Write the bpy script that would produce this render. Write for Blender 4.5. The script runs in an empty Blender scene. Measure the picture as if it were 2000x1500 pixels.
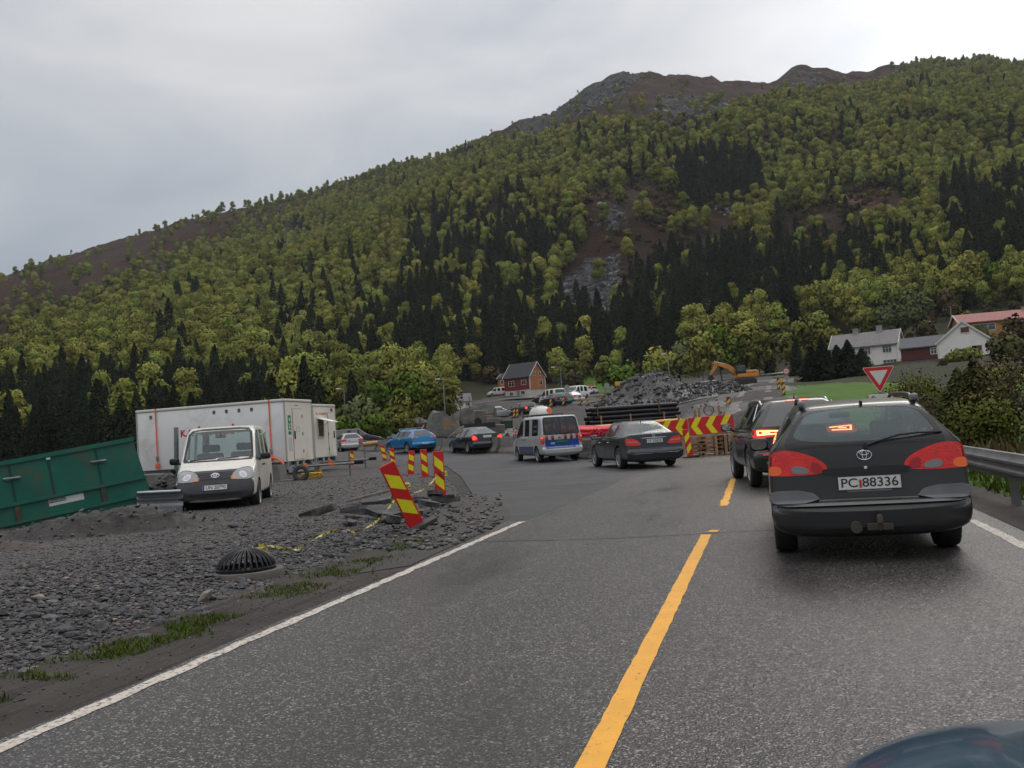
import bpy, bmesh, math, random
import numpy as np
from math import sin, cos, tan, pi, radians, hypot, atan2
from mathutils import Vector, Matrix
from mathutils.bvhtree import BVHTree

SC = bpy.context.scene
COL = SC.collection
RNG = np.random.default_rng(7)
random.seed(7)

# ------------------------------------------------------------------ camera
FPX, CAM_H = 1800.0, 1.30
YAW, PITCH, ROLL = radians(15.2), radians(3.05), radians(3.9)
F0 = np.array([-sin(YAW), cos(YAW), 0.0]); R0 = np.array([cos(YAW), sin(YAW), 0.0]); UP = np.array([0, 0, 1.0])
CF = F0*cos(PITCH) + UP*sin(PITCH); U0 = UP*cos(PITCH) - F0*sin(PITCH)
CR = R0*cos(ROLL) - U0*sin(ROLL); CU = U0*cos(ROLL) + R0*sin(ROLL)
CC = np.array([0, 0, CAM_H])
cam = bpy.data.objects.new('camera', bpy.data.cameras.new('camera')); COL.objects.link(cam)
cam.matrix_world = Matrix(((CR[0], CU[0], -CF[0], 0), (CR[1], CU[1], -CF[1], 0), (CR[2], CU[2], -CF[2], CAM_H), (0, 0, 0, 1)))
cam.data.sensor_width = 36.0; cam.data.lens = FPX/2000*36.0
cam.data.clip_start = 0.1; cam.data.clip_end = 6000
SC.camera = cam

def ray(px, py): return CF + CR*(px-1000)/FPX + CU*(750-py)/FPX
def G(px, py, z=0.0):
    d = ray(px, py); t = (z-CAM_H)/d[2]; return CC + d*t
def P(px, py, dist):
    d = ray(px, py); return CC + d*dist/hypot(d[0], d[1])
def proj(p):
    q = np.asarray(p, float) - CC; z = q@CF; z = np.where(z < .1, .1, z)
    return 1000+FPX*(q@CR)/z, 750-FPX*(q@CU)/z
def azim(px, py):
    d = ray(px, py); return atan2(-d[0], d[1])            # angle to the left of the road axis

# ------------------------------------------------------------------ world: overcast sky
SUN_AZ = azim(1940, 60); SUN_EL = radians(38)
SUN_DIR = Vector((-sin(SUN_AZ)*cos(SUN_EL), cos(SUN_AZ)*cos(SUN_EL), sin(SUN_EL)))
GLOW = Vector(ray(1960, 20)).normalized()
W = bpy.data.worlds.new('World'); SC.world = W; W.use_nodes = True
nt = W.node_tree; nt.nodes.clear(); N = nt.nodes.new; L = nt.links.new
out = N('ShaderNodeOutputWorld'); sky = N('ShaderNodeTexSky'); sky.sky_type = 'NISHITA'; sky.sun_disc = False
sky.sun_elevation = SUN_EL; sky.sun_rotation = -SUN_AZ
bg1 = N('ShaderNodeBackground'); bg1.inputs['Strength'].default_value = 0.08; L(sky.outputs[0], bg1.inputs[0])
tc = N('ShaderNodeTexCoord'); sep = N('ShaderNodeSeparateXYZ'); L(tc.outputs['Generated'], sep.inputs[0])
def wmath(op, a, b=None):
    n = N('ShaderNodeMath'); n.operation = op
    for i, v in enumerate((a, b)):
        if v is None: continue
        if isinstance(v, (int, float)): n.inputs[i].default_value = v
        else: L(v, n.inputs[i])
    return n.outputs[0]
el = wmath('MAXIMUM', sep.outputs[2], 0.0)
mp = N('ShaderNodeMapping'); mp.inputs['Scale'].default_value = (1.1, 1.1, 3.2); mp.inputs['Location'].default_value = (3.7, .4, .3); L(tc.outputs['Generated'], mp.inputs[0])
nz = N('ShaderNodeTexNoise'); nz.inputs['Scale'].default_value = 2.3; nz.inputs['Detail'].default_value = 7; nz.inputs['Roughness'].default_value = .5; nz.inputs['Distortion'].default_value = .6
L(mp.outputs[0], nz.inputs['Vector'])
cr = N('ShaderNodeValToRGB'); e = cr.color_ramp.elements
e[0].position = .25; e[0].color = (.38, .44, .525, 1); e[1].position = .72; e[1].color = (.68, .71, .75, 1)
L(nz.outputs[0], cr.inputs[0])
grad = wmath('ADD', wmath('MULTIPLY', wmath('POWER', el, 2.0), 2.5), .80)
dot = N('ShaderNodeVectorMath'); dot.operation = 'DOT_PRODUCT'; L(tc.outputs['Generated'], dot.inputs[0]); dot.inputs[1].default_value = GLOW
glow = wmath('MULTIPLY', wmath('POWER', wmath('MAXIMUM', dot.outputs['Value'], 0.0), 48.0), .95)
gl2 = wmath('MULTIPLY', wmath('POWER', wmath('MAXIMUM', dot.outputs['Value'], 0.0), 5.0), .10)
tot = wmath('ADD', grad, wmath('ADD', glow, gl2))
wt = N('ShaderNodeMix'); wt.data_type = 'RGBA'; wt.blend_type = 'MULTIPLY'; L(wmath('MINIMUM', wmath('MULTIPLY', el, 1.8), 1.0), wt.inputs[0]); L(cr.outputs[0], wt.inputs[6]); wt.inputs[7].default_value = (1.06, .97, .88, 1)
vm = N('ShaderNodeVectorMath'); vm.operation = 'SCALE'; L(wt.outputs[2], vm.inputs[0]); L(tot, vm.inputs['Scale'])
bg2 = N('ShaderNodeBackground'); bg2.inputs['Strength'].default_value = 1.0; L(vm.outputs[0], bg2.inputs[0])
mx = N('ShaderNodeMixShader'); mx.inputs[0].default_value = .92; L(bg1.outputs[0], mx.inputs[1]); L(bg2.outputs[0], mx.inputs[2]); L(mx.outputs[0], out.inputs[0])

sl = bpy.data.lights.new('sun', 'SUN'); sl.energy = .7; sl.angle = radians(25); sl.color = (1, .95, .87)
so = bpy.data.objects.new('sun', sl); COL.objects.link(so); so.rotation_euler = SUN_DIR.to_track_quat('Z', 'Y').to_euler()
SC.view_settings.view_transform = 'Standard'; SC.view_settings.look = 'None'; SC.view_settings.exposure = 0.0; SC.view_settings.gamma = 1.0
SC.render.engine = 'CYCLES'; SC.cycles.use_denoising = True; SC.cycles.max_bounces = 6; SC.cycles.transparent_max_bounces = 16

# ------------------------------------------------------------------ materials
MATS = {}
def pm(name, base, rough=.5, metal=0.0, var=0.0, vscale=3.0, bump=0.0, bscale=40.0, coat=0.0, emit=None, es=1.0, dirt=None, dscale=2.0, damt=.5, spec=.5, rand=0.0, tint=False):
    if name in MATS: return MATS[name]
    m = bpy.data.materials.new(name); MATS[name] = m; m.use_nodes = True
    t = m.node_tree; b = t.nodes['Principled BSDF']
    b.inputs['Base Color'].default_value = (*base, 1); b.inputs['Roughness'].default_value = rough; b.inputs['Metallic'].default_value = metal
    b.inputs['Specular IOR Level'].default_value = spec
    if coat: b.inputs['Coat Weight'].default_value = coat; b.inputs['Coat Roughness'].default_value = .06
    if emit: b.inputs['Emission Color'].default_value = (*emit, 1); b.inputs['Emission Strength'].default_value = es
    tcn = t.nodes.new('ShaderNodeTexCoord'); col = None
    def rgb(c):
        n = t.nodes.new('ShaderNodeRGB'); n.outputs[0].default_value = (*c, 1); return n.outputs[0]
    if var or dirt or rand or tint: col = rgb(base)
    def mul(c, fac):
        v = t.nodes.new('ShaderNodeVectorMath'); v.operation = 'SCALE'; t.links.new(c, v.inputs[0]); t.links.new(fac, v.inputs['Scale']); return v.outputs[0]
    if var:
        n = t.nodes.new('ShaderNodeTexNoise'); n.inputs['Scale'].default_value = vscale; n.inputs['Detail'].default_value = 6
        t.links.new(tcn.outputs['Object'], n.inputs['Vector'])
        r = t.nodes.new('ShaderNodeMapRange'); r.inputs[1].default_value = .3; r.inputs[2].default_value = .7; r.inputs[3].default_value = 1-var; r.inputs[4].default_value = 1+var
        t.links.new(n.outputs[0], r.inputs[0]); col = mul(col, r.outputs[0])
    if tint:
        a = t.nodes.new('ShaderNodeAttribute'); a.attribute_name = 'tint'; col = mul(col, a.outputs['Fac'])
    if rand:
        o = t.nodes.new('ShaderNodeObjectInfo'); r = t.nodes.new('ShaderNodeMapRange'); r.inputs[3].default_value = 1-rand; r.inputs[4].default_value = 1+rand
        t.links.new(o.outputs['Random'], r.inputs[0]); col = mul(col, r.outputs[0])
        hs = t.nodes.new('ShaderNodeHueSaturation'); r2 = t.nodes.new('ShaderNodeMapRange'); r2.inputs[3].default_value = .5-rand*.09; r2.inputs[4].default_value = .5+rand*.05
        q = t.nodes.new('ShaderNodeMath'); q.operation = 'FRACT'; q2 = t.nodes.new('ShaderNodeMath'); q2.operation = 'MULTIPLY'; q2.inputs[1].default_value = 17.3
        t.links.new(o.outputs['Random'], q2.inputs[0]); t.links.new(q2.outputs[0], q.inputs[0]); t.links.new(q.outputs[0], r2.inputs[0])
        t.links.new(r2.outputs[0], hs.inputs['Hue']); t.links.new(col, hs.inputs['Color']); col = hs.outputs[0]
    if dirt:
        n = t.nodes.new('ShaderNodeTexNoise'); n.inputs['Scale'].default_value = dscale; n.inputs['Detail'].default_value = 8; n.inputs['Roughness'].default_value = .65
        t.links.new(tcn.outputs['Object'], n.inputs['Vector'])
        r = t.nodes.new('ShaderNodeMapRange'); r.inputs[1].default_value = .52; r.inputs[2].default_value = .68; r.inputs[4].default_value = damt; t.links.new(n.outputs[0], r.inputs[0])
        k = t.nodes.new('ShaderNodeMix'); k.data_type = 'RGBA'; t.links.new(r.outputs[0], k.inputs[0]); t.links.new(col, k.inputs[6]); k.inputs[7].default_value = (*dirt, 1); col = k.outputs[2]
    if col is not None: t.links.new(col, b.inputs['Base Color'])
    if bump:
        n = t.nodes.new('ShaderNodeTexNoise'); n.inputs['Scale'].default_value = bscale; n.inputs['Detail'].default_value = 6
        t.links.new(tcn.outputs['Object'], n.inputs['Vector']); u = t.nodes.new('ShaderNodeBump'); u.inputs['Strength'].default_value = bump; u.inputs['Distance'].default_value = .02
        t.links.new(n.outputs[0], u.inputs['Height']); t.links.new(u.outputs[0], b.inputs['Normal'])
    return m

def glass_mat(name, tint, rough=.02, dust_glare=.06, ior=1.5):
    if name in MATS: return MATS[name]
    m = bpy.data.materials.new(name); MATS[name] = m; m.use_nodes = True; t = m.node_tree; t.nodes.clear()
    o = t.nodes.new('ShaderNodeOutputMaterial'); a = t.nodes.new('ShaderNodeBsdfTransparent'); a.inputs[0].default_value = (*tint, 1)
    g = t.nodes.new('ShaderNodeBsdfGlossy'); g.inputs['Roughness'].default_value = rough; g.inputs[0].default_value = (.9, .95, .97, 1)
    f = t.nodes.new('ShaderNodeFresnel'); f.inputs[0].default_value = ior; x = t.nodes.new('ShaderNodeMixShader'); gm = t.nodes.new('ShaderNodeNewGeometry'); q = t.nodes.new('ShaderNodeMath'); q.operation = 'SUBTRACT'; q.inputs[0].default_value = 1; q.use_clamp = True; t.links.new(gm.outputs['Backfacing'], q.inputs[1])
    k = t.nodes.new('ShaderNodeMath'); k.operation = 'MULTIPLY'; t.links.new(f.outputs[0], k.inputs[0]); t.links.new(q.outputs[0], k.inputs[1])
    df = t.nodes.new('ShaderNodeBsdfDiffuse'); df.inputs[0].default_value = (.28, .33, .345, 1); y = t.nodes.new('ShaderNodeMixShader'); y.inputs[0].default_value = dust_glare; t.links.new(a.outputs[0], y.inputs[1]); t.links.new(df.outputs[0], y.inputs[2])  # pale bluish layer on the pane: dust plus sky reflection painted as colour
    t.links.new(k.outputs[0], x.inputs[0]); t.links.new(y.outputs[0], x.inputs[1]); t.links.new(g.outputs[0], x.inputs[2]); t.links.new(x.outputs[0], o.inputs[0])
    return m

# ------------------------------------------------------------------ object helpers
def tag(o, label=None, cat=None, group=None, kind=None):
    if label: o['label'] = label
    if cat: o['category'] = cat
    if group: o['group'] = group
    if kind: o['kind'] = kind
    return o
def empty(name, loc=(0, 0, 0), rz=0.0, label=None, cat=None, group=None, rot=None, scale=None):
    o = bpy.data.objects.new(name, None); COL.objects.link(o); o.empty_display_size = .2
    o.location = loc; o.rotation_euler = rot if rot is not None else (0, 0, rz)
    if scale: o.scale = scale
    return tag(o, label, cat, group)
def copy_tree(o, parent=None):
    c = o.copy(); COL.objects.link(c); c.parent = parent
    for ch in o.children: copy_tree(ch, c)
    return c
def mesh_obj(name, verts, faces, mats, parent=None, mi=None, smooth=False):
    me = bpy.data.meshes.new(name); me.from_pydata([tuple(v) for v in verts], [], [tuple(f) for f in faces])
    for m in (mats if isinstance(mats, (list, tuple)) else [mats]): me.materials.append(m)
    if mi is not None and len(mi): me.polygons.foreach_set('material_index', np.asarray(mi, np.int32))
    if smooth: me.polygons.foreach_set('use_smooth', np.ones(len(me.polygons), bool))
    me.update(); o = bpy.data.objects.new(name, me); COL.objects.link(o); o.parent = parent
    return o
class MB:
    """collects shapes into ONE mesh"""
    def __init__(s): s.v = []; s.f = []; s.m = []
    def add(s, vs, fs, mi=0):
        b = len(s.v); s.v += [tuple(v) for v in vs]; s.f += [tuple(i+b for i in f) for f in fs]; s.m += [mi]*len(fs); return s
    def box(s, x0, x1, y0, y1, z0, z1, mi=0, M=None):
        vs = [Vector((x, y, z)) for z in (z0, z1) for y in (y0, y1) for x in (x0, x1)]
        if M is not None: vs = [M @ v for v in vs]
        return s.add(vs, [(0, 2, 3, 1), (4, 5, 7, 6), (0, 1, 5, 4), (2, 6, 7, 3), (0, 4, 6, 2), (1, 3, 7, 5)], mi)
    def bbox(s, x0, x1, y0, y1, z0, z1, b=.02, mi=0, M=None):
        bm = bmesh.new(); bmesh.ops.create_cube(bm, size=1)
        for v in bm.verts: v.co = Vector((x0+(v.co.x+.5)*(x1-x0), y0+(v.co.y+.5)*(y1-y0), z0+(v.co.z+.5)*(z1-z0)))
        bmesh.ops.bevel(bm, geom=bm.edges[:], offset=b, segments=2, affect='EDGES', profile=.5)
        if M is not None: bmesh.ops.transform(bm, matrix=M, verts=bm.verts)
        bm.verts.index_update(); s.add([v.co[:] for v in bm.verts], [[v.index for v in f.verts] for f in bm.faces], mi); bm.free(); return s
    def tube(s, pts, r, n=8, mi=0, cap=True):
        pts = [Vector(p) for p in pts]; rs = r if isinstance(r, (list, tuple)) else [r]*len(pts)
        vs = []; fs = []; prev = None
        for i, p in enumerate(pts):
            d = (pts[min(i+1, len(pts)-1)]-pts[max(i-1, 0)]); d = d.normalized() if d.length > 1e-9 else Vector((0, 0, 1))
            a = prev - d*prev.dot(d) if prev is not None else d.orthogonal()
            if a.length < 1e-6: a = d.orthogonal()
            a.normalize(); prev = a; b = d.cross(a)
            for k in range(n):
                q = 2*pi*k/n; vs.append(p+(a*cos(q)+b*sin(q))*rs[i])
        for i in range(len(pts)-1):
            for k in range(n): fs.append((i*n+k, i*n+(k+1) % n, (i+1)*n+(k+1) % n, (i+1)*n+k))
        if cap: fs.append(tuple(range(n))[::-1]); fs.append(tuple(range((len(pts)-1)*n, len(pts)*n)))
        return s.add(vs, fs, mi)
    def lathe(s, prof, n=24, mi=0, M=None, cap=False):
        vs = [Vector((r*cos(2*pi*k/n), r*sin(2*pi*k/n), z)) for r, z in prof for k in range(n)]
        if M is not None: vs = [M @ v for v in vs]
        fs = [(i*n+k, i*n+(k+1) % n, (i+1)*n+(k+1) % n, (i+1)*n+k) for i in range(len(prof)-1) for k in range(n)]
        if cap: fs.append(tuple(range(n))[::-1]); fs.append(tuple(range((len(prof)-1)*n, len(prof)*n)))
        return s.add(vs, fs, mi)
    def prism(s, poly, d0, d1, M=None, mi=0):
        """poly in (a,b); extruded along third axis from d0 to d1; M maps (a,b,d)"""
        n = len(poly); vs = [Vector((a, b, d)) for d in (d0, d1) for a, b in poly]
        if M is not None: vs = [M @ v for v in vs]
        fs = [tuple(range(n))[::-1], tuple(range(n, 2*n))]+[(k, (k+1) % n, n+(k+1) % n, n+k) for k in range(n)]
        return s.add(vs, fs, mi)
    def build(s, name, mats, parent=None, smooth=False, angle=None):
        o = mesh_obj(name, s.v, s.f, mats, parent, s.m, smooth)
        if angle:
            o.data.polygons.foreach_set('use_smooth', np.ones(len(o.data.polygons), bool)); o.data.set_sharp_from_angle(angle=radians(angle))
        return o
def text_obj(name, s, size, mat, parent, M, ext=.003, align='CENTER', bold=0.0, width=None):
    cu = bpy.data.curves.new(name, 'FONT'); cu.body = s; cu.size = size; cu.extrude = ext; cu.align_x = align; cu.align_y = 'CENTER'; cu.offset = bold
    o = bpy.data.objects.new(name, cu); COL.objects.link(o); bpy.context.view_layer.update()
    me = bpy.data.meshes.new_from_object(o.evaluated_get(bpy.context.evaluated_depsgraph_get())); bpy.data.objects.remove(o)
    if width:
        xs = [v.co.x for v in me.vertices]; k = width/max(1e-6, max(xs)-min(xs))
        for v in me.vertices: v.co.x *= k
    me.transform(M); me.materials.clear(); me.materials.append(mat)
    o = bpy.data.objects.new(name, me); COL.objects.link(o); o.parent = parent; return o
def frame(o, a, b, c=None):
    a = Vector(a).normalized(); b = Vector(b).normalized(); c = Vector(c) if c else a.cross(b)
    return Matrix(((a[0], b[0], c[0], o[0]), (a[1], b[1], c[1], o[1]), (a[2], b[2], c[2], o[2]), (0, 0, 0, 1)))
def chaikin(p, it=2):
    for _ in range(it):
        q = []
        for i in range(len(p)):
            a, b = np.array(p[i]), np.array(p[(i+1) % len(p)]); q += [tuple(a*.75+b*.25), tuple(a*.25+b*.75)]
        p = q
    return p

# ------------------------------------------------------------------ noise + height field
def _hash(i, j, s): 
    h = (i*374761393 + j*668265263 + s*1274126177) & 0xffffffff
    h = ((h ^ (h >> 13))*1274126177) & 0xffffffff
    return ((h ^ (h >> 16)) & 0xffff)/65535.0
def vnoise(x, y, s=0):
    x = np.asarray(x, float); y = np.asarray(y, float); i = np.floor(x).astype(np.int64); j = np.floor(y).astype(np.int64); u = x-i; v = y-j
    u = u*u*(3-2*u); v = v*v*(3-2*v)
    return (_hash(i, j, s)*(1-u)+_hash(i+1, j, s)*u)*(1-v)+(_hash(i, j+1, s)*(1-u)+_hash(i+1, j+1, s)*u)*v
def fbm(x, y, s=0, o=5):
    t = 0; a = .5
    for k in range(o): t = t+a*vnoise(np.asarray(x)*2**k, np.asarray(y)*2**k, s+k*7); a *= .5
    return t/(1-.5**o)
T_PX = [-600, 0, 400, 700, 850, 1000, 1100, 1250, 1400, 1500, 1600, 1700, 1850, 2000, 2600]
T_D = [0, 40, 56, 70, 105, 150, 200, 260]
T_Z = [[0, 0, 0, 0, 0, 0, 6, 20], [0, 0, 0, 0, 0, 2, 9, 24], [0, 0, .0, .1, .3, 3, 10, 24], [0, 0, .4, .7, 1.4, 4, 10, 24], [0, 0, .45, .9, 2.2, 5, 10, 26],
       [0, 0, .5, 1.5, 3.1, 6.3, 9.5, 24], [0, 0, .7, 1.8, 4., 6.2, 8.6, 24], [0, 0, 1.1, 1.8, 3.2, 5.2, 9, 25], [0, 0, 1.2, 2.2, 4.6, 7, 10, 28], [0, 0, 1., 2.5, 4.7, 7.2, 10, 28],
       [0, 0, .8, 2.4, 4.3, 7, 11, 28], [0, 0, .6, 2.1, 4.5, 7.3, 11, 27], [0, 0, 1.0, 2.3, 4.8, 7.5, 13.0, 28], [0, 0, 1.2, 2.6, 5.1, 8.4, 13.9, 29], [0, 0, 1.2, 2.6, 5.1, 8.4, 14, 29]]
RIDGE = [(-900, 760), (-400, 640), (0, 553), (100, 520), (200, 490), (300, 462), (370, 437), (430, 425), (540, 408), (600, 390), (700, 352), (760, 330), (820, 320), (900, 300), (985, 264), (1010, 245), (1075, 232), (1110, 205),
         (1140, 180), (1175, 160), (1215, 142), (1260, 145), (1310, 156), (1380, 161), (1450, 169), (1500, 173), (1520, 166), (1545, 144), (1570, 139), (1640, 149), (1700, 153), (1730, 139), (1780, 137), (1850, 137), (1920, 130), (2000, 140), (2300, 170), (2900, 330)]
RD = [(-900, 1000), (0, 1000), (400, 950), (700, 900), (1000, 800), (1215, 830), (1500, 900), (2000, 920), (2900, 920)]
def _az(px): 
    return azim(px, 846-.068*(px-1000))
TA = np.array([_az(p) for p in T_PX]); TZ = np.array(T_Z, float); TD = np.array(T_D, float)
RA = np.array([_az(p) for p, _ in RIDGE]); RDA = np.array([_az(p) for p, _ in RD]); RDD = np.array([d for _, d in RD], float)
def ridge_d(a): return np.interp(-a, -RDA, RDD)
_rz = []
for p, y in RIDGE:
    d = ray(p, y); _rz.append(CAM_H + d[2]/hypot(d[0], d[1])*float(ridge_d(atan2(-d[0], d[1]))))
RAZ = np.array([azim(p, y) for p, y in RIDGE]); RZ = np.array(_rz)
def H(x, y):
    x = np.asarray(x, float); y = np.asarray(y, float); a = np.arctan2(-x, y); d = np.hypot(x, y)
    fi = np.interp(-a, -TA, np.arange(len(TA))); i = np.clip(np.floor(fi).astype(int), 0, len(TA)-2); u = fi-i
    u = u*u*(3-2*u)
    gj = np.interp(d, TD, np.arange(len(TD))); j = np.clip(np.floor(gj).astype(int), 0, len(TD)-2); v = gj-j
    z = (TZ[i, j]*(1-u)+TZ[i+1, j]*u)*(1-v)+(TZ[i, j+1]*(1-u)+TZ[i+1, j+1]*u)*v
    back = np.clip((np.abs(a)-1.3)/.6, 0, 1); z = z*(1-back)
    dr = ridge_d(a); zr = np.interp(-a, -RAZ, RZ)*(1-back)+30*back; t = np.clip((d-260)/(dr-260), 0, 2.2)
    tt = np.clip(t, 0, 1); s = tt*.82+.18*tt*tt*(3-2*tt)
    n = (fbm(x/130, y/130, 3)-.5)*50*np.sin(pi*tt)**.8 + (fbm(x/28, y/28, 9)-.5)*9*np.minimum(tt*5, 1)
    z = z + (zr-z)*s*(t > 0) + n*(1-tt**6)*(t > 0) + (.5-np.abs(fbm(x/38, y/38, 21)-.5)*3+.45*(fbm(x/11, y/11, 22)-.5))*15*np.clip((t-.72)*4, 0, 1)*(t <= 1.2)*(1-.55*np.clip((t-.95)*20, 0, 1))
    z = z - np.clip(t-1, 0, 2)*(dr-260)*.45
    return z
def Hs(x, y): return float(H(np.array([x]), np.array([y]))[0])
def inpoly(x, y, poly):
    x = np.asarray(x, float); y = np.asarray(y, float); r = np.zeros(x.shape, bool); n = len(poly)
    for i in range(n):
        (x1, y1), (x2, y2) = poly[i], poly[(i+1) % n]
        if y1 == y2: continue
        c = ((y1 > y) != (y2 > y)) & (x < (x2-x1)*(y-y1)/(y2-y1)+x1); r ^= c
    return r
# ------------------------------------------------------------------ terrain + mountain
def surf_mat(name, build):
    m = bpy.data.materials.new(name); m.use_nodes = True; t = m.node_tree; b = t.nodes['Principled BSDF']
    class K: pass
    k = K(); k.t = t; k.b = b; k.tc = t.nodes.new('ShaderNodeTexCoord').outputs['Object']
    def noise(sc, det=6, rough=.6, vec=None, dist=0):
        n = t.nodes.new('ShaderNodeTexNoise'); n.inputs['Scale'].default_value = sc; n.inputs['Detail'].default_value = det; n.inputs['Roughness'].default_value = rough; n.inputs['Distortion'].default_value = dist
        t.links.new(vec or k.tc, n.inputs['Vector']); return n.outputs[0]
    def vor(sc, feat='F1', outp='Distance', vec=None):
        n = t.nodes.new('ShaderNodeTexVoronoi'); n.feature = feat; n.inputs['Scale'].default_value = sc; t.links.new(vec or k.tc, n.inputs['Vector']); return n.outputs[outp]
    def mr(v, a, b_, c=0., d=1.):
        n = t.nodes.new('ShaderNodeMapRange'); n.inputs[1].default_value = a; n.inputs[2].default_value = b_; n.inputs[3].default_value = c; n.inputs[4].default_value = d
        t.links.new(v, n.inputs[0]); return n.outputs[0]
    def mth(op, a, b_=None):
        n = t.nodes.new('ShaderNodeMath'); n.operation = op
        for i, v in enumerate((a, b_)):
            if v is None: continue
            if isinstance(v, (int, float)): n.inputs[i].default_value = v
            else: t.links.new(v, n.inputs[i])
        return n.outputs[0]
    def mix(f, a, b_):
        n = t.nodes.new('ShaderNodeMix'); n.data_type = 'RGBA'
        for i, v in ((0, f), (6, a), (7, b_)):
            if isinstance(v, tuple): n.inputs[i].default_value = (*v, 1)
            elif isinstance(v, (int, float)): n.inputs[i].default_value = v
            else: t.links.new(v, n.inputs[i])
        return n.outputs[2]
    def attr(nm):
        n = t.nodes.new('ShaderNodeAttribute'); n.attribute_name = nm; s = t.nodes.new('ShaderNodeSeparateColor'); t.links.new(n.outputs['Color'], s.inputs[0]); return s.outputs
    def bump(h, strength, dist, prev=None):
        n = t.nodes.new('ShaderNodeBump'); n.inputs['Strength'].default_value = strength; n.inputs['Distance'].default_value = dist; t.links.new(h, n.inputs['Height'])
        if prev: t.links.new(prev, n.inputs['Normal'])
        return n.outputs[0]
    def scaled(v):
        n = t.nodes.new('ShaderNodeMapping'); n.inputs['Scale'].default_value = v; t.links.new(k.tc, n.inputs[0]); return n.outputs[0]
    k.noise, k.vor, k.mr, k.mth, k.mix, k.attr, k.bump, k.scaled = noise, vor, mr, mth, mix, attr, bump, scaled
    k.set = lambda i, v: t.links.new(v, b.inputs[i])
    build(k); return m
def m_mountain(k):
    z = k.attr('zone')
    heath = k.mix(k.mr(k.noise(.05, 8), .35, .65), (.046, .020, .012), (.022, .018, .009))
    heath = k.mix(k.mr(k.noise(.25, 6), .45, .7), heath, (.075, .028, .018))
    heath = k.mix(k.mr(k.noise(.9, 4), .55, .75), heath, (.022, .026, .010))
    rock = k.mix(k.mr(k.noise(.4, 8, .7), .3, .7), (.016, .016, .017), (.085, .083, .082))
    rf = k.mr(k.mth('ADD', k.mth('MULTIPLY', z[0], 1.0), k.mth('MULTIPLY', k.mth('SUBTRACT', k.noise(.16, 9, .75), .5), 1.7)), .50, .66)
    c = k.mix(rf, heath, rock)
    st = k.vor(.62, 'F1', 'Color'); ss = k.t.nodes.new('ShaderNodeSeparateColor'); k.t.links.new(st, ss.inputs[0])
    scree = k.mix(k.mr(ss.outputs[0], 0, 1), (.012, .012, .014), (.135, .133, .14))
    c = k.mix(k.mr(k.mth('ADD', z[1], k.mth('MULTIPLY', k.mth('SUBTRACT', k.noise(.13, 9, .75), .5), 1.5)), .45, .6), c, scree)
    c = k.mix(k.mr(k.mth('ADD', z[2], k.mth('MULTIPLY', k.mth('SUBTRACT', k.noise(.2, 8, .7), .5), 1.3)), .48, .62), c, (.13, .065, .045))
    k.set('Base Color', c); k.b.inputs['Roughness'].default_value = .95; k.b.inputs['Specular IOR Level'].default_value = .15
    k.set('Normal', k.bump(k.vor(.62), .5, .8, k.bump(k.noise(.35, 9, .75), 1.0, 3.0)))
def m_terrain(k):
    z = k.attr('zone')
    under = k.mix(k.mr(k.noise(.3, 8), .35, .65), (.03, .024, .014), (.03, .04, .014))
    grass = k.mix(k.mr(k.noise(.5, 8), .35, .65), (.05, .11, .016), (.085, .16, .024))
    dirt = k.mix(k.mr(k.noise(.8, 9, .7), .3, .7), (.035, .031, .028), (.1, .094, .088))
    c = k.mix(k.mr(k.mth('ADD', z[0], k.mth('MULTIPLY', k.mth('SUBTRACT', k.noise(.5, 6), .5), .6)), .4, .6), under, grass)
    c = k.mix(k.mr(k.mth('ADD', z[1], k.mth('MULTIPLY', k.mth('SUBTRACT', k.noise(.4, 6), .5), .6)), .4, .6), c, dirt)
    k.set('Base Color', c); k.b.inputs['Roughness'].default_value = .9; k.b.inputs['Specular IOR Level'].default_value = .2
    k.set('Normal', k.bump(k.noise(3., 8, .7), .8, .25))
M_MTN = surf_mat('mountain_heath', m_mountain); M_TER = surf_mat('undergrowth_and_dirt', m_terrain)
ANG = np.radians(np.concatenate([np.arange(-178, -36, 6.), np.arange(-34, 66, .28), np.arange(66, 180, 6.)]))
def grid_mesh(name, X, Y, Z, mat, closed=True):
    n, m = X.shape; v = np.stack([X, Y, Z], -1).reshape(-1, 3); idx = np.arange(n*m).reshape(n, m)
    nx = np.roll(idx, -1, 1) if closed else idx[:, 1:]; b = idx if closed else idx[:, :-1]
    f = np.stack([b[:-1], b[1:], nx[1:], nx[:-1]], -1).reshape(-1, 4)
    me = bpy.data.meshes.new(name); me.vertices.add(len(v)); me.vertices.foreach_set('co', v.astype(np.float32).ravel())
    me.loops.add(f.size); me.loops.foreach_set('vertex_index', f.astype(np.int32).ravel()); me.polygons.add(len(f))
    me.polygons.foreach_set('loop_start', np.arange(0, f.size, 4, dtype=np.int32)); me.polygons.foreach_set('use_smooth', np.ones(len(f), bool))
    me.materials.append(mat); me.update(calc_edges=True); me.validate(); o = bpy.data.objects.new(name, me); COL.objects.link(o); return o
def set_zone(o, r, g, b):
    a = o.data.attributes.new('zone', 'FLOAT_COLOR', 'POINT'); a.data.foreach_set('color', np.stack([r, g, b, np.ones_like(r)], -1).astype(np.float32).ravel())
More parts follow.
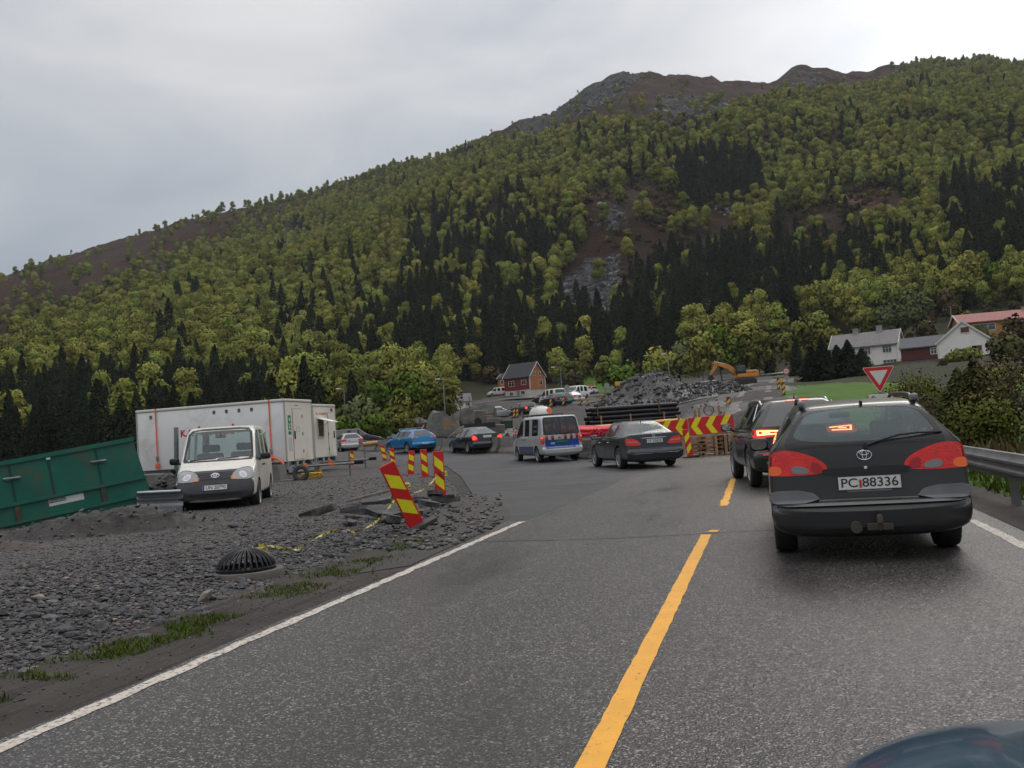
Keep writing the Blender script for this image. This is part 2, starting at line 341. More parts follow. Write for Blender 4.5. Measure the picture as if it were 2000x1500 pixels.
# near terrain
rr = np.concatenate([[.02, 2, 4, 7], np.geomspace(10, 260, 110)])
A, Rr = np.meshgrid(ANG, rr); X = -Rr*np.sin(A); Y = Rr*np.cos(A); Z = H(X, Y)
def gravel_relief(x, y):
    return (fbm(x*.35, y*.35, 5)-.5)*.22
Z = Z - .022*np.clip((60-Rr)/20, 0, 1) + (fbm(X*.15, Y*.15, 4)-.5)*.9*np.clip((Rr-60)/60, 0, 1)
right = X > 4.2
bank = np.clip((X-3.6)/3, 0, 1)*np.clip((70-Rr)/30, 0, 1)
Z = Z - bank*np.clip((X-3.6)*.12, 0, .7)*(X > 0)
ter = grid_mesh('terrain', X, Y, Z, M_TER); tag(ter, kind='structure')
px, py = proj(np.stack([X, Y, Z], -1)); rad = Rr
LAWN = [(1075, 780), (1095, 740), (1150, 735), (1240, 735), (1330, 750), (1170, 775)]
LAWN2 = [(975, 800), (985, 775), (1070, 765), (1110, 745), (1110, 782)]
FIELD = [(1525, 810), (1530, 755), (1640, 748), (1760, 745), (1800, 820)]
SLOPE = [(1900, 770), (1920, 720), (2300, 700), (2300, 800)]
g = (inpoly(px, py, LAWN) | inpoly(px, py, LAWN2) | inpoly(px, py, FIELD) | inpoly(px, py, SLOPE)) & (rad > 45)
g = g | ((rad < 60) & (X > 3.1) & (Y > -20) & (X < 12))
d_ = (inpoly(px, py, [(880, 790), (990, 770), (1180, 765), (1260, 735), (1440, 735), (1500, 728), (1530, 760), (1540, 900), (860, 900)]) & (rad > 30)) | ((rad < 48) & (X < 3.1))
set_zone(ter, g.astype(float).ravel(), d_.astype(float).ravel(), np.zeros(g.size))
# mountain
tt = np.concatenate([np.linspace(0, 1, 130), np.linspace(1.03, 2.2, 14)])
A2, T2 = np.meshgrid(ANG, tt); Dm = 259.5+T2*(ridge_d(A2)-259.5); X2 = -Dm*np.sin(A2); Y2 = Dm*np.cos(A2); Z2 = H(X2, Y2)
mtn = grid_mesh('mountain', X2, Y2, Z2, M_MTN); tag(mtn, kind='structure')
px, py = proj(np.stack([X2, Y2, Z2], -1))
rockz = np.full(px.shape, .34)
rockz[inpoly(px, py, [(965, 290), (1010, 235), (1110, 195), (1215, 130), (1260, 140), (1190, 200), (1130, 225), (1060, 255)])] = .72
rockz[inpoly(px, py, [(1240, 250), (1290, 185), (1420, 195), (1450, 225), (1380, 250)])] = .62
rockz[inpoly(px, py, [(1500, 180), (1550, 130), (1640, 145), (1560, 190)])] = .55
rockz[inpoly(px, py, [(180, 580), (380, 490), (520, 440), (700, 380), (720, 400), (500, 500), (300, 560)])] = .5
rockz[inpoly(px, py, [(780, 480), (850, 450), (860, 480), (800, 520)])] = .6
scr = np.full(px.shape, .0)
scr[inpoly(px, py, [(1085, 600), (1095, 540), (1150, 500), (1210, 495), (1215, 540), (1190, 610)])] = .75
scr[inpoly(px, py, [(1160, 445), (1170, 398), (1210, 395), (1245, 430), (1200, 450)])] = .75
scr[inpoly(px, py, [(1380, 420), (1400, 400), (1430, 405), (1420, 425)])] = .62
scr[inpoly(px, py, [(1030, 660), (1060, 590), (1090, 590), (1060, 670)])] = .6
org = np.full(px.shape, .0)
org[inpoly(px, py, [(1640, 395), (1660, 365), (1720, 395), (1790, 410), (1790, 432), (1700, 420)])] = .68
org[inpoly(px, py, [(790, 510), (850, 470), (860, 490), (800, 540)])] = .55
org[inpoly(px, py, [(560, 720), (620, 690), (640, 705), (590, 740)])] = .55
def blur(a, n):
    for _ in range(n): a = (a+np.roll(a, 1, 1)+np.roll(a, -1, 1)+np.vstack([a[:1], a[:-1]])+np.vstack([a[1:], a[-1:]]))/5
    return a
rockz, scr, org = blur(rockz, 5), blur(scr, 3), blur(org, 3)
set_zone(mtn, rockz.ravel(), scr.ravel(), org.ravel())

# ------------------------------------------------------------------ road surfaces
def m_asphalt(k):
    v = k.vor(100, 'F1', 'Color'); s = k.t.nodes.new('ShaderNodeSeparateColor'); k.t.links.new(v, s.inputs[0])
    v2 = k.vor(190, 'F1', 'Color'); s2 = k.t.nodes.new('ShaderNodeSeparateColor'); k.t.links.new(v2, s2.inputs[0])
    tr = k.noise(.55, 5, .55, k.scaled((1.3, .14, 1)))
    base = k.mix(k.mr(tr, .35, .65), (.008, .0076, .0077), (.030, .028, .0272))
    c = k.mix(k.mr(s.outputs[0], .80, .96), base, (.28, .255, .235)); c = k.mix(k.mr(s2.outputs[1], .8, .98, 0, .75), c, (.19, .175, .165)); c = k.mix(k.mr(s.outputs[1], .62, .9, 0, .75), c, (.016, .016, .017))
    wear = k.mr(k.noise(.8, 6, .6, k.scaled((1, .25, 1))), .5, .66); c = k.mix(k.mth('MULTIPLY', wear, .6), c, (.024, .0225, .022))
    k.set('Base Color', c); k.set('Roughness', k.mix(wear, k.mr(s.outputs[2], 0, 1, .22, .62), (.26, .26, .26)))
    k.b.inputs['Specular IOR Level'].default_value = .45
    n = k.bump(k.vor(95), .55, .006); k.set('Normal', k.bump(k.noise(1.2, 4), .15, .02, n))
def m_asphalt_new(k):
    v = k.vor(120, 'F1', 'Color'); s = k.t.nodes.new('ShaderNodeSeparateColor'); k.t.links.new(v, s.inputs[0])
    c = k.mix(k.mr(k.noise(.35, 8, .6), .35, .65), (.017, .018, .021), (.033, .034, .038)); c = k.mix(k.mr(s.outputs[0], .85, 1), c, (.09, .09, .09))
    c = k.mix(k.mr(k.noise(2.2, 8, .7), .6, .72), c, (.06, .06, .062))
    k.set('Base Color', c); k.set('Roughness', k.mr(k.noise(.6, 5), .35, .65, .38, .62)); k.b.inputs['Specular IOR Level'].default_value = .35
    n = k.bump(k.vor(120), .4, .004); k.set('Normal', n)
def m_gravel(k):
    v = k.vor(38, 'F1', 'Color'); s = k.t.nodes.new('ShaderNodeSeparateColor'); k.t.links.new(v, s.inputs[0])
    v2 = k.vor(60, 'F1', 'Color'); s2 = k.t.nodes.new('ShaderNodeSeparateColor'); k.t.links.new(v2, s2.inputs[0])
    c = k.mix(k.mr(k.noise(.6, 7), .35, .65), (.020, .0195, .021), (.046, .044, .045))
    c = k.mix(k.mr(s.outputs[0], .55, 1), c, (.15, .143, .14)); c = k.mix(k.mr(s.outputs[1], .84, .95), c, (.15, .10, .08)); c = k.mix(k.mr(s2.outputs[0], .7, 1, 0, .7), c, (.014, .014, .016))
    k.set('Base Color', c); k.b.inputs['Roughness'].default_value = .72; k.b.inputs['Specular IOR Level'].default_value = .35
    n = k.bump(k.vor(38), .9, .025); k.set('Normal', k.bump(k.vor(60), .6, .012, n))
def m_shoulder(k):
    c = k.mix(k.mr(k.noise(1.3, 8, .65), .35, .65), (.028, .023, .02), (.06, .05, .043))
    w = k.t.nodes.new('ShaderNodeTexWave'); w.wave_type = 'BANDS'; w.bands_direction = 'Y'; w.inputs['Scale'].default_value = 6.; w.inputs['Distortion'].default_value = 1.2; k.t.links.new(k.tc, w.inputs[0])
    c = k.mix(k.mr(k.noise(1.0, 5, .6, k.scaled((16, .35, 1))), .54, .62, 0, .8), c, (.017, .014, .013)); c = k.mix(k.mr(k.noise(30, 3), .62, .75), c, (.11, .1, .095)); c = k.mix(k.mr(k.noise(.7, 6), .58, .66), c, (.035, .042, .016))
    k.set('Base Color', c); k.b.inputs['Roughness'].default_value = .8; k.b.inputs['Specular IOR Level'].default_value = .25
    n = k.bump(k.noise(12, 8, .75), .8, .03); k.set('Normal', n)
def m_dirtpatch(k):
    c = k.mix(k.mr(k.noise(1.1, 8, .65), .35, .65), (.016, .014, .013), (.042, .034, .029))
    c = k.mix(k.mr(k.noise(38, 3), .64, .72), c, (.1, .085, .075))
    k.set('Base Color', c); k.b.inputs['Roughness'].default_value = .7; k.set('Normal', k.bump(k.noise(9, 8, .75), .9, .04))
def m_track(k):
    c = k.mix(k.mr(k.noise(.5, 8, .65), .35, .65), (.04, .035, .032), (.085, .076, .07)); c = k.mix(k.mr(k.noise(9, 5), .6, .75), c, (.15, .14, .135))
    k.set('Base Color', c); k.b.inputs['Roughness'].default_value = .8; k.set('Normal', k.bump(k.noise(5, 8, .75), .8, .06))
def m_paint(col, worn):
    def f(k):
        v = k.noise(26, 8, .7); t = k.mr(v, .33-worn, .43-worn)
        c = k.mix(k.mr(k.noise(5, 6), .3, .7), tuple(x*.82 for x in col), col); c = k.mix(t, (.05, .048, .046), c)
        k.set('Base Color', c); k.b.inputs['Roughness'].default_value = .6; k.set('Normal', k.bump(k.noise(110, 4), .5, .004))
    return f
M_ASP = surf_mat('worn_asphalt', m_asphalt); M_ASN = surf_mat('fresh_asphalt', m_asphalt_new); M_GRV = surf_mat('crushed_gravel', m_gravel); M_SHO = surf_mat('muddy_shoulder', m_shoulder)
M_DRT = surf_mat('dark_mud', m_dirtpatch); M_TRK = surf_mat('gravel_track', m_track); M_YEL = surf_mat('yellow_road_paint', m_paint((.78, .37, .03), .02)); M_WHI = surf_mat('white_road_paint', m_paint((.56, .50, .44), -.06))
def sheet(name, poly, mat, dz, step=1.5, parent=None):
    """flat polygon (x,y) meshed on a grid and laid dz above the height field"""
    bm = bmesh.new(); vs = [bm.verts.new((x, y, 0)) for x, y in poly]; f = bm.faces.new(vs); 
    if f.normal.z < 0: f.normal_flip()
    xs = [p[0] for p in poly]; ys = [p[1] for p in poly]
    for ax, lo, hi in ((0, min(xs), max(xs)), (1, min(ys), max(ys))):
        for c in np.arange(math.floor(lo/step)*step+step, hi, step):
            co = [0, 0, 0]; no = [0, 0, 0]; co[ax] = c+.0013; no[ax] = 1
            bmesh.ops.bisect_plane(bm, geom=bm.verts[:]+bm.edges[:]+bm.faces[:], plane_co=co, plane_no=no)
    bm.normal_update()
    v = np.array([w.co[:] for w in bm.verts]); z = H(v[:, 0], v[:, 1])+dz
    for w, q in zip(bm.verts, z): w.co.z = q
    be = [e for e in bm.edges if len(e.link_faces) == 1]; ex = bmesh.ops.extrude_edge_only(bm, edges=be)
    for w in ex['geom']:
        if isinstance(w, bmesh.types.BMVert): w.co.z -= .05
    me = bpy.data.meshes.new(name); bm.to_mesh(me); bm.free(); me.materials.append(mat); o = bpy.data.objects.new(name, me); COL.objects.link(o); o.parent = parent; return o
def strip(name, pts, w, mat, dz, parent=None, jit=0.0, ws=None):
    """ribbon of width w along (x,y) points, following the height field"""
    p = []; 
    for i in range(len(pts)-1):
        a, b = np.array(pts[i][:2], float), np.array(pts[i+1][:2], float); n = max(1, int(np.linalg.norm(b-a)/1.0))
        p += [a+(b-a)*k/n for k in range(n)]
    p.append(np.array(pts[-1][:2], float)); p = np.array(p)
    for _ in range(4 if len(pts) > 2 else 0): p[1:-1] = (p[:-2]+2*p[1:-1]+p[2:])/4
    d = np.gradient(p, axis=0); d /= np.linalg.norm(d, axis=1)[:, None]; n = np.stack([-d[:, 1], d[:, 0]], 1)
    wv = np.full(len(p), w/2)+RNG.uniform(-jit, jit, len(p)); cols = max(2, int(w/1.5)+1); V = []
    for c in range(cols):
        q = p+n*(wv*(1-2*c/(cols-1)))[:, None]; V.append(np.column_stack([q, H(q[:, 0], q[:, 1])+dz]))
    V = np.stack(V, 1); m = len(p); idx = np.arange(m*cols).reshape(m, cols)
    f = np.stack([idx[:-1, :-1], idx[:-1, 1:], idx[1:, 1:], idx[1:, :-1]], -1).reshape(-1, 4)[:, ::-1]
    return mesh_obj(name, V.reshape(-1, 3), f.tolist(), mat, parent, smooth=True)
XL, XC, XR = -3.55, -.755, 2.1
g2 = lambda x, y, z=0: tuple(G(x, y, z)[:2])
def wavy(y0, y1, x, amp, n=60, s=3):
    return [(x+amp*(2*vnoise(y*.7, 0*y+s, s)-1), y) for y in np.linspace(y0, y1, n)]
road_poly = [(XR+.22, -14), (XR+.30, 6), (XR+.4, 20), (XR+.6, 36), (-4, 37)] + [g2(1290, 905), g2(1240, 927), g2(1130, 975), g2(1040, 1012), (-4.3, 14.2), (-4.4, 12.2)] + wavy(12.0, -14, XL-.12, .05)
road = sheet('road', [(float(a), float(b)) for a, b in road_poly], M_ASP, .0, 2.0); tag(road, kind='structure')
# detour curve of fresh asphalt and its continuation to the far road
PTH = [g2(1290, 905), g2(1240, 912)]
det = [P(1120, 905, 36), P(1060, 893, 41), P(1000, 888, 45), P(930, 884, 49), P(860, 884, 53), P(790, 880, 58), P(720, 878, 66), P(660, 876, 78), P(640, 862, 92), P(700, 850, 105), P(800, 838, 108), P(900, 828, 108), P(1010, 812, 106), P(1080, 798, 118), P(1130, 780, 150), P(1160, 768, 195), P(1185, 752, 240)]
det_l = strip('detour_road', [p[:2] for p in det], 8.0, M_ASN, .004); tag(det_l, kind='structure')
apron = [(-3.9, 13.3), g2(960, 1000), g2(925, 968), g2(900, 930), g2(868, 908), g2(770, 905), g2(700, 893), g2(690, 880), g2(870, 876, .35), g2(1000, 882, .2), g2(1150, 897, .1), g2(1185, 905), g2(1290, 903), g2(1300, 905), g2(1240, 927), g2(1130, 975), g2(1030, 1016)]
ap = sheet('fresh_asphalt', [(float(a), float(b)) for a, b in apron], M_ASN, .002, 2.0); tag(ap, kind='structure')
patch = sheet('mud_patch', [(float(a), float(b)) for a, b in [g2(700, 1120), g2(820, 1040), g2(880, 975), g2(920, 965), g2(990, 990), g2(1000, 1012), g2(930, 1045), g2(800, 1105)]], M_DRT, .004, .5); tag(patch, kind='structure')
sh = sheet('road_shoulder', [(float(a), float(b)) for a, b in [(XL-.05, -12), (XL-.05, 13.2), (XL-1.6, 13.6)]+wavy(12.6, -12, XL-1.3, .12, 60, 8)], M_SHO, -.004, 1.0); tag(sh, kind='structure')
shr = sheet('road_shoulder', [(float(a), float(b)) for a, b in [(XR+.2, -12), (XR+.95, -12), (XR+1.0, 30), (XR+.3, 30)]], M_SHO, .004, 1.0); tag(shr, kind='structure')
# far side: gravel track going straight on up the hill, far road strip
trk = strip('gravel_track', [P(1470, 800, 50)[:2], P(1474, 788, 65)[:2], P(1478, 775, 80)[:2], P(1488, 755, 110)[:2], P(1500, 742, 135)[:2], P(1535, 727, 165)[:2]], 7.0, M_TRK, .03); tag(trk, kind='structure')
for off in (-1.4, .9, 2.6):
    strip('tyre_track', [(p[0]+off, p[1]) for p in (P(1474, 788, 62), P(1478, 775, 80), P(1488, 755, 110), P(1500, 742, 132))], .55, pm('pale_compacted_gravel', (.125, .117, .11), .8, var=.5, vscale=1.2, bump=.5, bscale=8), .05, trk, .16)
fr = strip('far_road', [P(925, 789, 165)[:2], P(1000, 779, 170)[:2], P(1060, 773, 180)[:2], P(1130, 768, 190)[:2]], 5, M_TRK, .1); tag(fr, kind='structure')
fr2 = strip('far_road', [P(1300, 748, 150)[:2], P(1370, 742, 150)[:2], P(1400, 740, 150)[:2]], 4, pm('pale_concrete', (.33, .33, .32), .8, var=.2, vscale=.6), .5); tag(fr2, kind='structure')
fr3 = strip('far_road', [P(1490, 731, 168)[:2], P(1540, 728, 172)[:2], P(1580, 725, 176)[:2]], 5, pm('pale_concrete', (.33, .33, .32), .8), .4); tag(fr3, kind='structure')
# painted markings are parts of the road
def ragged_line(name, x, y0, y1, w, mat, jit, xs=None):
    n = max(2, int((y1-y0)/.12)); ys = np.linspace(y0, y1, n); xx = np.full(n, x) if xs is None else np.interp(ys, [a for a, _ in xs], [b for _, b in xs])
    V = []; 
    for i in range(n):
        a, b = RNG.uniform(-jit, jit, 2); V += [(xx[i]-w/2+a, ys[i], .0035), (xx[i]+w/2+b, ys[i]+RNG.uniform(-.02, .02), .0035)]
    F = [(2*i, 2*i+1, 2*i+3, 2*i+2) for i in range(n-1)]
    return mesh_obj(name, V, F, mat, road)
ragged_line('yellow_line', XC, -6, 10.75, .115, M_YEL, .004)
mesh_obj('yellow_line', [(XC-.01, 10.98, .0035), (XC+.11, 10.95, .0035), (XC+.13, 11.12, .0035), (XC+.03, 11.18, .0035)], [(0, 1, 2, 3)], M_YEL, road)
ragged_line('yellow_line', 0, G(1414, 988)[1], G(1432, 935)[1], .12, M_YEL, .02, [(G(1414, 988)[1], G(1414, 988)[0]), (G(1432, 935)[1], G(1432, 935)[0])])
ragged_line('white_line', XL, -6, 13.1, .105, M_WHI, .015)
ragged_line('white_line', XR, -6, 11.2, .10, M_WHI, .012)
ragged_line('tar_joint', 0, 0, 1, .1, M_ASN, .01).data.clear_geometry() if False else None
J = [g2(x, y) for x, y in ((870, 1062), (930, 1056), (1000, 1052), (1060, 1058), (1120, 1057), (1200, 1052), (1300, 1048), (1390, 1040), (1450, 1038), (1500, 1035), (1540, 1034))]
strip('tar_joint', J, .05, pm('tar', (.016, .016, .017), .45), .0025, road, .01)

# gravel yard with its own relief
GY = [(-24, -2), (-24, 60), (-40, 74), (-44, 85)]
gy_r = np.geomspace(3.2, 80, 280); gy_a = np.radians(np.arange(0, 100, .3)); A3, R3 = np.meshgrid(gy_a, gy_r); X3 = -R3*np.sin(A3); Y3 = R3*np.cos(A3)
yard_poly = [(XL-.80, -8), (XL-.86, 5), (XL-.9, 10), (XL-1.0, 12.2), g2(740, 1090), g2(790, 1045), g2(840, 1000), g2(915, 968), g2(918, 955), g2(880, 928), g2(855, 909), g2(770, 906), g2(700, 895), g2(640, 889), (-60, 92), (-90, 60), (-50, 0), (-12, -12)]
def edge_dist(x, y, poly):
    d = np.full(x.shape, 1e9)
    for i in range(len(poly)):
        a, b = np.array(poly[i]), np.array(poly[(i+1) % len(poly)]); ab = b-a; t = np.clip(((x-a[0])*ab[0]+(y-a[1])*ab[1])/(ab@ab+1e-9), 0, 1)
        d = np.minimum(d, np.hypot(x-a[0]-t*ab[0], y-a[1]-t*ab[1]))
    return d
def yard_z(x, y):
    e = edge_dist(x, y, yard_poly)*np.where(inpoly(x, y, yard_poly), 1, -1); near = np.exp(-((x+9)/5.5)**2-((y-5.5)/4.5)**2)
    h = np.clip(e/1.2, 0, 1); h = h*h*(3-2*h)
    r = (fbm(x*.5, y*.5, 5)-.5)*.16*np.clip((30-np.hypot(x, y))/15, .25, 1)+(fbm(x*2.2, y*2.2, 6)-.5)*.09*np.clip((22-np.hypot(x, y))/12, .1, 1)
    return np.where(e > -.3, H(x, y)-.035+.047*h+h*(r+.06)+near*.26*np.clip((e-.9)/1.6, 0, 1), H(x, y)-.09)
Z3 = yard_z(X3, Y3); yard = grid_mesh('gravel_yard', X3, Y3, Z3, M_GRV, closed=False); tag(yard, kind='structure')
# ------------------------------------------------------------------ vegetation
def leaf(name, col, rand=.3): return pm(name, col, .85, spec=.05, tint=True, rand=rand)
L_BIR = leaf('birch_leaves', (.192, .212, .046), .34); L_CON = leaf('spruce_needles', (.023, .033, .018), .3); L_WIL = leaf('willow_leaves', (.10, .125, .05), .15)
L_GRN = leaf('fresh_leaves', (.085, .135, .018), .15); L_OLV = leaf('olive_leaves', (.125, .135, .03), .18); L_BRN = leaf('budding_twigs', (.085, .068, .032), .2)
L_SPR = leaf('young_spruce_needles', (.068, .074, .028), .3); L_GRS = leaf('grass_blades', (.065, .10, .02), .2); L_DRY = leaf('dry_grass', (.12, .105, .05), .2); L_YLW = leaf('yellow_green_leaves', (.15, .145, .03), .2)
BARK = pm('bark', (.075, .065, .055), .9, var=.3, vscale=8); BARKW = pm('birch_bark', (.25, .24, .22), .8, var=.35, vscale=5)
def quads(C, Nrm, size, rng, aspect=1.0):
    n = len(C); r = rng.normal(size=(n, 3)); a = np.cross(Nrm, r); a /= np.linalg.norm(a, axis=1)[:, None]+1e-9; b = np.cross(Nrm, a); b /= np.linalg.norm(b, axis=1)[:, None]+1e-9
    s = (size*rng.uniform(.6, 1.3, n))[:, None]; a = a*s; b = b*s*aspect
    return np.stack([C-a-b*.5, C+a*.4-b, C+a+b*.5, C-a*.4+b], 1).reshape(-1, 3)
def arr_obj(name, parts, mats, parent=None, link=True):
    """parts: list of (verts Nx3, faces list/array, tint N or None, mat index)"""
    V = []; F = []; T = []; MI = []; b = 0; NL = []
    for part in parts:
        v, f, t, mi = part[:4]; NL.append(part[4] if len(part) > 4 else np.zeros((len(v), 3)))
        v = np.asarray(v, float); V.append(v); f = [tuple(int(i)+b for i in q) for q in f]; F += f; MI += [mi]*len(f)
        T.append(np.full(len(v), 1.0) if t is None else np.asarray(t, float)); b += len(v)
    me = bpy.data.meshes.new(name); me.from_pydata(np.concatenate(V).tolist(), [], F)
    for m in mats: me.materials.append(m)
    me.polygons.foreach_set('material_index', np.array(MI, np.int32)); a = me.attributes.new('tint', 'FLOAT', 'POINT'); a.data.foreach_set('value', np.concatenate(T).astype(np.float32))
    me.update()
    if any(len(q) > 4 for q in parts):
        me.polygons.foreach_set('use_smooth', np.ones(len(me.polygons), bool)); nv = np.concatenate(NL); li = np.zeros(len(me.loops), np.int32); me.loops.foreach_get('vertex_index', li); me.normals_split_custom_set(nv[li].tolist())
    o = bpy.data.objects.new(name, me)
    if link: COL.objects.link(o)
    o.parent = parent; return o
def q4(n): return np.arange(n*4).reshape(n, 4)
def crown_part(rng, h0, h1, rad, lobes, n, size, mi, top=.5, spread=1.0):
    """leaf clumps on several lobes between heights h0 and h1"""
    C = []; Nn = []; T = []; SN = []
    zc = (h0+h1)/2; hz = (h1-h0)/2
    for k in range(lobes):
        th = rng.uniform(0, 2*pi); u = rng.uniform(-1, 1) if k else .55
        rr_ = rad*(1-abs(max(u, -.2))**2.2*.8)*rng.uniform(.15, .62)*spread*(0 if k == 0 else 1); c = np.array([rr_*cos(th), rr_*sin(th), zc+hz*u*.72]); lr = rad*rng.uniform(.38, .62)
        m = n//lobes; d = rng.normal(size=(m, 3)); d /= np.linalg.norm(d, axis=1)[:, None]; d[:, 2] = np.where(d[:, 2] < -.4, -d[:, 2]*.5, d[:, 2])
        r = lr*rng.uniform(.55, 1.05, m)**.6; p = c+d*r[:, None]*np.array([1, 1, 1.05]); C.append(p); Nn.append(d+rng.normal(size=(m, 3))*.5); sn = (p-np.array([0, 0, zc]))/np.array([rad, rad, hz])*.55+d*.75; SN.append(sn+rng.normal(size=(m, 3))*.18)
        T.append(np.full(m, rng.uniform(.8, 1.2))*rng.uniform(.88, 1.12, m))
    C = np.concatenate(C); Nn = np.concatenate(Nn); T = np.concatenate(T); Nn /= np.linalg.norm(Nn, axis=1)[:, None]
    SN = np.concatenate(SN); SN /= np.linalg.norm(SN, axis=1)[:, None]
    return quads(C, Nn, np.full(len(C), size), rng), q4(len(C)), np.repeat(T, 4), mi, np.repeat(SN, 4, 0)
def tube_part(pts, rs, mi, n=5):
    mb = MB(); mb.tube(pts, rs, n); return np.array([tuple(v) for v in mb.v]), mb.f, None, mi
def limbs(rng, h, r0, rad, k, mi, h0=.25):
    P_ = [tube_part([(0, 0, -.4), (rng.normal()*.03*h, rng.normal()*.03*h, h*.5), (rng.normal()*.04*h, rng.normal()*.04*h, h*.92)], [r0, r0*.65, r0*.15], mi)]
    for i in range(k):
        t = rng.uniform(h0, .8); a = rng.uniform(0, 2*pi); l = rad*rng.uniform(.5, .95)*(1-t*.5)
        P_.append(tube_part([(0, 0, h*t), (cos(a)*l*.5, sin(a)*l*.5, h*t+l*.45), (cos(a)*l, sin(a)*l, h*t+l*rng.uniform(.6, 1.1))], [r0*.45, r0*.3, r0*.08], mi, 4))
    return P_
def birch_proto(seed, h=8., rad=2.9, n=560, size=.42, leafm=L_BIR, lobes=13):
    rng = np.random.default_rng(seed)
    return [crown_part(rng, h*.04, h, rad, lobes, n, size, 0)]+limbs(rng, h, .13, rad, 5, 1)
def conifer_part(rng, h, rad, mi, whorls=15, per=10, w=.5):
    V = []; T = []
    for k in range(whorls):
        t = (k+.3)/whorls; z = h*(.06+.94*t); r = rad*(1-t)**.8*rng.uniform(.85, 1.12)+.12
        for j in range(per):
            a = 2*pi*(j+rng.uniform(-.35, .35))/per+k*.7; rl = r*rng.uniform(.7, 1.12); dz = -rl*rng.uniform(.25, .55); ww = w*rl*rng.uniform(.6, 1)
            c, s = cos(a), sin(a); tip = (c*rl, s*rl, z+dz); V += [(0, 0, z+.1), (c*rl*.55-s*ww*.5, s*rl*.55+c*ww*.5, z+dz*.45), tip, (c*rl*.55+s*ww*.5, s*rl*.55-c*ww*.5, z+dz*.45-.12*rl)]
            T += [rng.uniform(.7, 1.3)]*4
    return np.array(V), q4(len(V)//4), np.array(T), mi
def conifer_proto(seed, h=12., rad=2.3):
    rng = np.random.default_rng(seed); 
    m = 2000; t = rng.random(m)**.85; q = rad*(1-t)**.75*rng.uniform(.5, 1.2, m)+.1; a = rng.uniform(0, 2*pi, m); C = np.stack([np.cos(a)*q, np.sin(a)*q, h*(.03+.95*t)-q*.3], 1); nn = np.stack([np.cos(a), np.sin(a), .6+0*a], 1)+rng.normal(size=(m, 3))*.7; nn /= np.linalg.norm(nn, axis=1)[:, None]
    return [conifer_part(rng, h, rad*.85, 0, 17, 9, .6), (quads(C, nn, np.full(m, .19), rng, .6), q4(m), np.repeat(rng.uniform(.6, 1.35, m), 4), 0), tube_part([(0, 0, -.5), (0, 0, h*.95)], [.16, .03], 1)]
BIR = [birch_proto(s, h, r, 2400, .21, L_BIR, lb) for s, h, r, lb in ((1, 9.0, 3.1, 10), (2, 10.4, 3.0, 11), (3, 7.8, 3.4, 10), (4, 10.2, 2.5, 9), (5, 7.0, 3.1, 9))]
CON = [conifer_proto(s, h, r) for s, h, r in ((11, 13, 2.5), (12, 11, 2.2), (13, 14.5, 2.6), (14, 9.5, 2.3))]
def mk(name, parts, mats): 
    o = arr_obj(name, parts, mats, link=False); return o.data
BIR_ME = [mk('birch_tree', p, [L_BIR, BARKW]) for p in BIR]; CON_ME = [mk('spruce_tree', p, [L_CON, BARK]) for p in CON]

